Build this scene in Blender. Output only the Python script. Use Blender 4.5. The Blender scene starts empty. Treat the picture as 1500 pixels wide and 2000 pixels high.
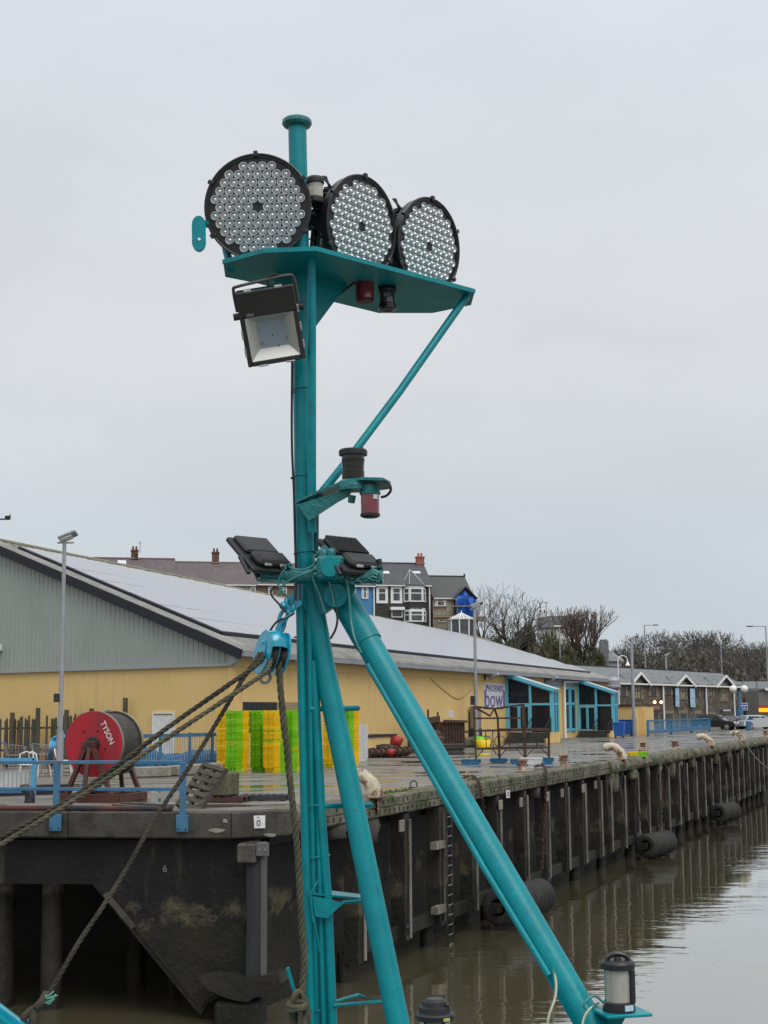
import bpy, math, random
from mathutils import Vector as V, Matrix
rnd = random.Random(11)
SC = bpy.context.scene
COL = SC.collection
PI = math.pi
# ------------------------------------------------------------------ camera
F = 2850.0; CAMH = 2.15; PITCH = math.atan(390 / F); ROLL = 0.008
_f = V((0, math.cos(PITCH), math.sin(PITCH))); _r = V((1, 0, 0)); _u = _r.cross(_f)
CR = _r * math.cos(ROLL) - _u * math.sin(ROLL)
CU = _u * math.cos(ROLL) + _r * math.sin(ROLL)
CP = V((0, 0, CAMH))
cam = bpy.data.cameras.new('camera'); camo = bpy.data.objects.new('camera', cam); COL.objects.link(camo)
cam.sensor_fit = 'VERTICAL'; cam.sensor_height = 24.0; cam.lens = 24.0 * F / 2000.0
cam.clip_start = 0.1; cam.clip_end = 4000
M3 = Matrix((CR, CU, -_f)).transposed()
camo.matrix_world = Matrix.Translation(CP) @ M3.to_4x4()
SC.camera = camo
# ------------------------------------------------------------------ light
SUN_EL, SUN_AZ = math.radians(52), math.radians(150)      # azimuth as a bearing: behind the camera, to the right
w = bpy.data.worlds.new('World'); SC.world = w; w.use_nodes = True
nt = w.node_tree; nt.nodes.clear()
def wn(t, **k):
    n = nt.nodes.new(t)
    for a, b in k.items(): setattr(n, a, b)
    return n
wo = wn('ShaderNodeOutputWorld'); mixs = wn('ShaderNodeMixShader')
sky = wn('ShaderNodeTexSky', sky_type='NISHITA'); sky.sun_disc = False
sky.sun_elevation = SUN_EL; sky.sun_rotation = SUN_AZ; sky.air_density = 1.0; sky.dust_density = 3.0
bg1 = wn('ShaderNodeBackground'); bg1.inputs[1].default_value = 0.06
bg2 = wn('ShaderNodeBackground'); bg2.inputs[1].default_value = 1.0
nt.links.new(sky.outputs[0], bg1.inputs[0])
tc = wn('ShaderNodeTexCoord'); sep = wn('ShaderNodeSeparateXYZ'); nt.links.new(tc.outputs['Generated'], sep.inputs[0])
ramp = wn('ShaderNodeValToRGB'); nt.links.new(sep.outputs[2], ramp.inputs[0])
cr = ramp.color_ramp; cr.interpolation = 'EASE'           # an overcast dome: a little brighter towards the zenith
cr.elements[0].position = 0.0; cr.elements[0].color = (0.56, 0.62, 0.67, 1)
cr.elements[1].position = 1.0; cr.elements[1].color = (1.46, 1.50, 1.56, 1)
for p, c in ((0.10, (0.575, 0.63, 0.675)), (0.24, (0.655, 0.678, 0.705)), (0.45, (0.675, 0.712, 0.76)), (0.7, (1.06, 1.10, 1.15))):
    e = cr.elements.new(p); e.color = (*c, 1)
cn = wn('ShaderNodeTexNoise'); cn.inputs['Scale'].default_value = 2.2; cn.inputs['Detail'].default_value = 5
mp = wn('ShaderNodeMapping'); mp.inputs['Scale'].default_value = (1, 1, 2.6)
nt.links.new(tc.outputs['Generated'], mp.inputs[0]); nt.links.new(mp.outputs[0], cn.inputs['Vector'])
mr = wn('ShaderNodeMapRange'); mr.inputs[1].default_value = 0.3; mr.inputs[2].default_value = 0.7
mr.inputs[3].default_value = 0.90; mr.inputs[4].default_value = 1.08
nt.links.new(cn.outputs[0], mr.inputs[0])
vm = wn('ShaderNodeVectorMath', operation='SCALE'); nt.links.new(ramp.outputs[0], vm.inputs[0]); nt.links.new(mr.outputs[0], vm.inputs['Scale'])
nt.links.new(vm.outputs[0], bg2.inputs[0])
mixs.inputs[0].default_value = 0.93
nt.links.new(bg1.outputs[0], mixs.inputs[1]); nt.links.new(bg2.outputs[0], mixs.inputs[2]); nt.links.new(mixs.outputs[0], wo.inputs[0])
sl = bpy.data.lights.new('sun', 'SUN'); sl.energy = 1.4; sl.angle = math.radians(40); sl.color = (1.0, 0.97, 0.93)
so = bpy.data.objects.new('sun', sl); COL.objects.link(so)
sd = V((math.sin(SUN_AZ) * math.cos(SUN_EL), math.cos(SUN_AZ) * math.cos(SUN_EL), math.sin(SUN_EL)))
so.rotation_euler = sd.to_track_quat('Z', 'Y').to_euler(); so.location = (0, -20, 40)
vs = SC.view_settings; vs.view_transform = 'Standard'; vs.look = 'None'; vs.exposure = 0.14; vs.gamma = 1.0
# ------------------------------------------------------------------ surveying helpers: a sight line of the photograph met with a known plane
def ray(px, py): return _f + CR * ((px - 750) / F) + CU * ((1000 - py) / F)
def G(px, py, z=0.0):
    d = ray(px, py); return CP + d * ((z - CAMH) / d.z)
def P(px, py, Y):
    d = ray(px, py); return CP + d * (Y / d.y)
def HIT(px, py, p0, n):
    d = ray(px, py); return CP + d * ((V(p0) - CP).dot(n) / d.dot(n))
# ------------------------------------------------------------------ mesh helpers
X, Y_, Z = V((1, 0, 0)), V((0, 1, 0)), V((0, 0, 1))
def frame(d, up=Z):
    d = d.normalized()
    if abs(d.dot(up)) > 0.98: up = X if abs(d.x) < 0.9 else Y_
    a = up.cross(d).normalized(); b = d.cross(a)
    return a, b
def basis(x, y, z, o=(0, 0, 0)):
    m = Matrix((x, y, z)).transposed().to_4x4(); m.translation = V(o); return m
class MB:
    def __init__(s): s.v = []; s.f = []; s.m = []; s.s = []
    def add(s, vs, fs, mi=0, sm=False):
        o = len(s.v); s.v.extend([tuple(p) for p in vs])
        for f in fs: s.f.append([i + o for i in f]); s.m.append(mi); s.s.append(sm)
    def box(s, c, size, M=None, mi=0, bev=0.0):
        hx, hy, hz = size[0] / 2, size[1] / 2, size[2] / 2; c = V(c)
        def T(p): p = V(p); return (M @ p if M is not None else p) + c
        if bev <= 0:
            vs = [T((sx * hx, sy * hy, sz * hz)) for sz in (-1, 1) for sy in (-1, 1) for sx in (-1, 1)]
            s.add(vs, [(0, 2, 3, 1), (4, 5, 7, 6), (0, 1, 5, 4), (2, 6, 7, 3), (0, 4, 6, 2), (1, 3, 7, 5)], mi)
        else:
            b = min(bev, hx * .9, hy * .9, hz * .9); vs = []; idx = {}
            for sx in (-1, 1):
                for sy in (-1, 1):
                    for sz in (-1, 1):
                        for ax in range(3):
                            p = [sx * (hx - b), sy * (hy - b), sz * (hz - b)]
                            p[ax] = (sx * hx, sy * hy, sz * hz)[ax]
                            idx[(sx, sy, sz, ax)] = len(vs); vs.append(T(p))
            fs = []
            def q(*k):
                f = [idx[i] for i in k]; n = (vs[f[1]] - vs[f[0]]).cross(vs[f[2]] - vs[f[0]])
                cc = sum((vs[i] for i in f), V()) / len(f) - c
                fs.append(f if n.dot(cc) > 0 else f[::-1])
            for a in (-1, 1):
                q((a, -1, -1, 0), (a, 1, -1, 0), (a, 1, 1, 0), (a, -1, 1, 0))
                q((-1, a, -1, 1), (1, a, -1, 1), (1, a, 1, 1), (-1, a, 1, 1))
                q((-1, -1, a, 2), (1, -1, a, 2), (1, 1, a, 2), (-1, 1, a, 2))
                for b2 in (-1, 1):
                    q((a, b2, -1, 0), (a, b2, 1, 0), (a, b2, 1, 1), (a, b2, -1, 1))
                    q((a, -1, b2, 0), (a, 1, b2, 0), (a, 1, b2, 2), (a, -1, b2, 2))
                    q((-1, a, b2, 1), (1, a, b2, 1), (1, a, b2, 2), (-1, a, b2, 2))
                    for c2 in (-1, 1): q((a, b2, c2, 0), (a, b2, c2, 1), (a, b2, c2, 2))
            s.add(vs, fs, mi)
        return s
    def bar(s, p0, p1, w, h, mi=0, up=Z, bev=0.0, ext=0.0):
        p0, p1 = V(p0), V(p1); d = p1 - p0; a, b = frame(d, up)
        M = Matrix((a, b, d.normalized())).transposed()
        return s.box((p0 + p1) / 2, (w, h, d.length + 2 * ext), M, mi, bev)
    def cyl(s, p0, p1, r0, r1=None, n=12, mi=0, caps=True, sm=True):
        p0, p1 = V(p0), V(p1); r1 = r0 if r1 is None else r1; a, b = frame(p1 - p0)
        vs = []
        for p, r in ((p0, r0), (p1, r1)):
            for i in range(n):
                t = 2 * PI * i / n; vs.append(p + a * (r * math.cos(t)) + b * (r * math.sin(t)))
        s.add(vs, [(i, (i + 1) % n, n + (i + 1) % n, n + i) for i in range(n)], mi, sm)
        if caps:
            s.add(vs[:n], [tuple(range(n))[::-1]], mi); s.add(vs[n:], [tuple(range(n))], mi)
        return s
    def tube(s, path, r, n=8, mi=0, closed=False, caps=True):
        path = [V(p) for p in path]; k = len(path); vs = []; pa = None
        for i, p in enumerate(path):
            if closed: d = path[(i + 1) % k] - path[i - 1]
            else: d = path[min(i + 1, k - 1)] - path[max(i - 1, 0)]
            if d.length < 1e-9: d = V((0, 0, 1))
            d.normalize()
            if pa is None: a, b = frame(d)
            else:
                a = pa - d * pa.dot(d)
                a = a.normalized() if a.length > 1e-6 else frame(d)[0]
                b = d.cross(a)
            pa = a; rr = r[i] if isinstance(r, (list, tuple)) else r
            for j in range(n):
                t = 2 * PI * j / n; vs.append(p + a * (rr * math.cos(t)) + b * (rr * math.sin(t)))
        fs = []
        for i in range(k if closed else k - 1):
            o, o2 = i * n, ((i + 1) % k) * n
            for j in range(n): fs.append((o + j, o + (j + 1) % n, o2 + (j + 1) % n, o2 + j))
        s.add(vs, fs, mi, True)
        if caps and not closed:
            s.add(vs[:n], [tuple(range(n))[::-1]], mi); s.add(vs[-n:], [tuple(range(n))], mi)
        return s
    def lathe(s, prof, M=None, n=24, mi=0, sm=True):
        M = M or Matrix(); vs = []
        for r, z in prof:
            for i in range(n):
                t = 2 * PI * i / n; vs.append(M @ V((r * math.cos(t), r * math.sin(t), z)))
        k = len(prof)
        for j in range(k - 1):
            fs = [(j * n + i, j * n + (i + 1) % n, (j + 1) * n + (i + 1) % n, (j + 1) * n + i) for i in range(n)]
            flat = abs(prof[j][1] - prof[j + 1][1]) < 1e-6
            sub = vs[j * n:(j + 2) * n]
            s.add(sub, [(i, (i + 1) % n, n + (i + 1) % n, n + i) for i in range(n)], mi, sm and not flat)
        if prof[0][0] > 1e-6: s.add(vs[:n], [tuple(range(n))[::-1]], mi)
        if prof[-1][0] > 1e-6: s.add(vs[-n:], [tuple(range(n))], mi)
        return s
    def slathe(s, prof, M=None, n=24, mi=0):              # continuous smooth lathe
        M = M or Matrix(); vs = []
        for r, z in prof:
            for i in range(n):
                t = 2 * PI * i / n; vs.append(M @ V((max(r, 1e-5) * math.cos(t), max(r, 1e-5) * math.sin(t), z)))
        fs = [(j * n + i, j * n + (i + 1) % n, (j + 1) * n + (i + 1) % n, (j + 1) * n + i) for j in range(len(prof) - 1) for i in range(n)]
        s.add(vs, fs, mi, True); return s
    def prism(s, poly, vec, mi=0):
        poly = [V(p) for p in poly]; vec = V(vec); n = len(poly)
        nn = V()
        for i in range(n): nn += poly[i].cross(poly[(i + 1) % n])
        if nn.dot(vec) > 0: poly = poly[::-1]
        vs = poly + [p + vec for p in poly]
        fs = [tuple(range(n)), tuple(range(2 * n - 1, n - 1, -1))] + [(i, n + i, n + (i + 1) % n, (i + 1) % n) for i in range(n)]
        s.add(vs, fs, mi); return s
    def quad(s, a, b, c, d, mi=0): s.add([a, b, c, d], [(0, 1, 2, 3)], mi); return s
    def mesh(s, name, mats, off=None):
        me = bpy.data.meshes.new(name)
        vv = s.v if off is None else [(x - off[0], y - off[1], z - off[2]) for x, y, z in s.v]
        me.from_pydata(vv, [], s.f)
        for m in (mats if isinstance(mats, (list, tuple)) else [mats]): me.materials.append(m)
        me.polygons.foreach_set('material_index', s.m); me.polygons.foreach_set('use_smooth', s.s)
        me.update(); return me
    def part(s, name, mats, parent, local=False, label=None):       # a child mesh of a thing
        off = None
        if not local:
            o = parent; off = V((0, 0, 0))
            while o is not None: off += V(o.location); o = o.parent
        ob = bpy.data.objects.new(name, s.mesh(name, mats, off)); COL.objects.link(ob); ob.parent = parent
        if label: ob['label'] = label
        return ob
    def thing(s, name, mats, label, cat, group=None, loc=None):     # a thing made of one mesh
        if loc is None:
            zs = min(p[2] for p in s.v); n = len(s.v)
            loc = V((sum(p[0] for p in s.v) / n, sum(p[1] for p in s.v) / n, zs))
        ob = bpy.data.objects.new(name, s.mesh(name, mats, loc)); COL.objects.link(ob); ob.location = loc
        return tag(ob, label, cat, group)
    def struct(s, name, mats, kind='structure'):
        ob = bpy.data.objects.new(name, s.mesh(name, mats)); COL.objects.link(ob); ob['kind'] = kind; return ob
def tag(o, label, cat, group=None):
    o['label'] = label; o['category'] = cat
    if group: o['group'] = group
    return o
def empty(name, loc, label, cat, group=None, rot=None):
    o = bpy.data.objects.new(name, None); COL.objects.link(o); o.location = V(loc); o.empty_display_size = 0.2
    if rot is not None: o.rotation_euler = rot
    return tag(o, label, cat, group)
def child_copy(src, parent):
    c = src.copy(); COL.objects.link(c); c.parent = parent
    for ch in src.children: child_copy(ch, c)
    return c
def dup(src, loc, rot=None, scale=None, label=None):
    c = src.copy(); COL.objects.link(c); c.location = V(loc)
    if rot is not None: c.rotation_euler = rot
    if scale is not None: c.scale = (scale,) * 3 if not hasattr(scale, '__len__') else scale
    if label: c['label'] = label
    for ch in src.children: child_copy(ch, c)
    return c
def text_mesh(body, size, M, extr=0.002):                           # flat lettering as MB; M maps x right, y up, z out
    cu = bpy.data.curves.new('lettering', 'FONT'); cu.body = body; cu.size = size; cu.extrude = extr
    cu.align_x = 'CENTER'; cu.align_y = 'CENTER'; cu.resolution_u = 3
    to = bpy.data.objects.new('lettering', cu); COL.objects.link(to)
    me = bpy.data.meshes.new_from_object(to.evaluated_get(bpy.context.evaluated_depsgraph_get()))
    b = MB(); b.add([M @ v.co for v in me.vertices], [tuple(p.vertices) for p in me.polygons])
    bpy.data.objects.remove(to); bpy.data.curves.remove(cu); bpy.data.meshes.remove(me)
    return b
def bez(p0, p1, p2, n=10):
    p0, p1, p2 = V(p0), V(p1), V(p2)
    return [p0 * (1 - t) ** 2 + p1 * (2 * t * (1 - t)) + p2 * t * t for t in [i / n for i in range(n + 1)]]
def smooth_path(pts, k=5):                                          # Catmull-Rom through points
    pts = [V(p) for p in pts]; out = []
    for i in range(len(pts) - 1):
        a, b, c, d = pts[max(i - 1, 0)], pts[i], pts[i + 1], pts[min(i + 2, len(pts) - 1)]
        for j in range(k):
            t = j / k
            out.append(0.5 * ((2 * b) + (c - a) * t + (2 * a - 5 * b + 4 * c - d) * t * t + (3 * b - a - 3 * c + d) * t ** 3))
    return out + [pts[-1]]
# ------------------------------------------------------------------ materials
def mat(name, col, rough=0.6, metal=0.0, col2=None, scale=3.0, lo=0.35, hi=0.65, dirt=None, dscale=1.5, dlo=0.5, dhi=0.7, stretch=(1, 1, 1), dstretch=(1, 1, 1),
        bump=0.0, bscale=40.0, rough2=None, spec=0.5, coat=0.0, trans=0.0, ior=1.45, emit=None, estr=0.0, alpha=1.0, dmax=1.0, bdist=0.02):
    m = bpy.data.materials.new(name); m.use_nodes = True; t = m.node_tree; L = t.links.new; N = t.nodes.new
    b = t.nodes['Principled BSDF']
    b.inputs['Base Color'].default_value = (*col, 1); b.inputs['Roughness'].default_value = rough
    b.inputs['Metallic'].default_value = metal; b.inputs['Specular IOR Level'].default_value = spec
    b.inputs['Coat Weight'].default_value = coat; b.inputs['Coat Roughness'].default_value = 0.08
    b.inputs['Transmission Weight'].default_value = trans; b.inputs['IOR'].default_value = ior; b.inputs['Alpha'].default_value = alpha
    if emit: b.inputs['Emission Color'].default_value = (*emit, 1); b.inputs['Emission Strength'].default_value = estr
    geo = N('ShaderNodeNewGeometry')
    def noise(sc, st, det=5, rgh=0.6):
        mpn = N('ShaderNodeMapping'); mpn.inputs['Scale'].default_value = st; L(geo.outputs['Position'], mpn.inputs[0])
        n = N('ShaderNodeTexNoise'); n.inputs['Scale'].default_value = sc; n.inputs['Detail'].default_value = det; n.inputs['Roughness'].default_value = rgh
        L(mpn.outputs[0], n.inputs['Vector']); return n.outputs[0]
    def rng(src, a, c, o0=0.0, o1=1.0):
        r = N('ShaderNodeMapRange'); r.inputs[1].default_value = a; r.inputs[2].default_value = c; r.inputs[3].default_value = o0; r.inputs[4].default_value = o1
        L(src, r.inputs[0]); return r.outputs[0]
    cur = None
    if col2 is not None:
        fac = rng(noise(scale, stretch), lo, hi)
        mx = N('ShaderNodeMix'); mx.data_type = 'RGBA'; L(fac, mx.inputs[0]); mx.inputs[6].default_value = (*col, 1); mx.inputs[7].default_value = (*col2, 1)
        cur = mx.outputs[2]
        if rough2 is not None: L(rng(noise(scale, stretch), lo, hi, rough, rough2), b.inputs['Roughness'])
    if dirt is not None:
        fac = rng(noise(dscale, dstretch, 7, 0.65), dlo, dhi, 0, dmax)
        mx = N('ShaderNodeMix'); mx.data_type = 'RGBA'; L(fac, mx.inputs[0])
        if cur is not None: L(cur, mx.inputs[6])
        else: mx.inputs[6].default_value = (*col, 1)
        mx.inputs[7].default_value = (*dirt, 1); cur = mx.outputs[2]
    if cur is not None: L(cur, b.inputs['Base Color'])
    if bump > 0:
        bp = N('ShaderNodeBump'); bp.inputs['Strength'].default_value = bump; bp.inputs['Distance'].default_value = bdist
        L(noise(bscale, (1, 1, 1), 4), bp.inputs['Height']); L(bp.outputs[0], b.inputs['Normal'])
    return m
def glossy_lens(name, col, rough=0.12):
    return mat(name, col, rough, 0.0, spec=0.8, coat=0.6)
teal = mat('teal_paint', (0.0, 0.185, 0.215), 0.40, 0, (0.0, 0.235, 0.265), 9, coat=0.12, spec=0.3, bump=0.55, bscale=48, dirt=(0.075, 0.07, 0.05), dscale=11, dlo=0.675, dhi=0.72, dmax=0.7, bdist=0.004)
teal_lump = mat('teal_thick_paint', (0.0, 0.12, 0.13), 0.3, 0, (0.002, 0.185, 0.19), 12, coat=0.35, bump=0.9, bscale=45, bdist=0.012)
blue_paint = mat('bright_blue_paint', (0.0, 0.30, 0.44), 0.16, 0, (0.0, 0.24, 0.36), 20, coat=1.0, bump=0.4, bscale=60, bdist=0.004)
black = mat('black_housing', (0.012, 0.012, 0.014), 0.45, 0, (0.02, 0.02, 0.022), 15)
black_gloss = mat('black_gloss', (0.01, 0.01, 0.013), 0.2, coat=0.3)
dark_metal = mat('dark_aluminium', (0.018, 0.02, 0.024), 0.5, 0.3, (0.045, 0.045, 0.045), 9, bump=0.2, bscale=90, bdist=0.002)
lensm = mat('led_lens', (0.66, 0.68, 0.68), 0.22, 0.7, spec=0.6, coat=0.5, col2=(0.50, 0.53, 0.53), scale=38, lo=.3, hi=.7)
lens_rim = mat('lens_rim', (0.50, 0.52, 0.54), 0.35, 0.4)
clip_metal = mat('clip_steel', (0.5, 0.5, 0.5), 0.35, 0.8, (0.3, 0.28, 0.26), 60)
reflector = mat('reflector', (0.55, 0.55, 0.51), 0.3, 0.6)
led_panel = mat('led_panel', (0.3, 0.35, 0.42), 0.35, 0, (0.26, 0.3, 0.37), 300)
red_lens = mat('red_lens', (0.20, 0.008, 0.014), 0.15, coat=0.8, spec=0.7, col2=(0.13, 0.006, 0.012), scale=9)
smoke_lens = mat('smoked_lens', (0.026, 0.028, 0.020), 0.2, coat=0.12, spec=0.3, col2=(0.012, 0.013, 0.012), scale=8, stretch=(0.1, 0.1, 1))
clear_lens = mat('clear_lens', (0.62, 0.61, 0.55), 0.1, trans=0.45, ior=1.1)
grey_lens = mat('grey_lens', (0.34, 0.33, 0.28), 0.15, coat=0.9, spec=0.8, col2=(0.24, 0.235, 0.2), scale=5, stretch=(4, 4, 1))
white_band = mat('white_band', (0.6, 0.57, 0.48), 0.5, dirt=(0.25, 0.2, 0.14), dscale=40, dlo=0.5, dhi=0.6)
cable_black = mat('cable_black', (0.012, 0.012, 0.014), 0.4)
cable_teal = mat('painted_cable', (0.015, 0.13, 0.13), 0.35, 0, (0.03, 0.19, 0.18), 30, coat=0.3)
rope_m = mat('rope_fibre', (0.115, 0.098, 0.06), 0.9, 0, (0.06, 0.055, 0.035), 14, bump=0.8, bscale=160, bdist=0.006)
rope_dark = mat('rope_fibre_weathered', (0.062, 0.052, 0.034), 0.9, 0, (0.025, 0.024, 0.018), 9, bump=0.8, bscale=160, bdist=0.006)
twine_green = mat('green_twine', (0.10, 0.30, 0.22), 0.8)
conc = mat('weathered_concrete', (0.072, 0.066, 0.054), 0.85, 0, (0.038, 0.036, 0.03), 0.9, dirt=(0.025, 0.024, 0.02), dscale=2.2, dlo=0.5, dhi=0.68, bump=0.7, bscale=14, bdist=0.03)
conc_light = mat('pale_concrete', (0.30, 0.28, 0.235), 0.9, 0, (0.19, 0.175, 0.14), 3, bump=0.8, bscale=16, bdist=0.03)
conc_moss = mat('mossy_concrete', (0.16, 0.145, 0.11), 0.9, 0, (0.085, 0.08, 0.06), 1.3, dirt=(0.05, 0.07, 0.02), dscale=1.6, dlo=0.5, dhi=0.62, bump=0.9, bscale=10, bdist=0.05)
wall_dark = mat('tidal_wall', (0.013, 0.0115, 0.011), 0.6, 0, (0.005, 0.005, 0.0055), 0.7, spec=0.3, dirt=(0.07, 0.064, 0.05), dscale=1.3, dlo=0.58, dhi=0.76, dmax=0.55, dstretch=(1.4, 1.4, 0.7), bump=0.6, bscale=7, bdist=0.03)
algae = mat('algae_wall', (0.013, 0.014, 0.010), 0.6, 0, (0.04, 0.034, 0.02), 0.6, dirt=(0.012, 0.013, 0.011), dscale=0.9, bump=0.6, bscale=7, bdist=0.03)
timber_wet = mat('wet_timber', (0.050, 0.045, 0.037), 0.6, 0, (0.02, 0.018, 0.016), 1.1, stretch=(3, 3, 0.5), dirt=(0.11, 0.10, 0.08), dscale=2.0, dlo=0.57, dhi=0.72, dstretch=(3, 3, 0.3), bump=0.7, bscale=12, bdist=0.02)
timber_pale = mat('pale_timber', (0.24, 0.225, 0.19), 0.75, 0, (0.12, 0.11, 0.085), 1.4, stretch=(3, 3, 0.4), dirt=(0.05, 0.047, 0.04), dscale=1.4, dlo=0.5, dhi=0.7, bump=0.6, bscale=14, bdist=0.02)
timber_fence = mat('weathered_fence', (0.10, 0.085, 0.062), 0.85, 0, (0.06, 0.053, 0.04), 2.0, stretch=(4, 4, 0.5), dirt=(0.045, 0.05, 0.03), dscale=1.6, bump=0.4, bscale=20)
rubber = mat('tyre_rubber', (0.014, 0.014, 0.014), 0.75, 0, (0.035, 0.033, 0.03), 1.8, bump=0.5, bscale=20)
rust = mat('rusty_steel', (0.085, 0.042, 0.028), 0.85, 0, (0.03, 0.02, 0.016), 3.5, dirt=(0.14, 0.06, 0.03), dscale=6, dlo=0.55, dhi=0.7, bump=0.7, bscale=30)
rust_pale = mat('rust_pink', (0.26, 0.15, 0.11), 0.85, 0, (0.15, 0.075, 0.05), 6, dirt=(0.42, 0.36, 0.28), dscale=5, dlo=0.52, dhi=0.62, bump=0.6, bscale=30)
cream = mat('flaking_cream_paint', (0.54, 0.49, 0.38), 0.6, 0, (0.40, 0.34, 0.24), 3, dirt=(0.14, 0.065, 0.035), dscale=4.0, dlo=0.50, dhi=0.6, bump=0.5, bscale=18)
red_steel = mat('red_oxide_steel', (0.10, 0.030, 0.022), 0.6, 0, (0.06, 0.025, 0.02), 4, dirt=(0.05, 0.022, 0.018), dscale=5, bump=0.4, bscale=30)
red_disc = mat('faded_red_board', (0.44, 0.012, 0.026), 0.6, 0, (0.27, 0.018, 0.026), 1.4, stretch=(2.5, 2.5, 0.5), dirt=(0.11, 0.04, 0.035), dscale=2.6, dlo=0.52, dhi=0.7, dstretch=(3, 3, 0.4), bump=0.3, bscale=30)
drum_wood = mat('drum_timber', (0.06, 0.054, 0.044), 0.8, 0, (0.03, 0.028, 0.024), 3, stretch=(1, 1, 4), bump=0.5, bscale=30)
white_paint = mat('white_paint', (0.72, 0.72, 0.70), 0.55, 0, (0.58, 0.58, 0.56), 3, dirt=(0.33, 0.32, 0.28), dscale=2.5, dlo=0.58, dhi=0.75)
letter_white = mat('lettering_white', (0.78, 0.76, 0.74), 0.7)
letter_black = mat('lettering_black', (0.012, 0.012, 0.012), 0.7)
rail_blue = mat('railing_blue', (0.035, 0.125, 0.24), 0.55, 0, (0.055, 0.165, 0.28), 3, dirt=(0.10, 0.06, 0.045), dscale=6, dlo=0.58, dhi=0.68, bump=0.2, bscale=40)
galv = mat('galvanised_steel', (0.36, 0.37, 0.39), 0.5, 0.3, (0.28, 0.29, 0.31), 3)
yellow_wall = mat('yellow_render', (0.70, 0.49, 0.205), 0.85, 0, (0.65, 0.45, 0.18), 0.35, dirt=(0.40, 0.28, 0.13), dscale=0.9, dlo=0.52, dhi=0.82, dmax=0.5, dstretch=(1.6, 1.6, 0.22), bump=0.25, bscale=30)
clad = mat('sage_cladding', (0.315, 0.345, 0.315), 0.5, 0, (0.29, 0.318, 0.292), 0.5, dirt=(0.24, 0.26, 0.235), dscale=1.0, dmax=.5, dstretch=(1, 1, 0.3))
roof_sheet = mat('cement_roof_sheet', (0.30, 0.295, 0.28), 0.85, 0, (0.22, 0.215, 0.20), 0.8, dirt=(0.12, 0.115, 0.09), dscale=1.2, dlo=0.5, dhi=0.75)
roof_moss = mat('mossy_ridge', (0.16, 0.15, 0.075), 0.9, 0, (0.24, 0.23, 0.18), 2)
solar = mat('solar_glass', (0.15, 0.15, 0.185), 0.34, 0, (0.17, 0.17, 0.2), 0.7, spec=0.9, coat=1.0)
solar.node_tree.nodes['Principled BSDF'].inputs['Coat Roughness'].default_value = 0.25
dark_trim = mat('dark_trim', (0.012, 0.013, 0.02), 0.6)
grey_trim = mat('grey_trim', (0.26, 0.28, 0.31), 0.5, 0, (0.2, 0.215, 0.235), 0.6)
cyan_frame = mat('cyan_frame', (0.13, 0.46, 0.60), 0.4, 0, (0.11, 0.41, 0.55), 2)
glass_dark = mat('tinted_glass', (0.010, 0.013, 0.018), 0.06, spec=0.35, col2=(0.02, 0.022, 0.026), scale=0.8)
window_glass = mat('window_glass', (0.05, 0.055, 0.065), 0.05, spec=0.6, col2=(0.10, 0.10, 0.11), scale=0.9)
curtain = mat('curtain', (0.5, 0.48, 0.46), 0.8)
step_m = mat('dark_steps', (0.055, 0.052, 0.048), 0.8, 0, (0.035, 0.035, 0.03), 3)
sign_white = mat('sign_board', (0.66, 0.64, 0.70), 0.5)
sign_purple = mat('sign_purple', (0.145, 0.11, 0.27), 0.6)
crate_y = mat('crate_yellow', (0.88, 0.58, 0.0), 0.42, 0, (0.84, 0.60, 0.01), 5)
crate_g = mat('crate_green', (0.20, 0.56, 0.008), 0.42, 0, (0.26, 0.60, 0.015), 5)
crate_w = mat('crate_white', (0.66, 0.66, 0.64), 0.5)
crate_b = mat('crate_blue', (0.03, 0.13, 0.27), 0.5, 0, (0.05, 0.17, 0.32), 8)
bin_blue = mat('bin_blue', (0.015, 0.09, 0.36), 0.4, 0, (0.02, 0.11, 0.40), 2)
hose_blue = mat('blue_hose', (0.08, 0.32, 0.55), 0.5)
buoy_red = mat('buoy_red', (0.36, 0.018, 0.02), 0.5, 0, (0.27, 0.018, 0.018), 5)
tarp = mat('blue_tarpaulin', (0.010, 0.075, 0.38), 0.45, 0, (0.02, 0.11, 0.45), 3, bump=0.6, bscale=8, bdist=0.1)
slate = mat('slate_roof', (0.075, 0.078, 0.085), 0.75, 0, (0.058, 0.06, 0.067), 0.7, bump=0.4, bscale=6)
slate_purple = mat('purple_slate', (0.115, 0.095, 0.098), 0.8, 0, (0.095, 0.08, 0.083), 0.9, dirt=(0.15, 0.12, 0.12), dscale=1.5, bump=0.4, bscale=6)
slate_grey = mat('grey_slate', (0.155, 0.165, 0.172), 0.8, 0, (0.115, 0.123, 0.128), 1.6, dirt=(0.2, 0.21, 0.21), dscale=2.2, bump=0.6, bscale=5)
brick_m = mat('chimney_brick', (0.16, 0.075, 0.05), 0.9, 0, (0.09, 0.05, 0.04), 4)
brick_red = mat('red_brick', (0.33, 0.10, 0.07), 0.9, 0, (0.25, 0.085, 0.06), 5)
pebble_dark = mat('dark_pebbledash', (0.038, 0.035, 0.030), 0.95, 0, (0.06, 0.055, 0.048), 9, bump=0.5, bscale=20)
house_blue = mat('house_blue', (0.06, 0.22, 0.42), 0.8, 0, (0.05, 0.19, 0.37), 1)
house_cream = mat('house_cream', (0.42, 0.37, 0.27), 0.9, 0, (0.35, 0.31, 0.23), 1)
house_white = mat('house_white', (0.62, 0.62, 0.6), 0.85)
trim_white = mat('trim_white', (0.74, 0.74, 0.73), 0.5)
stone_m = None
scaffold = mat('scaffold_steel', (0.30, 0.29, 0.28), 0.5, 0.4, (0.22, 0.16, 0.12), 5)
bark = mat('tree_bark', (0.085, 0.075, 0.064), 0.95, 0, (0.125, 0.115, 0.10), 3)
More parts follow.
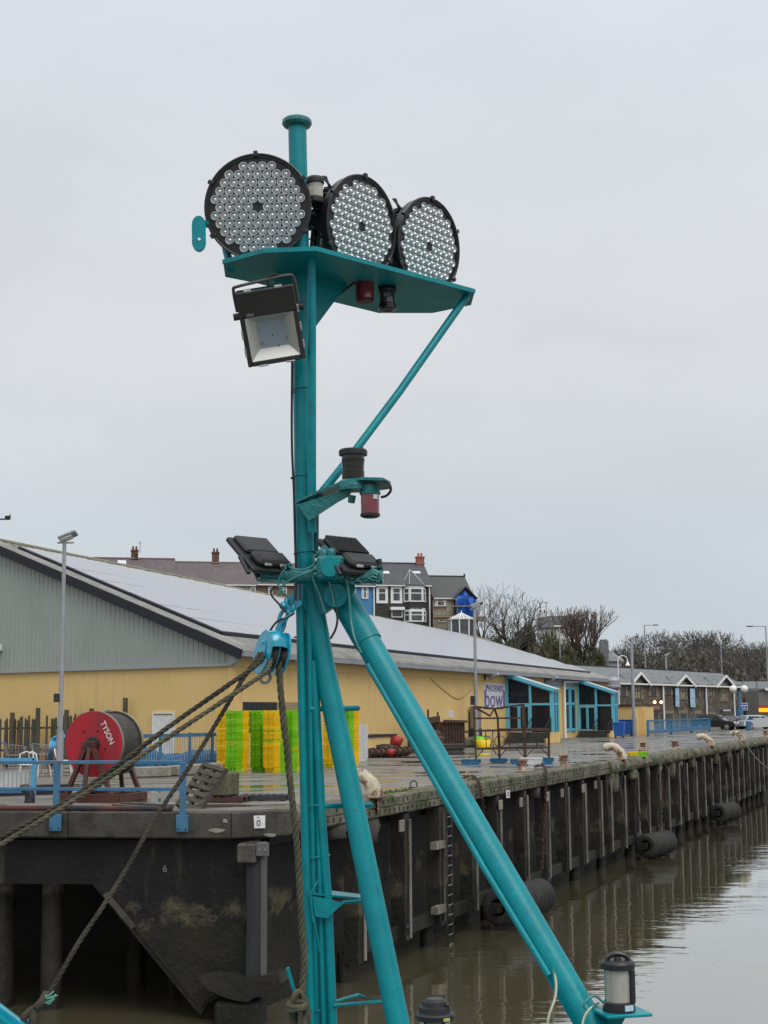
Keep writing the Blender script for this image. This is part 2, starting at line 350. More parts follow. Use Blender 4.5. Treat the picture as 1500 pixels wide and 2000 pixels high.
bark_pale = mat('pale_bark', (0.19, 0.18, 0.16), 0.95, 0, (0.085, 0.078, 0.068), 3)
bark_red = mat('russet_twigs', (0.17, 0.115, 0.09), 0.95, 0, (0.085, 0.058, 0.046), 3)
leaf_dark = mat('leaf_dark', (0.036, 0.055, 0.024), 0.6, 0, (0.055, 0.072, 0.03), 1.2)
leaf_olive = mat('leaf_olive', (0.095, 0.105, 0.038), 0.65, 0, (0.07, 0.073, 0.03), 1.1)
leaf_brown = mat('leaf_brown', (0.095, 0.082, 0.05), 0.8, 0, (0.07, 0.075, 0.04), 1.3)
grass_m = mat('hill_grass', (0.05, 0.058, 0.025), 0.9, 0, (0.055, 0.05, 0.03), 0.2)
car_dark = mat('car_graphite', (0.028, 0.025, 0.028), 0.25, 0.4, coat=0.8)
car_white = mat('car_pale', (0.45, 0.52, 0.56), 0.3, coat=0.8)
plastic_black = mat('black_plastic', (0.015, 0.015, 0.016), 0.6)
lamp_lit = mat('lit_lamp', (1, 0.8, 0.5), 0.5, emit=(1.0, 0.62, 0.28), estr=4.0)
sign_orange = mat('lit_orange_fascia', (0.9, 0.4, 0.02), 0.5, emit=(1.0, 0.42, 0.01), estr=0.85)
globe_white = mat('globe_white', (0.75, 0.73, 0.66), 0.3)
# ------------------------------------------------------------------ special surfaces
def node_mat(name):
    m = bpy.data.materials.new(name); m.use_nodes = True
    return m, m.node_tree, m.node_tree.nodes['Principled BSDF'], m.node_tree.nodes.new, m.node_tree.links.new
def pos_noise(N, L, scale, st=(1, 1, 1), det=5, rgh=0.6, rot=0.0):
    g = N('ShaderNodeNewGeometry'); mpn = N('ShaderNodeMapping'); mpn.inputs['Scale'].default_value = st; mpn.inputs['Rotation'].default_value = (0, 0, rot)
    L(g.outputs['Position'], mpn.inputs[0]); n = N('ShaderNodeTexNoise'); n.inputs['Scale'].default_value = scale
    n.inputs['Detail'].default_value = det; n.inputs['Roughness'].default_value = rgh; L(mpn.outputs[0], n.inputs['Vector']); return n.outputs[0]
def rngn(N, L, src, a, c, o0=0.0, o1=1.0):
    r = N('ShaderNodeMapRange'); r.inputs[1].default_value = a; r.inputs[2].default_value = c; r.inputs[3].default_value = o0; r.inputs[4].default_value = o1
    L(src, r.inputs[0]); return r.outputs[0]
def mixc(N, L, fac, a, b):
    mx = N('ShaderNodeMix'); mx.data_type = 'RGBA'; L(fac, mx.inputs[0])
    for i, c in ((6, a), (7, b)):
        if isinstance(c, tuple): mx.inputs[i].default_value = (*c, 1)
        else: L(c, mx.inputs[i])
    return mx.outputs[2]
# wet quay surface: worn concrete with shallow puddles lying in long hollows
deck_m, t_, b_, N_, L_ = node_mat('wet_quay_surface')
n1 = pos_noise(N_, L_, 0.5, (1.0, 1.0, 1)); n2 = pos_noise(N_, L_, 3.5, det=8)
pud = pos_noise(N_, L_, 0.30, (1.0, 2.2, 1), det=4, rgh=0.5, rot=0.12); crack = pos_noise(N_, L_, 0.55, (0.5, 5.5, 1), det=7, rgh=0.62, rot=0.08)
c1 = mixc(N_, L_, rngn(N_, L_, n1, 0.35, 0.65), (0.13, 0.12, 0.10), (0.19, 0.175, 0.148))
c2 = mixc(N_, L_, rngn(N_, L_, n2, 0.52, 0.75), c1, (0.10, 0.085, 0.065))
wet = rngn(N_, L_, pud, 0.47, 0.56)
c3 = mixc(N_, L_, rngn(N_, L_, crack, 0.585, 0.65), c2, (0.03, 0.027, 0.022))
c4 = mixc(N_, L_, wet, c3, (0.075, 0.068, 0.055))
L_(c4, b_.inputs['Base Color']); L_(rngn(N_, L_, pud, 0.47, 0.58, 0.62, 0.04), b_.inputs['Roughness']); b_.inputs['Specular IOR Level'].default_value = 0.3
bp = N_('ShaderNodeBump'); bp.inputs['Distance'].default_value = 0.02
L_(rngn(N_, L_, pud, 0.45, 0.57, 0.55, 0.02), bp.inputs['Strength']); L_(pos_noise(N_, L_, 9.0), bp.inputs['Height']); L_(bp.outputs[0], b_.inputs['Normal'])
# muddy harbour water
water_m, t_, b_, N_, L_ = node_mat('muddy_water')
L_(mixc(N_, L_, rngn(N_, L_, pos_noise(N_, L_, 0.12), 0.35, 0.65), (0.088, 0.075, 0.043), (0.105, 0.090, 0.054)), b_.inputs['Base Color'])
b_.inputs['Roughness'].default_value = 0.04; b_.inputs['IOR'].default_value = 1.62; b_.inputs['Coat Weight'].default_value = 1.0; b_.inputs['Coat Roughness'].default_value = 0.03
bp = N_('ShaderNodeBump'); bp.inputs['Strength'].default_value = 0.24; bp.inputs['Distance'].default_value = 0.05
wv1 = pos_noise(N_, L_, 1.1, (0.8, 1.6, 1), det=3, rgh=0.5, rot=0.35); wv2 = pos_noise(N_, L_, 0.16, (1, 1.4, 1), det=2)
ml = N_('ShaderNodeMath'); ml.operation = 'MULTIPLY'; L_(wv1, ml.inputs[0]); L_(rngn(N_, L_, wv2, 0.4, 0.62, 0.25, 1.6), ml.inputs[1])
L_(ml.outputs[0], bp.inputs['Height']); L_(bp.outputs[0], b_.inputs['Normal']); L_(bp.outputs[0], b_.inputs['Coat Normal'])
# harbour walls and piles: black above, ochre scum along the tide line, weed-brown below it
def tidal(name, base, base2, streak, low, scum=True, z_t=-2.25):
    m, t_, b_, N_, L_ = node_mat(name)
    c = mixc(N_, L_, rngn(N_, L_, pos_noise(N_, L_, 1.1, (1, 1, .6), det=7), .38, .66), base, base2)
    c = mixc(N_, L_, rngn(N_, L_, pos_noise(N_, L_, 2.6, (1.2, 1.2, .16), det=9, rgh=.7), .58, .74, 0, .8), c, streak)
    g = N_('ShaderNodeNewGeometry'); sp = N_('ShaderNodeSeparateXYZ'); L_(g.outputs['Position'], sp.inputs[0])
    ad = N_('ShaderNodeMath'); ad.operation = 'MULTIPLY_ADD'; L_(pos_noise(N_, L_, 1.6, (1, 1, .5), det=6), ad.inputs[0]); ad.inputs[1].default_value = 1.0; L_(sp.outputs[2], ad.inputs[2])
    if scum:
        f1 = rngn(N_, L_, ad.outputs[0], z_t + .95, z_t + .75); f2 = rngn(N_, L_, pos_noise(N_, L_, 1.3, det=8, rgh=.7), .48, .58, 0, .75)
        mu = N_('ShaderNodeMath'); mu.operation = 'MULTIPLY'; L_(f1, mu.inputs[0]); L_(f2, mu.inputs[1]); c = mixc(N_, L_, mu.outputs[0], c, (.10, .085, .048))
    c = mixc(N_, L_, rngn(N_, L_, ad.outputs[0], z_t + .42, z_t + .30), c, mixc(N_, L_, rngn(N_, L_, pos_noise(N_, L_, .8, det=5), .4, .62), low, (low[0] * .45, low[1] * .5, low[2] * .5)))
    L_(c, b_.inputs['Base Color']); b_.inputs['Roughness'].default_value = .62; b_.inputs['Specular IOR Level'].default_value = .3
    bp = N_('ShaderNodeBump'); bp.inputs['Strength'].default_value = .9; bp.inputs['Distance'].default_value = .05; L_(pos_noise(N_, L_, 6.5, det=8, rgh=.65), bp.inputs['Height']); L_(bp.outputs[0], b_.inputs['Normal'])
    return m
wall_dark = tidal('tidal_wall_banded', (.005, .0047, .0055), (.011, .010, .0095), (.058, .052, .042), (.019, .017, .010))
timber_wet = tidal('wet_timber_banded', (.036, .032, .026), (.011, .010, .0095), (.10, .09, .07), (.022, .021, .014), True, -2.6)
pile_m = tidal('concrete_pile', (.12, .11, .09), (.05, .046, .038), (.30, .28, .23), (.026, .023, .016), False, -1.7)
# rubble stone walling for the far building (its stones are a few pixels across)
stone_m, t_, b_, N_, L_ = node_mat('rubble_stone')
g = N_('ShaderNodeNewGeometry'); mpn = N_('ShaderNodeMapping'); mpn.inputs['Scale'].default_value = (2.6, 2.6, 4.6); L_(g.outputs['Position'], mpn.inputs[0])
vo = N_('ShaderNodeTexVoronoi'); L_(mpn.outputs[0], vo.inputs['Vector']); vo.inputs['Scale'].default_value = 1.0
sr = N_('ShaderNodeSeparateColor'); L_(vo.outputs['Color'], sr.inputs[0])
cA = mixc(N_, L_, sr.outputs[0], (0.050, 0.042, 0.034), (0.125, 0.105, 0.080))
cB = mixc(N_, L_, rngn(N_, L_, sr.outputs[1], 0.72, 0.95), cA, (0.20, 0.17, 0.12))
cC = mixc(N_, L_, rngn(N_, L_, pos_noise(N_, L_, 0.35), 0.45, 0.65), cB, (0.075, 0.055, 0.042))
L_(cC, b_.inputs['Base Color']); b_.inputs['Roughness'].default_value = 0.9
bp = N_('ShaderNodeBump'); bp.inputs['Strength'].default_value = 0.6; bp.inputs['Distance'].default_value = 0.05; L_(vo.outputs['Distance'], bp.inputs['Height']); L_(bp.outputs[0], b_.inputs['Normal'])

# ------------------------------------------------------------------ the quay and the water
QA = math.radians(21.5)
QD = V((math.sin(QA), math.cos(QA), 0)); QN = V((math.cos(QA), -math.sin(QA), 0))
C0 = V((-2.45, 31.8, 0)); FD = V((-0.985, 0.172, 0)); FN = V((-0.172, -0.985, 0))
WATER = -4.35
def Q(s, n=0.0, z=0.0): return C0 + QD * s + QN * n + Z * z
def FR(s, n=0.0, z=0.0): return C0 + FD * s + FN * n + Z * z
def QS(px, py, n=0.0):                                   # sight line met with the quay's river face
    p = HIT(px, py, C0 + QN * n, QN); return (p - C0).dot(QD), p.z
def FS(px, py, n=0.0):
    p = HIT(px, py, C0 + FN * n, FN); return (p - C0).dot(FD), p.z
b = MB(); b.quad((-900, -300, WATER), (1200, -300, WATER), (1200, 1500, WATER), (-900, 1500, WATER)); b.struct('water', water_m)
b = MB(); IN = 0.55
A_ = FR(-0.02, -IN); 
pin = Q(0.4, -IN) + FD * 0.25
poly = [FR(160, -IN), FR(0.9, -IN), pin, Q(1.2, -IN), Q(260, -IN), V((-180, 280, 0))]
b.prism([p + V((0, 0, -0.35)) for p in poly], V((0, 0, 0.35))); deck = b.struct('quay_deck', deck_m)
quay = bpy.data.objects.new('quay', None); COL.objects.link(quay); quay.location = C0; quay['kind'] = 'structure'
# concrete edge beams: front (chamfered corner) and along the river, in cast lengths with open joints
def rough_beam(mb, f, s0, s1, prof, step, amp, mi=0):
    k = max(2, int((s1 - s0) / step)); rows = []
    for i in range(k + 1):
        s = s0 + (s1 - s0) * i / k; row = []
        for (n, z) in prof: row.append(f(s, n + rnd.uniform(-amp, amp), z + rnd.uniform(-amp, amp)))
        rows.append(row)
    m = len(prof); vs = [p for r in rows for p in r]
    fs = [(i * m + j, i * m + (j + 1) % m, (i + 1) * m + (j + 1) % m, (i + 1) * m + j) for i in range(k) for j in range(m)]
    mb.add(vs, [q[::-1] for q in fs], mi); mb.add(rows[0], [tuple(range(m))], mi); mb.add(rows[-1], [tuple(range(m))[::-1]], mi)
fprof = [(-0.6, 0.03), (-0.03, 0.03), (0.0, 0.0), (0.0, -0.50), (-0.05, -0.54), (-0.6, -0.54)]
cuts = [0.9, 4.6, 9.4, 14.5, 20]
for a, c in zip(cuts[:-1], cuts[1:]):
    b = MB(); rough_beam(b, FR, a + 0.012, c - 0.012, fprof, 0.35, 0.006); b.part('edge_beam', conc, quay)
b = MB()                                                 # the cut-off corner length
c_a, c_b = FR(0.88), Q(0.95)
cd = (c_b - c_a).normalized(); cnn = V((cd.y, -cd.x, 0))
def CF(s, n=0.0, z=0.0): return c_a + cd * s + cnn * n + Z * z
rough_beam(b, CF, 0.0, (c_b - c_a).length, fprof, 0.3, 0.006); b.part('edge_beam', conc, quay)
rprof = [(-0.6, 0.03), (-0.08, 0.03), (0.0, -0.03), (0.01, -0.24), (-0.02, -0.27), (0.0, -0.30), (0.0, -0.46), (-0.06, -0.50), (-0.6, -0.50)]
rr = [(-0.6, 0.04), (-0.2, 0.05), (-0.02, 0.0), (0.07, -0.14), (0.08, -0.30), (0.0, -0.44), (-0.12, -0.50), (-0.6, -0.52)]
ss = 0.95
while ss < 95:
    ln = 5.2 if ss < 40 else 7.5
    b = MB(); rough_beam(b, Q, ss + 0.015, ss + ln - 0.015, rprof if ss < 32 else rr, 0.3, 0.016 if ss < 32 else 0.045)
    b.part('edge_beam', conc_moss, quay); ss += ln
bl = MB(); bl.box((0, 0, 0), (.035, .03, .10), Matrix((QD, QN, Z)).transposed()); bl_me = bl.mesh('bolt', dark_metal)   # bolt heads of the timber facing, two rows
for z_ in (-.13, -.37):
    s_ = 1.2
    while s_ < 30:
        if rnd.random() > .12:
            o = bpy.data.objects.new('bolt', bl_me); COL.objects.link(o); o.parent = quay; o.location = QD * s_ + QN * .008 + Z * (z_ + rnd.uniform(-.02, .02))
        s_ += .36 + rnd.uniform(-.05, .05)
# broken corner patches of pale concrete
for (px, py, sx, sz) in ((425, 1622, 0.42, 0.10), (528, 1631, 0.3, 0.08), (440, 1603, .12, .1)):
    s_, z_ = FS(px, py); p = FR(s_, 0.004, z_); pts = []
    for i in range(9):
        t = 2 * PI * i / 9; r = rnd.uniform(0.7, 1.1); pts.append(p + FD * (sx / 2 * r * math.cos(t)) + Z * (sz / 2 * r * math.sin(t)))
    b = MB(); b.prism(pts, FN * 0.012); b.part('spalled_patch', conc_light, quay)
# front wall below the beam: panel with sloping haunch, dark bays and piles behind
def fz(px, py, n=-0.35): s_, z_ = FS(px, py, n); return FR(s_, n, z_)
outline = [fz(-400, 1640), fz(500, 1640), fz(503, 1905), fz(405, 1960), fz(392, 1985), fz(180, 1727), fz(-400, 1722)]
b = MB(); b.prism(outline, -FN * 0.45)
front_wall = b.part('quay_wall', wall_dark, quay)
# tide-marked lower facing
o2 = [fz(262, 1790, -.33), fz(420, 1785, -.33), fz(478, 1792, -.33), fz(485, 1900, -.33), fz(402, 1955, -.33), fz(392, 1970, -.33), fz(262, 1812, -.33)]
b = MB(); b.prism([p + FN * 0.004 for p in o2], FN * 0.012); b.part('tide_facing', wall_dark, front_wall)
s_, z_ = FS(322, 1697, -.33)
b = text_mesh('6', 0.22, basis(-FD, Z, FN, FR(s_, -0.33, z_))); b.part('number', mat('faded_white', (0.2, 0.19, 0.17), 0.9), front_wall)
# sloping concrete rib along the haunch edge
b = MB(); b.bar(fz(205, 1745, -.3), fz(262, 1812, -.3), 0.1, 0.1); b.part('rib', conc, front_wall)
# pile cap block at the foot of the corner
def lump(mb, c, size, n=3, amp=0.05, M=None):
    bm = []
    for iz in range(n + 1):
        for k in range(12):
            t = 2 * PI * k / 12; q = 0.75; x = abs(math.cos(t)) ** q * math.copysign(1, math.cos(t)); y = abs(math.sin(t)) ** q * math.copysign(1, math.sin(t))
            f = 1 - 0.12 * abs(iz / n - 0.5) * 2
            p = V((x * size[0] / 2 * f + rnd.uniform(-amp, amp), y * size[1] / 2 * f + rnd.uniform(-amp, amp), (iz / n - 0.5) * size[2] + rnd.uniform(-amp, amp) * .5))
            bm.append((M @ p if M else p) + V(c))
    fs = [(r * 12 + k, r * 12 + (k + 1) % 12, (r + 1) * 12 + (k + 1) % 12, (r + 1) * 12 + k) for r in range(n) for k in range(12)]
    fs += [tuple(range(12))[::-1], tuple(range(n * 12, n * 12 + 12))]
    mb.add(bm, fs, 0, True)
Mq = Matrix((FD * -1, FN * -1, Z)).transposed()
b = MB(); b.prism([fz(x, y, .25) for x, y in ((388, 1908), (418, 1904), (470, 1909), (543, 1903), (549, 1922), (536, 1940), (505, 1944), (484, 1957), (462, 1955), (438, 1948), (412, 1936), (396, 1926))], -FN * .8); b.part('pile_cap', pile_m, quay)
b = MB(); b.box(fz(470, 1990, -0.15), (1.0, 0.7, 0.8), Mq, 0, 0.08); b.part('pile_cap', wall_dark, quay)
# concrete piles seen in the dark under the front
for px0, px1 in ((82, 122), (-30, 28), (250, 285), (-150, -100), (330, 352)):
    n = -1.1 if px0 in (82, -30, -150) else -4.5
    s0 = FS(px0, 1800, n)[0]; s1 = FS(px1, 1800, n)[0]; hw = abs(s0 - s1) / 2
    b = MB(); c = FR((s0 + s1) / 2, n, 0)
    b.cyl(c + Z * (WATER - 1.5), c + Z * -0.36, hw, hw, 12, 0); b.part('pile', pile_m, quay)
b = MB(); c = FR(16, -9, -2.9); b.box(c, (26, 0.3, 5), Mq); b.part('retaining_wall', wall_dark, quay)
# steel-shod guide post on the corner and its bracket
s0, zt = FS(505, 1645, 0.12); _, zb = FS(505, 1915, 0.12)
b = MB(); b.box(FR(s0 + 0.1, 0.02, (zt + zb) / 2), (0.34, 0.2, zt - zb), Mq, 0, 0.02); gp = b.part('guide_post', mat('old_grey_timber', (0.036, 0.037, 0.04), 0.8, col2=(0.018, 0.018, 0.02), scale=1, stretch=(3, 3, .4), bump=.5, bscale=14), quay)
b = MB(); b.box(FR(s0 - 0.10, 0.05, (zt + zb) / 2), (0.1, 0.22, zt - zb), Mq, 0, 0.02); b.part('pale_strip', mat('worn_strip', (.095, .094, .092), .8, col2=(.07, .068, .065), scale=2, stretch=(3, 3, .4)), gp)
b = MB(); p = fz(513, 1659, 0.2); b.box(p, (0.27, 0.06, 0.28), Mq, 0, 0.01); b.part('bracket', mat('dull_bracket', (.12, .12, .125), .7, col2=(.10, .095, .09), scale=9), gp)
for dx in (-.06, .06): 
    b = MB(); b.cyl(p + FD * dx + FN * .03, p + FD * dx + FN * .05, .018); b.part('bolt', clip_metal, gp)
b = MB(); b.box(fz(487, 1665, -0.02), (0.42, 0.5, 0.4), Mq, 0, 0.03); b.part('corbel', pile_m, quay)
# number plate of the berth
s_, z_ = FS(526, 1608, 0.0); pc = CF((FR(s_) - c_a).dot(cd), 0.02, z_)
n_pl = (-ray(526, 1608)); n_pl.z = 0; n_pl = (cnn * 0.6 + FN * 0.4).normalized(); xr = Z.cross(n_pl)
sgn = empty('berth_sign', pc - Z * 0.15, 'small white plate with a black 0 on the quay corner beam', 'sign')
b = MB(); b.box(pc, (0.29, 0.02, 0.27), Matrix((xr, -n_pl, Z)).transposed()); b.part('plate', white_paint, sgn)
b = text_mesh('0', 0.19, basis(xr, Z, n_pl, pc + n_pl * 0.013 - Z * 0.03)); b.part('lettering', letter_black, sgn)
b = text_mesh('No.', 0.045, basis(xr, Z, n_pl, pc + n_pl * 0.013 + Z * 0.095)); b.part('lettering', letter_black, sgn)
# river face: backing wall, fender piles with pale strips standing for skylit outer faces, walings, stubs
b = MB(); b.prism([Q(0.9, -0.95, -0.36), Q(110, -0.95, -0.36), Q(110, -0.95, WATER - 1.5), Q(0.9, -0.95, WATER - 1.5)], -QN * 0.4); b.part('backing_wall', wall_dark, quay)
b = MB(); b.prism([Q(0.9, -0.95, -0.36), Q(110, -0.95, -0.36), Q(110, -0.95, -0.75), Q(0.9, -0.95, -0.75)], QN * 0.45); b.part('cross_head', wall_dark, quay)
pile_px = [(712, 1880), (801, 1835), (868, 1800), (932, 1781), (980, 1755), (1032, 1720), (1074, 1710), (1113, 1702), (1146, 1688), (1177, 1672), (1196, 1650), (1223, 1644), (1249, 1635), (1269, 1621), (1291, 1612), (1308, 1603),
           (1329, 1592), (1344, 1588), (1362, 1578), (1378, 1573), (1392, 1566), (1407, 1559), (1419, 1556), (1431, 1550), (1443, 1545), (1453, 1541), (1464, 1537), (1474, 1533), (1483, 1529), (1492, 1526), (1500, 1522)]
MQ = Matrix((QD, QN, Z)).transposed(); ps = []
for k, (px, py) in enumerate(pile_px):
    s_, z_ = QS(px, py, -0.02); ps.append(s_)
    near = k < 10
    wd = 0.34 if near else 0.26; zb = max(-4.05, min(-3.75, z_)) if near else -3.7 - rnd.uniform(0, .2)
    b = MB(); zt = -0.53
    # the pile tapers and is worn: a few rings
    prof = []
    for i in range(7):
        z = zt + (zb - zt) * i / 6; a = rnd.uniform(-0.012, 0.012); j = rnd.uniform(-0.14, 0.05) if not near else rnd.uniform(-.015, .015)
        prof += [Q(s_ - wd + a, -0.42, z), Q(s_ + a + j * .5, -0.42, z), Q(s_ + a + j * .5, -0.03 + j, z), Q(s_ - wd + a, -0.03 + j, z)]
    fs = [(i * 4 + j, i * 4 + (j + 1) % 4, i * 4 + 4 + (j + 1) % 4, i * 4 + 4 + j) for i in range(6) for j in range(4)] + [(3, 2, 1, 0), (24, 25, 26, 27)]
    b.add(prof, fs); fp = b.part('fender_pile', timber_wet, quay)
    b = MB(); b.box(Q(s_ - 0.045, 0.02, (zt + zb) / 2 - 0.05), (0.09, 0.06, zt - zb - 0.2), MQ, 0, 0.012); b.part('pale_strip', timber_pale, fp)  # pale colour puts the sky light on the pile's outer face
    if k % 2 == 0 or k > 12:
        b = MB(); c = Q(s_ - 0.15, -0.5, 0); b.cyl(c + Z * (WATER - 1), c + Z * (zb + 0.25), 0.2, 0.17, 8); b.part('pile_stub', timber_wet, quay)
for a, c in zip(ps[:-1], ps[1:]):
    b = MB(); b.box(Q((a + c) / 2 - 0.1, -0.3, -3.58 + rnd.uniform(-.02, .02)), (c - a - 0.25, 0.24, 0.36), MQ, 0, 0.02); b.part('waling', timber_wet, quay)
for k in range(1, 7):
    b = MB(); b.box(Q(ps[k] - 0.17, -0.01, -3.42), (0.36, 0.05, 0.10), MQ); b.part('strap', dark_metal, quay)
    b = MB(); b.box(Q(ps[k] - 0.17, -0.01, -3.72), (0.36, 0.05, 0.10), MQ); b.part('strap', dark_metal, quay)
for (px, py) in ((785, 1613), (978, 1572), (1018, 1567), (1069, 1556), (1098, 1549), (1139, 1540), (1163, 1533)):    # bolted bracket plates
    s_, z_ = QS(px, py, 0.06); b = MB(); b.box(Q(s_, 0.055, z_), (0.34, 0.05, 0.30), MQ, 0, 0.01); br = b.part('bracket_plate', conc_light if px in (978, 1069, 1139) else timber_pale, quay)
for (px, py, sx, h) in ((727, 1612, 1.0, 0.6), (1050, 1560, 0.5, 0.35), (1240, 1525, 1.1, 0.45), (1195, 1540, .3, .5), (1290, 1510, .4, .5), (1330, 1500, .6, .3), (1355, 1495, .5, .5), (1375, 1490, .7, .3), (1400, 1483, .5, .6), (1425, 1478, .9, .4), (1450, 1472, .6, .6), (1205, 1535, .5, .8), (1265, 1515, .4, .9), (1315, 1503, .3, .8), (870, 1590, .5, .3), (665, 1635, .9, .35)):                  # cracked corbels under the beam
    s_, z_ = QS(px, py, -0.1); b = MB(); lump(b, Q(s_, -0.25, -0.5 - h / 2), (sx, 0.5, h), 3, 0.05, MQ); b.part('corbel', conc_moss if px > 1100 else conc, quay)
s_, z_ = QS(1141, 1551, 0.0)
b = MB(); b.box(Q(s_, 0.1, z_ ), (0.02, 0.26, 0.3), MQ)
p = HIT(992, 1551, C0 + QN * 0.06, QN); sg = empty('bay_sign', p - Z * 0.15, 'tiny white plate with a 3 hung under the river edge of the quay', 'sign')
nv = (-QD * 0.75 + QN * 0.66).normalized(); xr = Z.cross(nv)
b = MB(); b.box(p, (0.13, 0.02, 0.24), Matrix((xr, -nv, Z)).transposed()); b.part('plate', white_paint, sg)
b = text_mesh('3', 0.2, basis(xr, Z, nv, p + nv * 0.013)); b.part('lettering', letter_black, sg)

# ------------------------------------------------------------------ warehouse frame of reference
WA = math.radians(20.8); WD = V((math.sin(WA), math.cos(WA), 0)); WN = V((math.cos(WA), -math.sin(WA), 0))
EAVE = 4.8
WO = G(458.7, 1269, EAVE); WO.z = 0
WG = V((-0.817, 0.577, 0)).normalized(); GN = V((-WG.y, WG.x, 0)); GN = GN if GN.y < 0 else -GN
def W(s, v=0.0, z=0.0): return WO + WD * s + WG * v + Z * z      # s along the river wall, v back along the gable
def WS(px, py, n=0.0):
    p = HIT(px, py, WO + WN * n, WN); return (p - WO).dot(WD), p.z
def WGv(px, py, n=0.0):
    p = HIT(px, py, WO + GN * n, GN); return (p - WO).dot(WG), p.z
VR, ZR = WGv(-32, 1058); WL = WS(1193, 1328)[0]
ZC = WGv(450, 1296.7)[1]
print('warehouse', WO, 'ridge', VR, ZR, 'len', WL, 'clad', ZC)
def pxof(p):
    v = V(p) - CP; zc = v.dot(_f); return 750 + F * v.dot(CR) / zc, 1000 - F * v.dot(CU) / zc
def solve(fn, target, lo, hi, ax=0):
    a = pxof(fn(lo))[ax] - target
    for _ in range(50):
        m = (lo + hi) / 2; c = pxof(fn(m))[ax] - target
        if (c > 0) == (a > 0): lo = m
        else: hi = m
    return (lo + hi) / 2
def rectf(mb, o, xd, nd, x0, x1, z0, z1, dep, mi=0):      # a slab on a vertical plane: along xd, up z, from o, thickness dep along nd
    o = V(o); mb.prism([o + xd * x0 + Z * z0, o + xd * x1 + Z * z0, o + xd * x1 + Z * z1, o + xd * x0 + Z * z1], nd * dep, mi); return mb
def framed(parent, name, o, xd, nd, x0, x1, z0, z1, fm, gm, fw=0.07, fd=0.08, bars_x=(), bars_z=(), sill=None, back=0.0):
    """window with frame and pane as sub-part"""
    o = V(o) - nd * back
    b = MB(); g = 0.001
    rectf(b, o, xd, nd, x0, x0 + fw, z0, z1, fd); rectf(b, o, xd, nd, x1 - fw, x1, z0, z1, fd)
    rectf(b, o, xd, nd, x0 + fw + g, x1 - fw - g, z0, z0 + fw, fd); rectf(b, o, xd, nd, x0 + fw + g, x1 - fw - g, z1 - fw, z1, fd)
    for t in bars_x: xx = x0 + (x1 - x0) * t; rectf(b, o, xd, nd, xx - fw * .4, xx + fw * .4, z0 + fw + g, z1 - fw - g, fd * .9)
    for t in bars_z: zz = z0 + (z1 - z0) * t; rectf(b, o, xd, nd, x0 + fw + g, x1 - fw - g, zz - fw * .4, zz + fw * .4, fd * .8)
    f = b.part(name, fm, parent)
    b = MB(); rectf(b, o, xd, nd, x0 + fw * .5, x1 - fw * .5, z0 + fw * .5, z1 - fw * .5, fd * 0.35); b.part('pane', gm, f)
    if sill is not None: b = MB(); rectf(b, o, xd, nd, x0 - .08, x1 + .08, z0 - .09, z0 - .002, fd + .08); b.part('sill', sill, f)
    return f
# ------------------------------------------------------------------ warehouse
wh = empty('warehouse', WO, 'long yellow warehouse with sage clad gable and solar panelled roof', 'warehouse')
b = MB()
b.prism([W(0), W(WL), W(WL) - WN * 0.3, W(0) - WN * 0.3], Z * (EAVE - 0.05)); wall = b.part('wall', yellow_wall, wh)
b = MB(); b.prism([W(0.31, 0.32) , W(0.0, 0.32), W(0.0, 2 * VR), W(0.31, 2 * VR)], Z * ZC); gwall = b.part('wall', yellow_wall, wh)
b = MB(); b.prism([W(WL - .3, 0.32), W(WL - .01, 0.32), W(WL - .01, 2 * VR), W(WL - .3, 2 * VR)], Z * EAVE); b.part('wall', clad, wh)
b = MB(); b.prism([W(0, 2 * VR), W(WL, 2 * VR), W(WL, 2 * VR) + WG * .3, W(0, 2 * VR) + WG * .3], Z * (EAVE - .05)); b.part('wall', clad, wh)
for zz in (EAVE - 0.72,):                                  # shallow joint lines in the render
    b = MB(); rectf(b, W(0), WD, WN, 0.3, 40, zz, zz + 0.025, 0.012); b.part('render_joint', mat('joint_line', (0.48, 0.33, 0.13), .9), wall)
for px in (601,):
    s_ = WS(px, 1360)[0]; b = MB(); rectf(b, W(0), WD, WN, s_, s_ + .03, 0.0, EAVE - .75, 0.012); b.part('render_joint', mat('joint_line_b', (0.48, 0.33, 0.13), .9), wall)
# ribbed cladding of the gable: one sheet per rib group is finer than can be told apart, so one folded sheet
def roofz(v): return EAVE + 0.12 + (ZR - EAVE) * (v / VR if v <= VR else (2 * VR - v) / VR)
b = MB(); vs = []; v = 0.02; pitch_ = 0.30; prof = ((0, 0.0), (0.62, 0.0), (0.70, 0.03), (0.92, 0.03))
while v < 2 * VR - 0.1:
    for f_, d in prof: vs.append((v + f_ * pitch_, d))
    v += pitch_
n = len(vs); lo_ = [W(0, v_, ZC) + GN * (0.05 + d) for v_, d in vs]; hi_ = [W(0, v_, max(roofz(v_) - 0.12, ZC + .02)) + GN * (0.05 + d) for v_, d in vs]
b.add(lo_ + hi_, [(i, n + i, n + i + 1, i + 1) for i in range(n - 1)]); cladp = b.part('ribbed_cladding', clad, wh); cladp['kind'] = 'stuff'
b = MB(); b.prism([W(0, 0.3, ZC), W(0, 0.3, EAVE), W(0, VR, ZR - 0.05), W(0, 2 * VR, EAVE), W(0, 2 * VR, ZC)], WD * 0.2); b.part('gable_backing', clad, wh)
b = MB(); b.bar(W(0, -0.05, ZC - 0.03) + GN * 0.09, W(0, 2 * VR, ZC - 0.03) + GN * 0.09, 0.1, 0.12); b.part('drip_flashing', mat('flashing', (0.3, 0.32, 0.32), .5), wh)
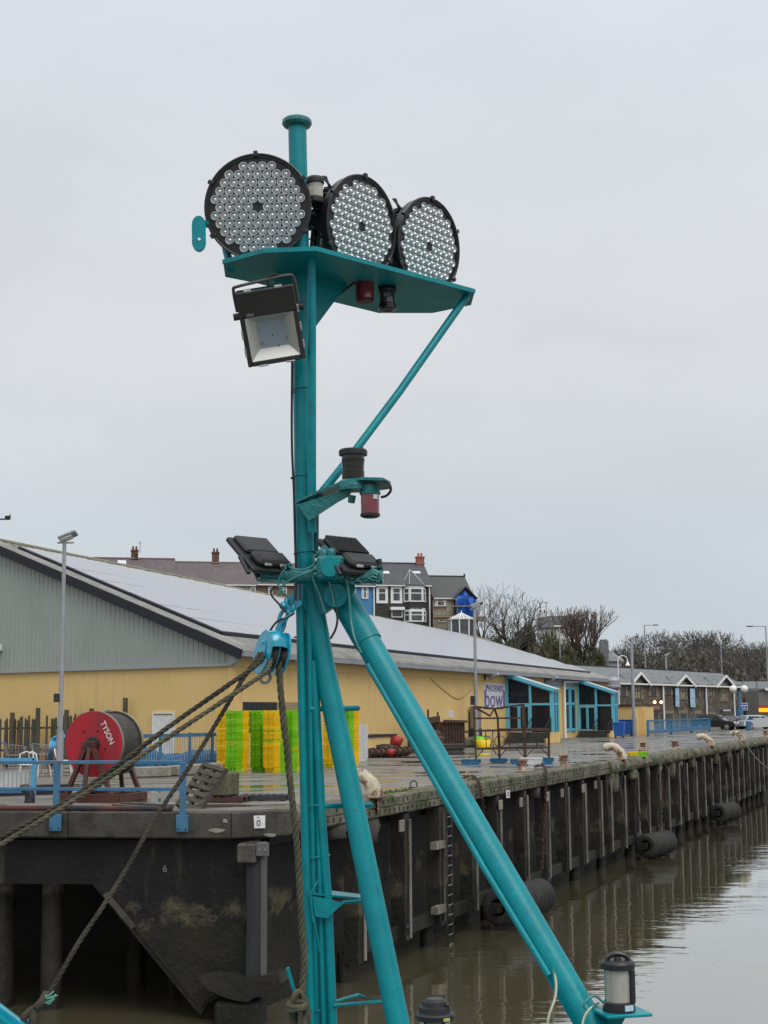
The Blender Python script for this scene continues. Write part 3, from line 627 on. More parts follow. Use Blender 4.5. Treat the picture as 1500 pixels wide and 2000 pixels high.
b = MB(); b.box(W(0, 0.0, (ZC + EAVE) / 2 + .03) + GN * 0.07 + WN * 0.06, (0.34, 0.34, EAVE - ZC + 0.05), Matrix((WG, GN, Z)).transposed()); b.part('corner_flashing', mat('flash_grey', (0.3, 0.33, 0.34), .5), wh)
# roof
DROP = 0.0165                                             # the ridge falls gently towards the far end
def RF(s, t, up=0.0): return W(s, t * VR, EAVE + 0.12 + (ZR - DROP * max(s, 0) - EAVE) * t + up)
SR = solve(lambda s: RF(s, 1.0), 957, 20, 140); print('ridge end', SR, pxof(RF(SR, 1)))
b = MB(); ov = -0.35
a0, a1, a2, a3 = RF(ov, -0.035), RF(WL + .2, -0.035), RF(SR, 1.0), RF(ov, 1.0)
NS = 24
for i in range(NS):                                        # sheeted in strips, as the slope twists a little
    f0, f1 = i / NS, (i + 1) / NS; b.prism([a0.lerp(a1, f0), a0.lerp(a1, f1), a3.lerp(a2, f1), a3.lerp(a2, f0)], Z * 0.06)
bk = lambda s: W(s, 2 * VR + .4, EAVE + 0.02)
b.prism([a3 + Z * .001, a2 + Z * .001, bk(SR), bk(ov)], Z * 0.06)
b.prism([a1 + Z * .002, bk(SR) + Z * .002, a2 + Z * .002], Z * 0.055)
roof = b.part('roof', roof_sheet, wh)
k = 0                                                       # corrugation of the uncovered strips
b = MB()
for i in range(int(WL / 0.30)):
    s = i * 0.30; b.bar(RF(s, -0.03, 0.075), RF(s, 0.085, 0.075), 0.10, 0.03)
for i in range(6): 
    s = ov + 0.12 + i * 0.26; b.bar(RF(s, 0.0, 0.075), RF(s, 1.0, 0.075), 0.10, 0.03)
for i in range(int(SR / 0.6)):
    s = i * 0.6; b.bar(RF(s, 0.93, 0.075), RF(s, 0.995, 0.075), 0.12, 0.03)
cg = b.part('corrugation', roof_sheet, roof); cg['kind'] = 'stuff'
b = MB(); b.cyl(RF(ov, 1.0, 0.08), RF(SR, 1.0, 0.08), 0.14, n=8); b.part('ridge_cap', roof_moss, roof)
b = MB(); b.bar(RF(ov - .03, -0.035, -0.14) , RF(ov - .03, 1.005, -0.14), 0.07, 0.42); b.part('barge_board', dark_trim, wh)
b = MB(); b.bar(RF(ov, -0.035, -0.12) + WN * .08, RF(WL, -0.035, -0.12) + WN * .08, 0.14, 0.20); b.part('gutter', grey_trim, wh)
b = MB(); rectf(b, W(0), WD, WN, 0.05, WL, EAVE - 0.28, EAVE - 0.06, 0.1); b.part('fascia', grey_trim, wh)
# solar panels in rows on the slope
rows, t0, t1 = 7, 0.098, 0.915; NC = 36
sol = MB(); u_ = (RF(1, 0) - RF(0, 0)); vdir = (RF(0, 1) - RF(0, 0)); rh = (t1 - t0) / rows; up_n = u_.cross(vdir).normalized(); up_n = up_n if up_n.z > 0 else -up_n
s_start, s_end = 1.35, WL - 2.0; cw = (s_end - s_start) / NC
hp = vdir * (rh * 0.5) - vdir.normalized() * 0.035; hu = u_ * (cw / 2) - u_ * 0.006
base = [-hu - hp, hu - hp, hu + hp, -hu + hp]
sol.prism([p + up_n * 0.0 for p in base], up_n * 0.045); sol_me = sol.mesh('solar_panel', solar)
for r in range(rows):
    for c in range(NC):
        tt = t0 + rh * (r + 0.5); s = s_start + cw * (c + 0.5)
        if s > WL + (SR - WL) * tt - 1.6: continue
        o = bpy.data.objects.new('solar_panel', sol_me); COL.objects.link(o); o.parent = roof
        o.location = RF(s, tt) + up_n * (0.20 + 0.004 * ((r * 7 + c * 3) % 3)) - WO
b = MB(); b.bar(RF(s_start, t0 - .004, 0.13), RF(s_end, t0 - .004, 0.13), 0.05, 0.16); b.bar(RF(s_start - .03, t0, 0.13), RF(s_start - .03, t1, 0.13), 0.05, 0.12); b.part('mounting_rail', dark_trim, roof)
# louvre opening, gable door, notices and lamps on the walls
s0, z1 = WS(474, 1371); s1, _ = WS(540, 1371)
b = MB(); rectf(b, W(0), WD, WN, s0, s1, z1 - 1.3, z1, 0.02); b.part('vent_opening', dark_trim, wh)
b = MB(); rectf(b, W(0), WD, WN, s1, s1 + 2.6, z1 - 1.3, z1, 0.025); b.part('vent_cover', mat('vent_tan', (0.30, 0.22, 0.13), .8), wh)
v0, zt = WGv(341, 1394); v1, zb = WGv(301, 1394)
dr = MB(); rectf(dr, W(0), WG, GN, v0 + .05, v1 - .05, 0.1, zt - .06, 0.05); door = dr.part('door', white_paint, wh)
b = MB(); rectf(b, W(0), WG, GN, v0 - .04, v0 + .05, 0.05, zt, 0.09); rectf(b, W(0), WG, GN, v1 - .05, v1 + .04, 0.05, zt, 0.09); rectf(b, W(0), WG, GN, v0 - .04, v1 + .04, zt, zt + .08, 0.09); b.part('frame', white_paint, door)
b = MB(); p = W(0, v0 + .25, 1.1) + GN * .07; b.box(p, (.05, .06, .16)); b.part('handle', dark_metal, door)
v_, z_ = WGv(2, 1266); b = MB(); b.box(W(0, v_, z_) + GN * .2, (.5, .2, .3), Matrix((WG, GN, Z)).transposed(), 0, .03); b.part('alarm_box', white_paint, wh)
def wall_board(px0, px1, py0, py1, name, label, lettering, nn=0.02):
    pm = (px0 + px1) / 2; s0, zt = WS(px0, py0, nn); s1, _ = WS(px1, py0, nn); _, zb = WS(px0, py1, nn)
    th = empty(name, W(s0, 0, zb) + WN * nn, label, 'sign')
    b = MB(); rectf(b, W(0), WD, WN, s0, s1, zb, zt, 0.04); b.part('board', sign_white, th)
    cx, w_, h_ = (s0 + s1) / 2, s1 - s0, zt - zb
    for body, size, fx, fz, m_, sx in lettering:
        Mx = basis(WD * sx, Z, WN, W(cx + fx * w_, 0, zb + fz * h_) + WN * 0.062); text_mesh(body, size, Mx).part('lettering', m_, th)
    return th, cx, w_, h_, zb
sgn_, cx, w_, h_, zb = wall_board(944, 985.5, 1334, 1384, 'bowling_sign', 'white sign with purple lettering on the yellow warehouse wall', [('PHOENIX', 0.62, 0, 0.80, sign_purple, 1.55), ('bowl', 1.65, 0, 0.36, sign_purple, 1.42)])
b = MB()
for sx in (-1, 1): rectf(b, W(0), WD, WN, cx + sx * w_ * .47 - .06, cx + sx * w_ * .47 + .06, zb + .06, zb + h_ * .72, .055)
b.part('pin_stripe', sign_purple, sgn_)
wall_board(877, 884.5, 1388, 1402, 'notice', 'small white notice on the yellow wall above the rusty machinery', [('i', 0.3, 0, 0.66, letter_black, 1.3)])
def wall_flood(px, py, label):
    s_, z_ = WS(px, py); c = W(s_, 0, z_) + WN * .5; t = empty('wall_floodlight', W(s_, 0, z_), label, 'floodlight', 'floodlights on the warehouse wall')
    b = MB(); b.bar(W(s_, 0, z_ - .25) + WN * .05, W(s_, 0, z_ + .35) + WN * .05, .14, .08); b.bar(W(s_, 0, z_) + WN * .05, c - Z * .05, .07, .07); b.part('bracket', dark_metal, t)
    b = MB(); b.bar(c - WN * .15 - Z * .22, c + WN * .42 + Z * .12, .5, .16); b.part('lamp_head', galv, t)
wall_flood(946, 1320, 'grey floodlight on the wall above the bowling sign'); wall_flood(560, 1284, 'grey floodlight under the eave left of the mast')
wall_flood(1064, 1326, 'grey floodlight under the eave between the two glazed porches')
# ------------------------------------------------------------------ glazed porches
def porch(px_wall, px_out, py_wt, py_ot, py_floor, dep, label):
    s0 = WS(px_wall, 1400)[0]; nout = solve(lambda n: W(s0) + WN * n, px_out, 0.3, 9)
    o = W(s0); zt0 = HIT(px_wall, py_wt, o, WD).z; zt1 = HIT(px_out, py_ot, o, WD).z; zf = max(0.5, HIT((px_wall + px_out) / 2, py_floor, o, WD).z)
    t = empty('glazed_porch', o, label, 'porch')
    zr = lambda n: zt0 + (zt1 - zt0) * n / nout
    fd = -WD                                             # the glazed front looks down the quay
    b = MB(); b.prism([o + WN * .02, o + WN * (nout + .15), o + WN * (nout + .15) + WD * dep, o + WN * .02 + WD * dep], Z * (zf - .02)); b.part('plinth', yellow_wall, t)
    b = MB(); pw = 0.16; zm = zf + (zt1 - zf) * 0.66
    nm = nout * 0.53
    for n in (pw / 2 + .02, nm, nout - pw / 2): b.prism([o + WN * (n - pw / 2) + Z * zf, o + WN * (n + pw / 2) + Z * zf, o + WN * (n + pw / 2) + Z * zr(n + pw / 2), o + WN * (n - pw / 2) + Z * zr(n - pw / 2)], fd * .12)
    b.prism([o + WN * .02 + Z * (zm - .07) + fd * .01, o + WN * nout + Z * (zm - .07) + fd * .01, o + WN * nout + Z * (zm + .07) + fd * .01, o + WN * .02 + Z * (zm + .07) + fd * .01], fd * .10)
    b.prism([o + WN * .02 + Z * (zr(0) - .18) + fd * .02, o + WN * nout + Z * (zr(nout) - .18) + fd * .02, o + WN * nout + Z * (zr(nout) + .02) + fd * .02, o + WN * .02 + Z * (zr(0) + .02) + fd * .02], fd * .12)
    for k in range(3):                                    # river side mullions
        p = o + WN * nout + WD * (dep * k / 2); b.prism([p - WD * .07 + Z * zf, p + WD * .07 + Z * zf, p + WD * .07 + Z * zt1, p - WD * .07 + Z * zt1], WN * .1)
    p = o + WN * nout; b.prism([p + WD * .08 + Z * (zm - .06), p + WD * dep + Z * (zm - .06), p + WD * dep + Z * (zm + .06), p + WD * .08 + Z * (zm + .06)], WN * .08)
    b.prism([p + WD * .08 + Z * (zt1 - .15), p + WD * dep + Z * (zt1 - .15), p + WD * dep + Z * zt1, p + WD * .08 + Z * zt1], WN * .09)
    b.part('frame', cyan_frame, t)
    for (n0, n1, za, top) in ((pw, nm - pw / 2, zm + .07, True), (nm + pw / 2, nout - pw, zm + .07, True), (nm + pw / 2, nout - pw, zf, False)):
        b = MB(); b.prism([o + WN * n0 + Z * za, o + WN * n1 + Z * za, o + WN * n1 + Z * ((zr(n1) - .1) if top else zm), o + WN * n0 + Z * ((zr(n0) - .1) if top else zm)], fd * .03); b.part('pane', glass_dark, t)
    for k in range(2):
        n0 = pw + .02 + k * (nm - pw * 1.5) / 2; n1 = n0 + (nm - pw * 1.5) / 2 - .02
        framed(t, 'door', o, WN, fd, n0, n1, zf + .02, zm - .09, cyan_frame, glass_dark, .09, .09)
    for k in range(2):
        b = MB(); p0 = o + WN * nout + WD * (dep * k / 2 + .08); p1 = o + WN * nout + WD * (dep * (k + 1) / 2 - .08); b.prism([p0 + Z * zf, p1 + Z * zf, p1 + Z * (zt1 - .1), p0 + Z * (zt1 - .1)], WN * .03); b.part('pane', glass_dark, t)
    b = MB(); b.prism([o + Z * (zr(0) + .06) + fd * .25, o + WN * (nout + .2) + Z * (zr(nout + .2) + .06) + fd * .25, o + WN * (nout + .2) + Z * (zr(nout + .2) + .06) + WD * dep, o + Z * (zr(0) + .06) + WD * dep], Z * .08)
    b.part('roof', mat('porch_roof', (0.42, 0.44, 0.48), .5), t)
    b = MB(); b.bar(o + Z * (zr(0) + .03) + fd * .27, o + WN * (nout + .2) + Z * (zr(nout + .2) + .03) + fd * .27, .06, .22); b.part('fascia', cyan_frame, t)
    ns = 5; st = MB()
    for k in range(ns):
        st = MB(); h = zf * (k + 1) / (ns + .2); d0 = (ns - k) * .32
        st.prism([o + WN * .25 + fd * d0, o + WN * (nout - .25) + fd * d0, o + WN * (nout - .25) + fd * (d0 - .325), o + WN * .25 + fd * (d0 - .325)], Z * h); st.part('step', step_m, t)
    for nx in (nout - .12, nm + .1):
        b = MB(); q0 = o + WN * nx + fd * 1.75; q1 = o + WN * nx + fd * .12 + Z * zf
        b.tube([q0, q0 + Z * .95, q1 + Z * .95, q1], .035, 6); b.bar(q0 + Z * .5, q1 + Z * .5, .04, .04); b.part('handrail', plastic_black, t)
    b = MB(); b.prism([o + WN * (nout - .2) + fd * 1.7, o + WN * (nout + .1) + fd * 1.7, o + WN * (nout + .1) + fd * .002, o + WN * (nout - .2) + fd * .002], Z * .3)
    b.prism([o + WN * (nout - .2) + fd * .6 + Z * .3, o + WN * (nout + .1) + fd * .6 + Z * .3, o + WN * (nout + .1) + fd * .002 + Z * .3, o + WN * (nout - .2) + fd * .002 + Z * .3], Z * (zf - .32)); b.part('stair_wall', yellow_wall, t)
    print('porch', s0, nout, zt0, zt1, zf); return s0
pa = porch(989, 1081, 1318, 1347, 1430, 1.3, 'glazed porch with cyan frame next to the bowling sign')
pb = porch(1128, 1200, 1329, 1352, 1428, 1.3, 'farther glazed porch with cyan frame beside the blue bins')
for (pxa, pxb) in ((1078, 1090), (1101, 1111), (1113, 1123)):
    s0 = WS(pxa, 1380)[0]; s1 = WS(pxb, 1380)[0]
    framed(wh, 'window', W(0), WD, WN, s0, s1, 0.5, 4.0, cyan_frame, glass_dark, .22, .10, (), (.62,))
s0 = WS(1062, 1330)[0]; s1 = WS(1124, 1330)[0]; b = MB(); rectf(b, W(0), WD, WN, s0, s1, 4.02, EAVE - .3, .05); b.part('panel', grey_trim, wh)
s0 = WS(1098, 1380)[0]; b = MB(); b.cyl(W(s0, 0, 0) + WN * .2, W(s0, 0, 4.35) + WN * .2, .11, n=8); b.cyl(W(s0, 0, 4.35) + WN * .2, W(s0 + 9, 0, 4.5) + WN * .2, .09, n=8); b.part('downpipe', trim_white, wh)
b = MB(); pts = [W(WS(840, 1325)[0], 0, WS(840, 1325)[1]) + WN * .03, W(WS(862, 1345)[0], 0, WS(862, 1345)[1]) + WN * .03, W(WS(895, 1365)[0], 0, WS(895, 1365)[1]) + WN * .03, W(WS(922, 1345)[0], 0, WS(922, 1345)[1]) + WN * .03]
b.tube(smooth_path(pts, 6), .02, 5); b.part('wall_cable', mat('wall_cable_m', (.4, .28, .11), .8), wh)
# ------------------------------------------------------------------ annex beyond, bins, extract stack
ax0 = G(1206, 1440); 
AB = Q(0)                                                  # simple block built along the warehouse line
sA = solve(lambda s: W(s) + WN * 2.0, 1206, 60, 160); 
o = W(sA) + WN * 2.0
nw = solve(lambda n: o + WN * n, 1241, 0.3, 12); dp = 7.0
zt = HIT(1241, 1379, o, WD).z
an = empty('annex', o, 'low yellow flat roofed annex beyond the farther porch', 'building')
b = MB(); b.prism([o, o + WN * nw, o + WN * nw + WD * dp, o + WD * dp], Z * zt); b.part('wall', yellow_wall, an)
b = MB(); b.prism([o - WD * .15 - WN * .1, o + WN * (nw + .1) - WD * .15, o + WN * (nw + .1) + WD * dp, o + WD * dp - WN * .1], Z * .14); 
rfo = b.part('roof', dark_trim, an); rfo.location.z += zt + .001
o2 = o + WN * (nw - .02) + WD * 1.6
wn2 = solve(lambda n: o2 + WN * n, 1261, 0.1, 8)
b = MB(); b.prism([o2, o2 + WN * wn2, o2 + WN * wn2 + WD * 4, o2 + WD * 4], Z * (zt - .12)); b.part('meter_housing', yellow_wall, an)
b = MB(); rectf(b, o, WN, -WD, nw * .05, nw * .75, zt - 1.35, zt - 1.22, .12); rectf(b, o, WN, -WD, nw * .35, nw * .42, .6, zt - 1.5, .06); b.part('pipework', dark_trim, an)
sv = W(sA) + WN * 2.3 + WD * 1.0
stx = P(1200, 1370, sv.y); stk = empty('extract_stack', V((stx.x, stx.y, 0)), 'galvanised extract vent with bell cowl above the annex roof', 'vent')
zc_ = P(1200, 1322, sv.y).z
b = MB(); b.cyl(V((stx.x, stx.y, 0)), V((stx.x, stx.y, zc_ - 1.2)), .32, n=12); b.part('duct', galv, stk)
b = MB(); b.lathe([(.32, zc_ - 1.2), (.6, zc_ - .9), (.6, zc_ - .75), (.52, zc_ - .7), (.52, zc_ - .3), (.36, zc_ - .1), (.2, zc_)], Matrix.Translation((stx.x, stx.y, 0)), 14); b.part('cowl', galv, stk)
def wheelie(px, py, w_, h_, label):
    p = G(px, py); d = V((WN.x, WN.y, 0)); e = WD
    t = empty('wheelie_bin', p, label, 'bin', 'blue wheelie bins by the annex'); M_ = Matrix((d, e, Z)).transposed()
    b = MB(); a = w_ / 2; c = w_ * .38
    bot = [p + d * (sx * a * .82) + e * (sy * c * .85) + Z * .12 for sx, sy in ((-1, -1), (1, -1), (1, 1), (-1, 1))]; top = [p + d * (sx * a) + e * (sy * c) + Z * (h_ * .9) for sx, sy in ((-1, -1), (1, -1), (1, 1), (-1, 1))]
    b.add(bot + top, [(3, 2, 1, 0), (4, 5, 6, 7), (0, 1, 5, 4), (1, 2, 6, 5), (2, 3, 7, 6), (3, 0, 4, 7)]); b.part('body', bin_blue, t)
    b = MB(); b.box(p + Z * (h_ * .93), (w_ * 1.06, w_ * .84, h_ * .07), M_, 0, .03); b.part('lid', bin_blue, t)
    for sx in (-1, 1):
        b = MB(); q = p + d * (sx * a * .7) + Z * .12; b.cyl(q - d * .05, q + d * .05, .12, n=10); b.part('wheel', plastic_black, t)
wheelie(1210, 1441, .85, 1.25, 'smaller blue wheelie bin standing right beside the porch steps'); wheelie(1223, 1437, 1.15, 1.4, 'larger blue wheelie bin next to the lamp post')
b = MB(); q = G(1222, 1434); b.box(q + V((.05, -.62, .95)), (.25, .02, .25)); 
# ------------------------------------------------------------------ far stone building
SA = V((28.64, 159.75, 0)); SBv = V((45.0, 186.15, 0)); SD = (SBv - SA).normalized(); SN = V((SD.y, -SD.x, 0))
def SS(px, py): p = HIT(px, py, SA, SN); return (p - SA).dot(SD), p.z
s_l = SS(1150, 1380)[0]; s_r = SS(1452, 1380)[0]; ZE = SS(1452, 1339)[1]; ZE = (ZE + SS(1217, 1334)[1]) / 2
sb = empty('stone_building', SA, 'long two storey rubble stone building with three gablets in its slate roof', 'building')
def SP(s, n=0.0, z=0.0): return SA + SD * s + SN * n + Z * z
dpt = 9.0
b = MB(); b.prism([SP(s_l), SP(s_r), SP(s_r, -dpt), SP(s_l, -dpt)], Z * ZE); b.part('wall', stone_m, sb)
zrg = P(1405, 1311, SP(s_r - 6, -dpt / 2).y).z; print('stone', s_l, s_r, ZE, zrg)
b = MB(); e_ = .35
hipr = solve(lambda s: SP(s, -dpt / 2, zrg), 1407, s_l, s_r + 5)
A, B, C, D = SP(s_l - e_, e_, ZE - .1), SP(s_r + e_, e_, ZE - .1), SP(s_r + e_, -dpt - e_, ZE - .1), SP(s_l - e_, -dpt - e_, ZE - .1); R0, R1 = SP(s_l - e_, -dpt / 2, zrg), SP(hipr, -dpt / 2, zrg)
b.add([A, B, C, D, R0, R1], [(0, 1, 5, 4), (1, 2, 5), (2, 3, 4, 5), (3, 0, 4), (3, 2, 1, 0)]); srf = b.part('roof', slate_grey, sb)
b = MB(); b.bar(R0, R1, .25, .18); b.part('ridge_tiles', dark_trim, srf)
b = MB(); b.bar(SP(s_l, e_ + .05, ZE - .16), SP(s_r + e_, e_ + .05, ZE - .16), .12, .16); b.part('gutter', trim_white, sb)
slope = (zrg - ZE) / (dpt / 2 + e_)
for gx, gy in ((1245, 1317), (1333, 1322), (1412, 1322.5)):
    sc = SS(gx, 1340)[0]; zp = SS(gx, gy)[1]; hw = SS(gx + 17, 1340)[0] - sc; n0 = .06
    b = MB(); b.prism([SP(sc - hw, n0 - .1, ZE - .2), SP(sc + hw, n0 - .1, ZE - .2), SP(sc, n0 - .1, zp)], SN * .1); gb = b.part('gablet', stone_m, sb)
    bk_ = (zp - ZE) / slope; L0, R_, T0 = SP(sc - hw - .3, .45, ZE - .25), SP(sc + hw + .3, .45, ZE - .25), SP(sc, .45, zp + .12); T1 = SP(sc, -bk_ + .2, zp + .12)
    b = MB(); b.prism([L0, T0, T1, SP(sc - hw - .3, 0.2, ZE - .15)], Z * .06); b.prism([R_, T0, T1, SP(sc + hw + .3, 0.2, ZE - .15)], Z * .061); b.part('gablet_roof', slate_grey, gb)
    b = MB(); b.bar(L0 + SN * .04, T0 + SN * .04, .05, .28); b.bar(T0 + SN * .05, R_ + SN * .05, .05, .28); b.part('barge_board', trim_white, gb)
quoin = mat('pale_quoins', (0.24, 0.215, 0.165), .9, col2=(0.14, 0.12, 0.09), scale=2)
def swin(px0, px1, py0, py1, kind='window', lit=False):
    s0, zt = SS(px0, py0); s1, _ = SS(px1, py0); _, zb = SS((px0 + px1) / 2, py1); zb = max(zb, 0.05)
    wm = mat('lit_pane_tan', (0.30, 0.25, 0.16), .8) if lit else window_glass  # lit windows: indoor light put into a tan pane colour
    f = framed(sb, kind, SP(0, .0), SD, SN, s0, s1, zb, zt, mat('frame_brown', (.07, .05, .04), .6), wm, .16, .05, (.5,), (.6,) if kind == 'window' else ())
    b = MB(); nq = max(2, int((zt - zb) / .55))
    for k in range(nq):
        for sx, e0 in ((-1, s0), (1, s1)):
            wq = .38 if k % 2 else .62; zz = zb + (zt - zb) * k / nq; x0 = e0 if sx > 0 else e0 - wq
            rectf(b, SP(0), SD, SN, x0 + .02 * sx, x0 + wq + .02 * sx, zz + .02, zz + (zt - zb) / nq - .02, .06)
    rectf(b, SP(0), SD, SN, s0 - .4, s1 + .4, zt + .02, zt + .35, .07)
    b.part('quoins', quoin, f)
for a in ((1212, 1221, 1338, 1360), (1239, 1250, 1337, 1367), (1270, 1280, 1339, 1360), (1298, 1309, 1339, 1358), (1328, 1338, 1338, 1368), (1356, 1364, 1341, 1361), (1384, 1391, 1342, 1361), (1409, 1417, 1340, 1371), (1437, 1443, 1342, 1362)):
    swin(*a, lit=a[0] in (1239, 1328, 1409, 1384))
for a in ((1265, 1284, 1394, 1412), (1299, 1313, 1394, 1420), (1357, 1368, 1395, 1414), (1386, 1394, 1396, 1414)): swin(*a)
for a in ((1328, 1340, 1394, 1420), (1411, 1420, 1395, 1421), (1436, 1445, 1395, 1420)): swin(*a, kind='door')
for px in (1293, 1377, 1431.5):
    s_ = SS(px, 1380)[0]; b = MB(); b.cyl(SP(s_, .2, .0), SP(s_, .2, ZE - .15), .11, n=8); b.part('downpipe', trim_white, sb)
def hung(px0, px1, py0, py1, name, label, m_, n=.25, cat='sign', stripes=None, sm=None):
    s0, zt = SS(px0, py0); s1, _ = SS(px1, py0); _, zb = SS(px0, py1)
    t = empty(name, SP(s0, n, zb), label, cat); b = MB(); rectf(b, SP(0, n), SD, SN, s0, s1, zb, zt, .06); b.part('board', m_, t)
    if stripes:
        for (x0, x1, z0, z1) in stripes:
            b = MB(); rectf(b, SP(0, n), SD, SN, s0 + (s1 - s0) * x0, s0 + (s1 - s0) * x1, zb + (zt - zb) * z0, zb + (zt - zb) * z1, .075); b.part('lettering', sm, t)
    b = MB(); b.bar(SP(s0 + .1, .02, zt - .1), SP(s0 + .1, n, zt - .1), .05, .05); b.part('bracket', dark_metal, t)
ban = mat('banner_blue', (.28, .47, .62), .6, col2=(.42, .56, .68), scale=.8, stretch=(1, 1, 2))
hung(1314, 1321, 1344, 1380, 'banner', 'left of two pale blue banners on the stone building', ban, stripes=[(.25, .8, .4, .42), (.2, .8, .55, .57), (.4, .6, .08, .12)], sm=letter_black)
hung(1343, 1352, 1345, 1381, 'banner', 'right of two pale blue banners on the stone building', ban, stripes=[(.25, .8, .45, .47), (.4, .6, .08, .12)], sm=letter_black)
t_s = hung(1262, 1286, 1376, 1389, 'restaurant_sign', 'dark red sign board under two lit lamps on stone wall', mat('sign_maroon', (.10, .035, .03), .6), stripes=[(.12 + i * .16, .22 + i * .16, .3, .75) for i in range(5)], sm=mat('sign_gold', (.32, .2, .15), .6))
hung(1406, 1424, 1385, 1390, 'door_sign', 'narrow blue fascia sign over the far stone building door', mat('sign_navy', (.02, .06, .16), .5), stripes=[(.12 + i * .13, .21 + i * .13, .25, .75) for i in range(6)], sm=letter_white)
hung(1433, 1450, 1373, 1388, 'shop_sign', 'white and blue sign board at the stone building end', mat('sign_pale', (.5, .55, .62), .5), n=.6, stripes=[(.05, .9, .74, .92), (.1, .35, .3, .6), (.42, .62, .3, .6), (.7, .92, .25, .6), (.05, .95, .05, .18)], sm=mat('sign_navy2', (.03, .05, .25), .5))
for px in (1270, 1283):
    s_, z_ = SS(px, 1371.5); p = SP(s_, .5, z_); t = empty('wall_lamp', SP(s_, 0, z_), 'lit warm lamp %s over the dark red sign' % ('on the left' if px == 1270 else 'on the right'), 'lamp', 'lit lamps over the red sign')
    b = MB(); b.bar(SP(s_, .01, z_ + .2), p + Z * .2, .05, .05); b.part('arm', dark_metal, t)
    b = MB(); b.slathe([(0, -.17), (.12, -.12), (.17, 0), (.12, .12), (0, .17)], Matrix.Translation(p), 10); b.part('globe', lamp_lit, t)
# ------------------------------------------------------------------ hills
def sm(x): x = max(0.0, min(1.0, x)); return x * x * (3 - 2 * x)
def hgt(x, y):
    d = -((x - SA.x) * SN.x + (y - SA.y) * SN.y) - 12.5
    h1 = (7.6 * sm(d / 9) + 3.4 * sm((d - 9) / 9)) * (1 - 0.75 * sm((x - 24 - (y - 180) * .12) / 9)) * sm((y - 136) / 12)
    h2 = 9.5 * sm((y - 235) / 80) + 6 * sm((y - 330) / 300)
    return max(h1, h2) + 0.25 * math.sin(x * .21) * math.cos(y * .17) * sm((y - 150) / 20)
xs = [-400, -250, -150, -110] + [-90 + 4 * i for i in range(60)] + [160, 200, 260, 350, 500, 700]; ys = [134, 137] + [140 + 3 * i for i in range(36)] + [250 + 8 * i for i in range(20)] + [420, 500, 600, 800, 1100]
b = MB(); nx = len(xs); vs = [(x, y, hgt(x, y) - (0.06 if hgt(x, y) < .08 else 0)) for y in ys for x in xs]
b.add(vs, [(j * nx + i, j * nx + i + 1, (j + 1) * nx + i + 1, (j + 1) * nx + i) for j in range(len(ys) - 1) for i in range(nx - 1)], 0, True); b.struct('hill', grass_m)
# ------------------------------------------------------------------ houses on the hill
HA = math.radians(13); HX = V((math.cos(HA), math.sin(HA), 0)); HB = V((-math.sin(HA), math.cos(HA), 0)); HNf = -HB
HO = P(745, 1170, 172); HO.z = 0
def HS(px, py, n=0.0):
    p = HIT(px, py, HO + HNf * n, HNf); return (p - HO).dot(HX), p.z
def HP(s, n=0.0, z=0.0): return HO + HX * s + HNf * n + Z * z
def house(pxl, pxr, py_e, py_r, name, label, wm, rm, n=0.0, dep=8.0, gm=None, zg=9.0, ridge_off=None):
    pm = (pxl + pxr) / 2; s0, s1 = HS(pxl, py_e, n)[0], HS(pxr, py_e, n)[0]; ze = HS(pm, py_e, n)[1]
    zr = HIT(pm, py_r, HO + HNf * (n - dep / 2), HNf).z
    t = empty(name, HP((s0 + s1) / 2, n, zg), label, 'house')
    b = MB(); b.prism([HP(s0, n, zg), HP(s1, n, zg), HP(s1, n - dep, zg), HP(s0, n - dep, zg)], Z * (ze - zg))
    for sx in (s0, s1 - .25): b.prism([HP(sx, n, ze), HP(sx, n - dep, ze), HP(sx, n - dep / 2, zr - .1)], HX * .25)
    b.part('wall', wm, t)
    b = MB(); e = .3; o_ = .12
    b.prism([HP(s0 - o_, n + e, ze - .12), HP(s1 + o_, n + e, ze - .12), HP(s1 + o_, n - dep / 2, zr), HP(s0 - o_, n - dep / 2, zr)], Z * .1)
    b.prism([HP(s0 - o_, n - dep - e, ze - .12), HP(s1 + o_, n - dep - e, ze - .12), HP(s1 + o_, n - dep / 2, zr + .001), HP(s0 - o_, n - dep / 2, zr + .001)], Z * .1); r = b.part('roof', rm, t)
    b = MB(); b.bar(HP(s0 - o_, n - dep / 2, zr + .1), HP(s1 + o_, n - dep / 2, zr + .1), .26, .14); b.part('ridge_tiles', mat('ridge_red', (.19, .10, .09), .8) if rm is slate_purple else dark_trim, r)
    b = MB(); b.bar(HP(s0, n + e + .06, ze - .14), HP(s1, n + e + .06, ze - .14), .1, .12); b.part('gutter', trim_white, t)
    return dict(t=t, s0=s0, s1=s1, ze=ze, zr=zr, n=n, dep=dep, roof=r)
def hwin(h, px0, px1, py0, py1, fm=trim_white, bars=(), zb=(.62,), sur=True, name='window', n=None):
    n = h['n'] if n is None else n
    s0, zt = HS(px0, py0, n); s1, _ = HS(px1, py0, n); _, z0 = HS((px0 + px1) / 2, py1, n)
    f = framed(h['t'], name, HP(0, n), HX, HNf, s0, s1, z0, zt, fm, window_glass, .11, .12, bars, zb)
    if sur:
        b = MB()
        for a, c in ((s0 - .2, s0 - .003), (s1 + .003, s1 + .2)): rectf(b, HP(0, n), HX, HNf, a, c, z0 - .2, zt + .2, .09)
        rectf(b, HP(0, n), HX, HNf, s0, s1, zt + .003, zt + .22, .09); rectf(b, HP(0, n), HX, HNf, s0, s1, z0 - .2, z0 - .003, .12); b.part('surround', fm, f)
    return f
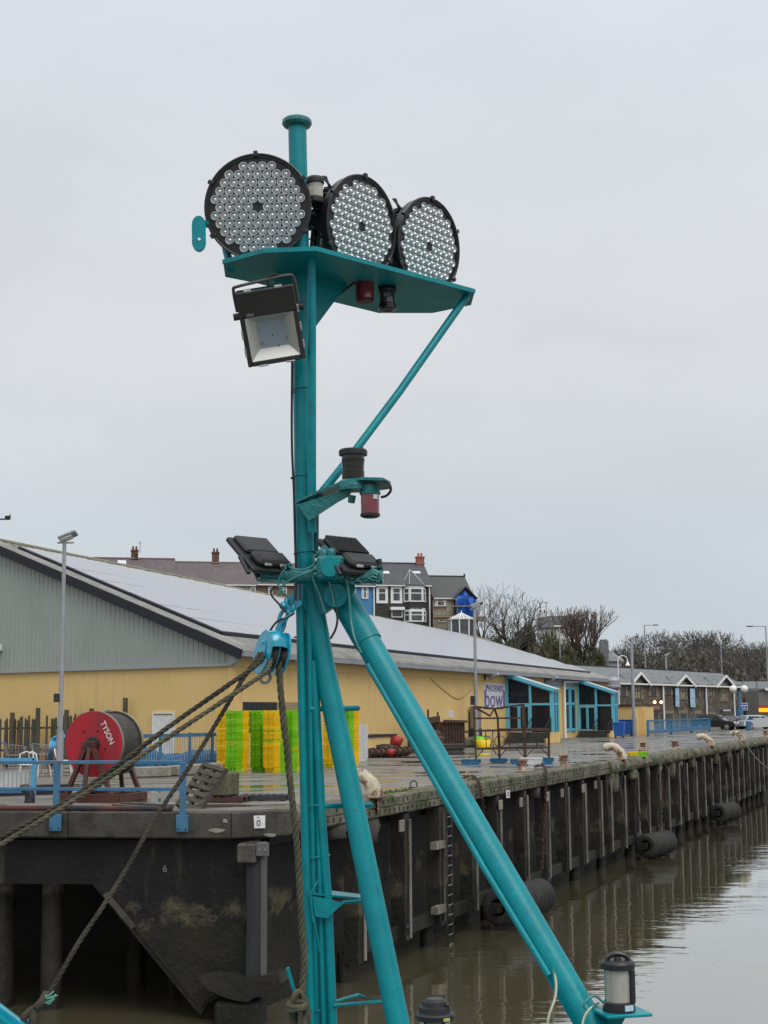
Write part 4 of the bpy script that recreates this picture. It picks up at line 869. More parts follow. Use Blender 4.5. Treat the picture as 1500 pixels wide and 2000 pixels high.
def chimney(h, px, py_t, w_, mat_, pots=2, off=0.0, hgt_=None):
    n = h['n'] - h['dep'] / 2 + off; p = HIT(px, py_t, HO + HNf * n, HNf); s_ = (p - HO).dot(HX)
    zb = h['zr'] - .6; b = MB(); b.box(HP(s_, n, (zb + p.z) / 2), (w_, .6, p.z - zb), Matrix((HX, HNf, Z)).transposed()); b.box(HP(s_, n, p.z - .12), (w_ + .14, .74, .14), Matrix((HX, HNf, Z)).transposed()); c = b.part('chimney', mat_, h['roof'])
    for k in range(pots):
        b = MB(); x_ = (k - (pots - 1) / 2) * .38; b.cyl(HP(s_ + x_, n, p.z), HP(s_ + x_, n, p.z + .42), .13, .11, 8); b.part('chimney_pot', brick_red if mat_ is brick_red else brick_m, c)
    b = MB(); b.box(HP(s_, n + .36, zb + .66), (w_ + .2, .06, .12), Matrix((HX, HNf, Z)).transposed()); b.part('flashing', conc_light, c)
    return s_, n, p.z
h1 = house(178, 345, 1143, 1092, 'terraced_house', 'terraced house at far left with purple slate roof and skylight', house_cream, slate_purple, n=-2)
h1b = house(346, 500, 1140.5, 1100, 'terraced_house', 'cream terraced house with purple slate roof behind the left floodlight', house_cream, slate_purple, n=-2.2)
h1c = house(500.5, 639, 1141, 1103, 'terraced_house', 'brown terraced house partly hidden behind the mast', mat('house_brown', (.17, .12, .085), .9), slate_purple, n=-2.4)
chimney(h1, 263, 1074, .8, brick_m); chimney(h1b, 421, 1078, .8, brick_m)
b = MB(); s_, n_, z_ = chimney(h1, 266, 1080, .3, brick_m, 0); b.cyl(HP(s_ + .45, n_, z_), HP(s_ + .45, n_, z_ + 1.4), .03, n=5); b.bar(HP(s_ + .2, n_, z_ + 1.2), HP(s_ + .7, n_, z_ + 1.2), .03, .03); b.part('aerial', dark_metal, h1['t'])
p0 = HIT(238, 1099, HP(0, -2 - 2.6), HNf); b = MB(); ss_, nn_ = (p0 - HO).dot(HX), -2 - 2.9
def on_roof(h, px, py):                                    # a sight line met with the front slope of a roof
    A = HP(h['s0'], h['n'] + .3, h['ze'] - .02); u = HX; v = HP(h['s0'], h['n'] - h['dep'] / 2, h['zr'] + .1) - A; nn = u.cross(v).normalized(); nn = nn if nn.z > 0 else -nn
    return HIT(px, py, A, nn), u, v.normalized(), nn
def skylight(h, px, py, w_, l_):
    p, u, v, nn = on_roof(h, px, py); b = MB(); M_ = Matrix((u, v, nn)).transposed(); b.box(p + nn * .05, (w_, l_, .1), M_); f = b.part('skylight', trim_white, h['roof'])
    b = MB(); b.box(p + nn * .08, (w_ - .14, l_ - .14, .08), M_); b.part('pane', mat('skylight_glass', (.5, .55, .6), .1, spec=.8, coat=1), f)
skylight(h1, 238, 1099, .95, .7)
hwin(h1b, 489, 499, 1146, 1156, sur=False); hwin(h1c, 524, 532, 1146, 1160, sur=False); hwin(h1c, 552, 560, 1147, 1160, sur=False)
h2 = house(640, 732.5, 1143, 1101, 'blue_house', 'blue painted terraced house behind the cable bundle', house_blue, slate, n=0)
for a in ((706, 716), (688, 695)): hwin(h2, a[0], a[1], 1147, 1169, sur=False)
hwin(h2, 709, 719, 1147, 1170, sur=False, name='window')
h3 = house(733, 842, 1142, 1101.5, 'dark_house', 'dark pebbledashed house with white windows and red brick chimney', pebble_dark, slate, n=0)
chimney(h3, 820, 1087, .95, brick_red, 2, off=.2)
skylight(h3, 752, 1119, 1.0, .55); skylight(h3, 813.5, 1119, .9, .5)
hwin(h3, 738, 754, 1148, 1175); hwin(h3, 766, 782, 1148, 1175)
def bay(h, px0, px1, py0, py1, ztop_extra=.2, roofed=False):
    s0, zt = HS(px0, py0, h['n']); s1, _ = HS(px1, py0, h['n']); _, z0 = HS(px0, py1, h['n']); n = h['n']; d = .75; i = (s1 - s0) * .2
    A, B, C, D = HP(s0, n), HP(s0 + i, n + d), HP(s1 - i, n + d), HP(s1, n)
    b = MB(); b.prism([A + Z * (z0 - .9), B + Z * (z0 - .9), C + Z * (z0 - .9), D + Z * (z0 - .9)], Z * .9); bw = b.part('bay', pebble_dark, h['t'])
    b = MB(); b.prism([A + Z * (zt + .003), B + Z * (zt + .003), C + Z * (zt + .003), D + Z * (zt + .003)], Z * .3); b.part('bay_head', trim_white, bw)
    for p, q in ((A, B), (B, C), (C, D)):
        xd = (q - p).normalized(); nd = V((xd.y, -xd.x, 0)); l = (q - p).length
        framed(h['t'], 'window', p, xd, nd, .0, l, z0, zt, trim_white, window_glass, .13, .1, (), (.62,))
    if roofed:
        ap = HIT((px0 + px1) / 2 - 3, 1117, HP(0, n - 1.6), HNf); zt2 = zt + .34
        e = [HP(s0 - .25, n + .05, zt2), HP(s0 + i - .1, n + d + .25, zt2), HP(s1 - i + .1, n + d + .25, zt2), HP(s1 + .25, n + .05, zt2), HP((s0 + s1) / 2, n - 2.2, h['ze'] + 2.0)]
        b = MB(); b.add(e, [(0, 1, 4), (1, 2, 4), (2, 3, 4), (3, 2, 1, 0)]); br = b.part('bay_roof', slate, h['roof'])
        b = MB()
        for k in range(4): b.bar(e[k] + Z * .04, e[4] + Z * .04, .09, .06)
        b.part('hip_flashing', mat('lead', (.3, .31, .33), .5), br)
bay(h3, 789, 830, 1149, 1176, roofed=True); bay(h3, 790, 831, 1193, 1215)
hwin(h3, 764, 786, 1190, 1206, zb=(), sur=False, name='porch_window'); s0, zt = HS(761, 1186); s1, _ = HS(788, 1186); b = MB(); rectf(b, HP(0), HX, HNf, s0, s1, zt - .35, zt, .7); b.part('porch_canopy', trim_white, h3['t'])
for px in (730, 838.5):
    s_ = HS(px, 1180)[0]; b = MB(); b.cyl(HP(s_, .15, 9), HP(s_, .15, h3['ze'] - .1), .09, n=6); b.part('downpipe', trim_white, h3['t'])
h4 = house(846, 924, 1167, 1127, 'scaffolded_house', 'grey roofed house with blue tarpaulin over its bay and scaffolding', house_cream, mat('slate_green', (.075, .079, .074), .8), n=-1)
hwin(h4, 853, 868, 1169, 1184, sur=True); hwin(h4, 855, 869, 1207, 1215, sur=False)
p, u, v, nn = on_roof(h4, 907, 1127); b = MB(); b.cyl(p, p + Z * .4, .12, n=6); b.part('vent_pipe', dark_metal, h4['roof'])
s0, zt = HS(886, 1169, -1); s1, _ = HS(922, 1169, -1); zp = HS(905, 1150, -1)[1]; sc = (s0 + s1) / 2      # gabled bay
b = MB(); b.prism([HP(s0, -1, 9), HP(s1, -1, 9), HP(s1, -1, zt), HP(sc, -1, zp), HP(s0, -1, zt)], HNf * 1.0); gb = b.part('bay', pebble_dark, h4['t'])
b = MB(); ap0, ap1 = HP(sc, .35, zp + .12), HP(sc, -5, zp + .12)
b.prism([HP(s0 - .3, .35, zt - .1), ap0, ap1, HP(s0 - .3, -2, zt - .1)], Z * .1); b.prism([HP(s1 + .3, .35, zt - .1), ap0, ap1, HP(s1 + .3, -2, zt - .1)], Z * .101); b.part('bay_roof', slate, h4['roof'])
hwin(h4, 890, 897, 1170, 1182, n=.02, sur=False)
# tarpaulin: a crumpled sheet hung over the bay
tp = empty('tarpaulin', HP(sc, .6, zt - 3.2), 'crumpled blue tarpaulin draped over the bay of the scaffolded house', 'tarpaulin')
b = MB(); nu, nv = 14, 16; vs = []; rt = random.Random(4)
for j in range(nv + 1):
    for i in range(nu + 1):
        fu, fv = i / nu, j / nv; wdt = (1.15 - .5 * fv * (1 if fu > .5 else .35)); s_ = sc + (fu - .5) * (s1 - s0) * 1.05 * wdt + .1
        z_ = zp - .25 - abs(fu - .45) * 1.5 - fv * (2.5 + .5 * math.sin(fu * 9) + 1.6 * (1 - abs(fu - .3))); n_ = .55 + .30 * math.sin(fu * 17 + fv * 4) + .24 * math.sin(fu * 7 - fv * 6) + rt.uniform(-.12, .12) - (.9 * (1 - fv * 6) if fv < 1 / 6 else 0)
        vs.append(HP(s_, n_, z_))
b.add(vs, [(j * (nu + 1) + i, j * (nu + 1) + i + 1, (j + 1) * (nu + 1) + i + 1, (j + 1) * (nu + 1) + i) for j in range(nv) for i in range(nu)], 0, True); b.part('sheet', tarp, tp)
scf = empty('scaffolding', HP(HS(870, 1200, .8)[0], .8, 9.0), 'steel pole scaffolding with boards across the scaffolded house front', 'scaffolding')
for px in (846, 863, 872, 893, 925, 946):
    s_ = HS(px, 1190, .9)[0]; zt_ = HS(px, 1172 if px < 880 else 1182, .9)[1]; b = MB(); b.cyl(HP(s_, .9, 9), HP(s_, .9, zt_), .06, n=6); b.part('standard', scaffold, scf)
for pxa, pxb, py in ((846, 936, 1184), (846, 893, 1170), (848, 880, 1192), (846, 895, 1205), (925, 952, 1210)):
    a = HS(pxa, py, .95); c = HS(pxb, py, .95); b = MB(); b.cyl(HP(a[0], .97, a[1]), HP(c[0], .97, c[1]), .06, n=6); b.part('ledger', scaffold, scf)
for pxa, pxb, py in ((847, 872, 1189), (848, 892, 1206), (926, 951, 1208)):
    a = HS(pxa, py, 1.0); c = HS(pxb, py, 1.0); b = MB(); b.bar(HP(a[0], .8, a[1]), HP(c[0], .8, c[1]), .5, .06, up=HB); b.part('board', mat('scaffold_board', (.2, .12, .07), .8), scf)
# conservatory
cs = HS(907, 1214, 4)[0]; ce = HS(907, 1208, 4)[1]; cp = HS(907, 1196, 4)[1]; cw_ = abs(HS(932, 1208, 4)[0] - cs); c0 = HP(cs, 4 - 1.2, ce)
cons = empty('conservatory', c0 - Z * (ce - 9.2), 'white octagonal conservatory with glazed conical roof below the tarpaulin', 'conservatory')
ring = [c0 + HX * (cw_ * math.cos(t)) + HNf * (cw_ * .8 * math.sin(t)) for t in [PI / 8 + k * PI / 4 for k in range(8)]]; apx = V((c0.x, c0.y, cp))
for k in range(8):
    b = MB(); b.bar(ring[k], apx, .12, .12); b.bar(ring[k], ring[(k + 1) % 8], .16, .16); m_ = (ring[k] + ring[(k + 1) % 8]) / 2; b.bar(m_, apx, .09, .09); b.part('roof_bar', trim_white, cons)
    b = MB(); b.add([ring[k] - Z * .03, ring[(k + 1) % 8] - Z * .03, apx - Z * .03], [(0, 1, 2)]); b.part('roof_pane', mat('roof_glass', (.33, .32, .29), .2, spec=.6), cons)
    b = MB(); b.bar(ring[k] * .96 + c0 * .04 - Z * .05, ring[k] * .96 + c0 * .04 - Z * (ce - 9.2), .14, .14); b.part('post', trim_white, cons)
    q0, q1 = ring[k] * .94 + c0 * .06, ring[(k + 1) % 8] * .94 + c0 * .06; b = MB(); b.quad(q0 - Z * 2.6, q1 - Z * 2.6, q1 - Z * .1, q0 - Z * .1); b.part('pane', window_glass, cons)
b = MB(); b.cyl(apx - Z * .1, apx + Z * .35, .1, .03, 6); b.part('finial', trim_white, cons)
# small white house and grey house behind the bank
def simple_house(pxl, pxr, Y, py_e, py_r, zg, yaw, name, label, wm, rm, dep, ch=None):
    o = P(pxl, py_e, Y); xd = V((math.cos(yaw), math.sin(yaw), 0)); bd = V((-math.sin(yaw), math.cos(yaw), 0))
    e = HIT(pxr, py_e, o, -bd); L_n = (V((e.x, e.y, 0)) - V((o.x, o.y, 0))).dot(xd); ze = o.z; zr = HIT((pxl + pxr) / 2, py_r, o + bd * dep / 2, -bd).z; o = V((o.x, o.y, 0))
    t = empty(name, o + Z * zg, label, 'house'); b = MB(); b.prism([o + Z * zg, o + xd * L_n + Z * zg, o + xd * L_n + bd * dep + Z * zg, o + bd * dep + Z * zg], Z * (ze - zg))
    for k in (0, L_n - .2): b.prism([o + xd * k + Z * ze, o + xd * k + bd * dep + Z * ze, o + xd * k + bd * dep / 2 + Z * (zr - .1)], xd * .2)
    b.part('wall', wm, t); b = MB(); f_ = o - xd * .3; g_ = o + xd * (L_n + .3)
    b.prism([f_ - bd * .3 + Z * (ze - .1), g_ - bd * .3 + Z * (ze - .1), g_ + bd * dep / 2 + Z * zr, f_ + bd * dep / 2 + Z * zr], Z * .12); b.prism([f_ + bd * (dep + .3) + Z * (ze - .1), g_ + bd * (dep + .3) + Z * (ze - .1), g_ + bd * dep / 2 + Z * (zr + .001), f_ + bd * dep / 2 + Z * (zr + .001)], Z * .12); r = b.part('roof', rm, t)
    b = MB(); b.bar(g_ + xd * .05 - bd * .3 + Z * (ze - .02), g_ + xd * .05 + bd * dep / 2 + Z * (zr + .06), .06, .3); b.part('barge_board', trim_white, r)
    if ch:
        q = HIT(ch[0], ch[1], o + bd * dep / 2, -bd); b = MB(); b.box(V((q.x, q.y, (zr - .8 + q.z) / 2)), (ch[2], .7, q.z - zr + .8)); c = b.part('chimney', wm, r)
        for k in (-.25, .25): b = MB(); b.cyl(q + xd * k, q + xd * k + Z * .4, .14, .12, 6); b.part('chimney_pot', brick_m, c)
    return t, o, xd, bd, L_n, ze, zr
wt = simple_house(1052, 1113, 205, 1226, 1205, 8, -.2, 'white_house', 'small white house with grey roof half hidden behind the bushes', house_white, slate, 7, (1060, 1197, 1.1))
q = P(1067, 1203, 208); b = MB(); b.cyl(q - Z * 3, q + Z * 2.0, .05, n=5); b.bar(q + Z * 1.9 - X * .5, q + Z * 1.9 + X * .4, .05, .05); b.part('aerial', dark_metal, wt[0])
gh = simple_house(1176, 1212, 225, 1291, 1277, 6, .3, 'grey_house', 'grey house with tall slate hung chimney breast beyond the bank', mat('house_grey', (.26, .28, .31), .8), slate_grey, 7)
q = P(1180, 1290, 224); q2 = P(1180, 1252, 224); b = MB(); b.box(V((q.x, q.y, (q.z - 6 + q2.z) / 2)), (1.25, 1.4, q2.z - q.z + 6)); b.box(V((q.x, q.y, q2.z + .1)), (1.0, 1.0, .25)); b.part('chimney', slate_grey, gh[0])
# ------------------------------------------------------------------ trees and bushes
def twig(vs, fs, p, q, r0, r1):
    d = q - p
    if d.length < 1e-6: return
    a, c = frame(d); o = len(vs)
    for pp, r in ((p, r0), (q, r1)):
        for k in range(3): t = 2.0944 * k; vs.append(pp + a * (r * math.cos(t)) + c * (r * math.sin(t)))
    fs += [(o, o + 1, o + 4, o + 3), (o + 1, o + 2, o + 5, o + 4), (o + 2, o, o + 3, o + 5)]
def grow(rg, vs, fs, p, d, ln, r, lev, maxlev, spread, up, rmin, kids):
    segs = 3 if lev < 2 else 2
    for i in range(segs):
        d = (d + V((rg.uniform(-1, 1), rg.uniform(-1, 1), rg.uniform(-.6, 1))) * .16 + Z * up).normalized(); q = p + d * (ln / segs); r1 = max(r * (.86 if lev else .92), rmin)
        twig(vs, fs, p, q, r, r1); p, r = q, r1
        if lev and lev < maxlev and i < segs - 1 and rg.random() < .7:
            a, c = frame(d); t = rg.uniform(0, 2 * PI); dd = (d + (a * math.cos(t) + c * math.sin(t)) * spread * 1.1).normalized(); grow(rg, vs, fs, p, dd, ln * .62, r * .55, lev + 1, maxlev, spread, up, rmin, kids)
    if lev < maxlev:
        k = kids[min(lev, len(kids) - 1)]; t0 = rg.uniform(0, 6)
        for j in range(k):
            a, c = frame(d); t = t0 + 2 * PI * j / k + rg.uniform(-.4, .4); sp = spread * rg.uniform(.6, 1.2); dd = (d + (a * math.cos(t) + c * math.sin(t)) * sp).normalized()
            grow(rg, vs, fs, p, dd, ln * rg.uniform(.62, .82), r * .66, lev + 1, maxlev, spread, up, rmin, kids)
def bare_tree(seed, h, trunk, r, spread, up, maxlev, kids, rmin, name, bm_, label, group, loc, cat='tree'):
    rg = random.Random(seed); t = empty(name, loc, label, cat, group); vs, fs = [], []
    grow(rg, vs, fs, V((0, 0, -.3)), Z, trunk, r, 0, maxlev, spread, up, rmin, kids)
    mz = max(p.z for p in vs); k = h / mz; vs = [V((p.x * k, p.y * k, p.z * k)) for p in vs]
    nseg = len(fs) // 3; nt_ = 3
    b = MB(); b.add(vs[:6 * nt_], fs[:3 * nt_], 0, True); b.part('trunk', bm_, t, True)
    b = MB(); o = 6 * nt_; b.add(vs[o:], [tuple(i - o for i in f) for f in fs[3 * nt_:]], 0, True); b.part('crown', bm_, t, True); return t
def place(px, py_base, Y): p = P(px, py_base, Y); return V((p.x, p.y, hgt(p.x, p.y)))
def top_h(px, py, Y, base): return P(px, py, Y).z - base.z
L1 = place(945, 1215, 176); T1 = bare_tree(3, top_h(945, 1140, 176, L1), 2.6, .2, .55, .10, 5, (5, 3, 2, 2), .016, 'bare_tree', bark_pale, 'pale bare tree just right of the scaffolded house', 'bare trees on the bank', L1)
L2 = place(998, 1225, 172); T2 = bare_tree(8, top_h(998, 1135, 172, L2), 3.0, .42, .75, .07, 5, (6, 3, 2, 2), .02, 'bare_tree', bark, 'large dark bare tree with spreading crown above the bushes', 'bare trees on the bank', L2)
L3 = place(1148, 1260, 190); T3 = bare_tree(21, top_h(1148, 1184, 190, L3), 1.6, .22, .45, .16, 5, (7, 3, 2, 2), .015, 'bare_tree', bark_red, 'russet twiggy tree beside the tall dark pole', 'bare trees on the bank', L3)
L4 = place(1120, 1260, 192); T4 = dup(T3, L4, (0, 0, 2), .8, 'smaller russet twiggy tree left of the tall dark pole')
far = []
for i, (px, pt, Y, sc_, lb) in enumerate(((1268, 1233, 330, 1, 'leftmost bare tree on the wooded skyline'), (1306, 1229, 335, 1, 'bare tree on skyline behind the tall street lamp'), (1344, 1229, 340, 1, 'broadest bare tree crown on the wooded skyline'), (1372, 1237, 340, 1, 'bare tree right of the broadest skyline crown'), (1405, 1229, 345, 1, 'round crowned bare tree standing alone on skyline'), (1478, 1252, 350, 1, 'low bare tree at the right edge skyline'), (1437, 1256, 345, 1, 'low bare tree left of the right street lamp'))):
    lo_ = place(px, 1300, Y); hh = top_h(px, pt, Y, lo_)
    if i < 2: t = bare_tree(40 + i, hh, 2.6, .3, .8, .05, 5, (5, 3, 2, 2), .034, 'skyline_tree', bark, lb, 'bare trees on the far skyline', lo_); far.append((t, hh))
    else: t = dup(far[i % 2][0], lo_, (0, 0, i * 1.3), hh / far[i % 2][1] * 1.0, lb); t.scale = (t.scale[0] * 1.25, t.scale[1] * 1.25, t.scale[2])
def leaf_mass(rg, n, rx, ry, rz, size, vs, fs, o=V(), fl=.45):
    lob = [(V((rg.uniform(-.55, .55) * rx, rg.uniform(-.55, .55) * ry, rg.uniform(.1, .75) * rz)), rg.uniform(.35, .6)) for _ in range(9)]
    for _ in range(n):
        c, k = rg.choice(lob); d = V((rg.gauss(0, 1), rg.gauss(0, 1), rg.gauss(0, 1))).normalized() * (rg.random() ** .4) * k
        p = o + c + V((d.x * rx, d.y * ry, d.z * rz * .9))
        if p.z < o.z - .1: p.z = o.z + rg.uniform(0, .3)
        a = V((rg.gauss(0, 1), rg.gauss(0, 1), rg.gauss(0, 1))).normalized(); c2 = frame(a)[0]; s_ = size * rg.uniform(.5, 1.3); i = len(vs); vs += [p - a * s_, p + c2 * s_ * fl, p + a * s_, p - c2 * s_ * fl]; fs.append((i, i + 1, i + 2, i + 3))
protos = {}
def bush(px, py_t, Y, wpx, kind, label):
    lo_ = place(px, 1280, Y); h = max(1.2, top_h(px, py_t, Y, lo_)) * .80; rx = wpx * Y / F / 2
    if kind not in protos:
        rg = random.Random(len(protos) + 70); vs, fs = [], []; leaf_mass(rg, 7500, 1, 1, 1, .07, vs, fs); b = MB(); b.add(vs, fs); me = b.mesh('foliage', dict(dark=leaf_dark, olive=leaf_olive, brown=leaf_brown)[kind])
        b = MB(); 
        for _ in range(26): d = V((rg.uniform(-.7, .7), rg.uniform(-.7, .7), rg.uniform(.5, 1.05))); b.cyl(V((d.x * .1, d.y * .1, 0)), d, .014, .006, 3, caps=False)
        protos[kind] = (me, b.mesh('stems', bark))
    t = empty('bush', lo_, label, 'bush', 'bushes on the bank'); t.scale = (rx, rx, h); t.rotation_euler = (0, 0, rnd.uniform(0, 6))
    for nm, me in zip(('foliage', 'stems'), protos[kind]): o = bpy.data.objects.new(nm, me); COL.objects.link(o); o.parent = t
for a in ((965, 1222, 172, 46, 'brown', 'brown scrubby bush at the left end of the bank'), (985, 1224, 168, 60, 'dark', 'dark green bush below the large bare tree'), (1022, 1206, 176, 66, 'olive', 'tall olive bush right of the large bare tree trunk'), (1052, 1212, 172, 60, 'brown', 'brown bush in front of the white house chimney'), (1078, 1214, 180, 52, 'olive', 'olive bush below the white house roof'), (1040, 1240, 166, 90, 'brown', 'low brown bush along the warehouse ridge'), (1083, 1250, 170, 66, 'dark', 'low dark bush left of the hill street lamp'), (1108, 1236, 186, 60, 'brown', 'brown bush behind the hill street lamp'), (1142, 1238, 190, 60, 'dark', 'dark bush below the russet tree'), (1135, 1262, 182, 70, 'brown', 'low brown bush beside the tall dark pole'), (1165, 1255, 196, 40, 'olive', 'small olive bush at the right end of the bank'), (1100, 1266, 176, 50, 'olive', 'bright olive bush at the lamp post foot'), (1000, 1235, 164, 60, 'brown', 'low brown bush nearest the warehouse ridge')): bush(*a)
# the far wood reads as one mass
rg = random.Random(5); vs, fs = [], []; vt, ft = [], []
for i in range(330):
    Y = rg.uniform(250, 350); px = rg.uniform(1150, 1640); X_ = (px - 750) / F * Y; z0 = hgt(X_, Y); h = rg.uniform(3.4, 5.2) * (1.0 if px > 1190 else .9)
    leaf_mass(rg, 300, rg.uniform(2.8, 4.4), rg.uniform(2.6, 4), h, .62, vs, fs, V((X_, Y, z0)), .3)
    for _ in range(26):
        d = V((rg.uniform(-1, 1) * 2.6, rg.uniform(-1, 1) * 2.6, h * rg.uniform(.7, 1.18))); b0 = V((X_, Y, z0 + h * .2)); twig(vt, ft, b0 + d * .3, b0 + d, .07, .03)
b = MB(); b.add(vs, fs); b.add(vt, ft, 1); 
o = b.struct('woodland', [mat('wood_mass', (.125, .112, .085), .95, col2=(.10, .10, .072), scale=.06, dirt=(.15, .12, .095), dscale=.11), bark], 'stuff'); o['label'] = 'bare brown winter woodland on the far hillside'; o['category'] = 'woodland'  # wood colours lightened to stand in for distance haze
# ------------------------------------------------------------------ lamp posts and poles
def lamp_post(p, zt, label, head='flood', r=.075, arm=0.0, m_=galv, grp='street lamps', two=True, hs=1.0):
    p = V(p); t = empty('street_lamp', p, label, 'street lamp', grp); b = MB(); top = V((p.x, p.y, zt))
    if two: b.cyl(p, V((p.x, p.y, p.z + (zt - p.z) * .19)), r * 1.5, n=10); b.cyl(V((p.x, p.y, p.z + (zt - p.z) * .19)), top, r, r * .8, 10)
    else: b.cyl(p, top, r, r * .7, 8)
    b.part('post', m_, t)
    if head == 'flood':
        b = MB(); b.bar(top - X * .3 * hs, top + X * .4 * hs, .06, .06); b.part('bracket', m_, t)
        b = MB(); c = top + V((.15, -.05, .28)) * hs; M_ = Matrix.Rotation(math.radians(-22), 3, 'Y') @ Matrix.Rotation(math.radians(-18), 3, 'X'); b.box(c, (.8 * hs, .5 * hs, .12 * hs), M_, 0, .03); b.part('lamp_head', galv, t)
        b = MB(); b.box(c - V((.05, 0, .1)) * hs, (.5 * hs, .36 * hs, .08 * hs), M_); b.part('diffuser', trim_white, t)
    elif head == 'arm':
        e = top + X * arm; b = MB(); b.cyl(top, e, r * .6, r * .5, 6); b.part('arm', m_, t); b = MB(); b.box(e + X * (.35 if arm > 0 else -.35), (.9, .35, .16), None, 0, .05); b.part('lamp_head', dark_metal, t)
    elif head == 'cap':
        b = MB(); b.box(top + V((-.25, 0, .05)), (.9, .3, .16), None, 0, .06); b.part('lamp_head', trim_white, t)
    elif head == 'swan':
        b = MB(); b.tube([top + V((.9 / 2 * (1 - math.cos(a)), 0, .45 * math.sin(a))) for a in [PI * k / 8 for k in range(9)]], r * .6, 6, m_ and 0); b.part('arm', m_, t); e = top + X * .9
        b = MB(); b.lathe([(.05, 0), (.1, -.2), (.22, -.42), (.22, -.5)], Matrix.Translation(e), 10); b.part('lamp_head', trim_white, t)
    return t
def lp(px, pyb, pyt, Y=None, **k):
    p = G(px, pyb) if Y is None else place(px, pyb, Y); return lamp_post(p, P(px, pyt, p.y).z, **k)
p = G(116, 1515); t = lamp_post(p, P(127, 1060, p.y).z, 'tall grey lamp post with floodlight head left of the cable reel', r=.085, hs=.85)
q = P(113, 1363, p.y); b = MB(); b.box(V((p.x - .15, p.y - .1, q.z)), (.16, .14, .3)); b.part('control_box', dark_metal, t)
s_ = solve(lambda s: W(s) + WN * 1.2, 931, 10, 60); p = W(s_) + WN * 1.2; t = lamp_post(p, P(928, 1190, p.y).z, 'grey lamp post in front of the bowling sign', r=.11)
b = MB(); b.box(V((p.x - .22, p.y - .1, P(930, 1368, p.y).z)), (.25, .2, .55)); b.part('control_box', dark_metal, t)
lp(1239, 1437, 1252, label='grey lamp post next to the yellow annex', r=.14); lp(1305, 1420, 1283, label='grey lamp post before the stone building banners', r=.15)
lp(1211, 1432, 1290, label='white swan neck lamp behind the extract vent', head='swan', r=.075, m_=trim_white, two=False)
lp(1261, 1305, 1221, 250, label='tall hill street lamp with arm to the right', head='arm', arm=1.6, r=.13, two=False); lp(1410, 1311, 1254, 250, label='plain tall pole behind the stone building ridge', head='none', r=.12, two=False)
lp(1500, 1330, 1223, 215, label='street lamp at the right edge with arm to the left', head='arm', arm=-2.0, r=.13, two=False); lp(1213, 1300, 1259, 260, label='small street lamp far behind the swan neck lamp', head='cap', r=.10, two=False)
lp(1094, 1290, 1224, 178, label='street lamp on the bank with white head', head='cap', r=.10, two=False); lp(1162, 1300, 1215, 195, label='tall dark wooden pole at the right end of the bank', head='none', r=.14, m_=bark, two=False)
p = G(-30, 1512); t = lamp_post(p, P(-30, 1016, p.y).z, 'lamp post just outside the left edge with its arm in view', head='none', r=.085)
zz = P(5, 1014, p.y).z; b = MB(); e = P(20, 1014, p.y); b.bar(V((p.x, p.y, zz)), e, .05, .05); b.box(P(15, 1010, p.y), (.18, .12, .1)); b.cyl(e, e + Z * .2, .015, n=5); b.part('arm', dark_metal, t)
# twin globe lamp
p = G(1446, 1423.5); t = empty('globe_lamp', p, 'blue ornamental lamp post with two white globes', 'street lamp'); zt = P(1443, 1352, p.y).z
b = MB(); b.cyl(p, p + Z * 2.2, .42, .36, 12); b.cyl(p + Z * 2.2, V((p.x, p.y, zt)), .16, .12, 10); b.bar(V((p.x - .55, p.y, zt)), V((p.x + .55, p.y, zt)), .09, .09); b.part('post', rail_blue, t)
for sx in (-.62, .62): b = MB(); b.slathe([(0, -.42), (.3, -.3), (.42, 0), (.3, .3), (0, .42)], Matrix.Translation((p.x + sx, p.y, zt + .35)), 12); b.part('globe', globe_white, t)
# ------------------------------------------------------------------ viaduct, far shops
o = P(1438, 1345, 205); o = V((o.x, o.y, 0)); zt = P(1470, 1331, 205).z; zd = P(1470, 1345, 205).z
vd = empty('viaduct', o, 'concrete road viaduct with mesh parapet at the right edge', 'bridge')
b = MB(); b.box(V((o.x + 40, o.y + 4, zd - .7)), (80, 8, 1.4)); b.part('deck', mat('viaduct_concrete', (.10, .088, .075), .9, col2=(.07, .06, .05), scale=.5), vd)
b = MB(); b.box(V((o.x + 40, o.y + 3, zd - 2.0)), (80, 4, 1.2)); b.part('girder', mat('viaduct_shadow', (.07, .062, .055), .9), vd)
b = MB(); b.box(V((o.x + 40, o.y + .1, (zd + zt) / 2)), (80, .06, zt - zd)); b.part('parapet_mesh', mat('mesh_grey', (.33, .35, .37), .6), vd)
for k in range(20): b = MB(); b.box(V((o.x + 1 + k * 2.0, o.y - .02, (zd + zt) / 2)), (.14, .1, zt - zd + .1)); b.part('parapet_post', galv, vd)
for k in (3, 22): b = MB(); b.box(V((o.x + k, o.y + 4, zd / 2 - 1)), (2.2, 6, zd + 1)); b.part('pier', conc, vd)
o = P(1484, 1400, 196); o = V((o.x, o.y, 0)); sh = empty('far_shop', o, 'far shop with lit orange fascia at the right edge', 'shop')
zf0, zf1 = P(1490, 1391, 196).z, P(1490, 1378, 196).z
b = MB(); b.box(V((o.x + 6, o.y + 4, 2.3)), (12, 7.6, 4.6)); b.part('wall', mat('shop_wall', (.17, .16, .155), .8), sh)
b = MB(); b.box(V((o.x + 6, o.y - .1, (zf0 + zf1 - .3) / 2)), (12.2, .3, zf1 - zf0 - .35)); b.part('fascia', sign_orange, sh)
b = MB(); b.box(V((o.x + 6, o.y - .1, zf1 - .1)), (12.2, .34, .3)); b.part('fascia_trim', mat('fascia_red', (.4, .05, .03), .5), sh)
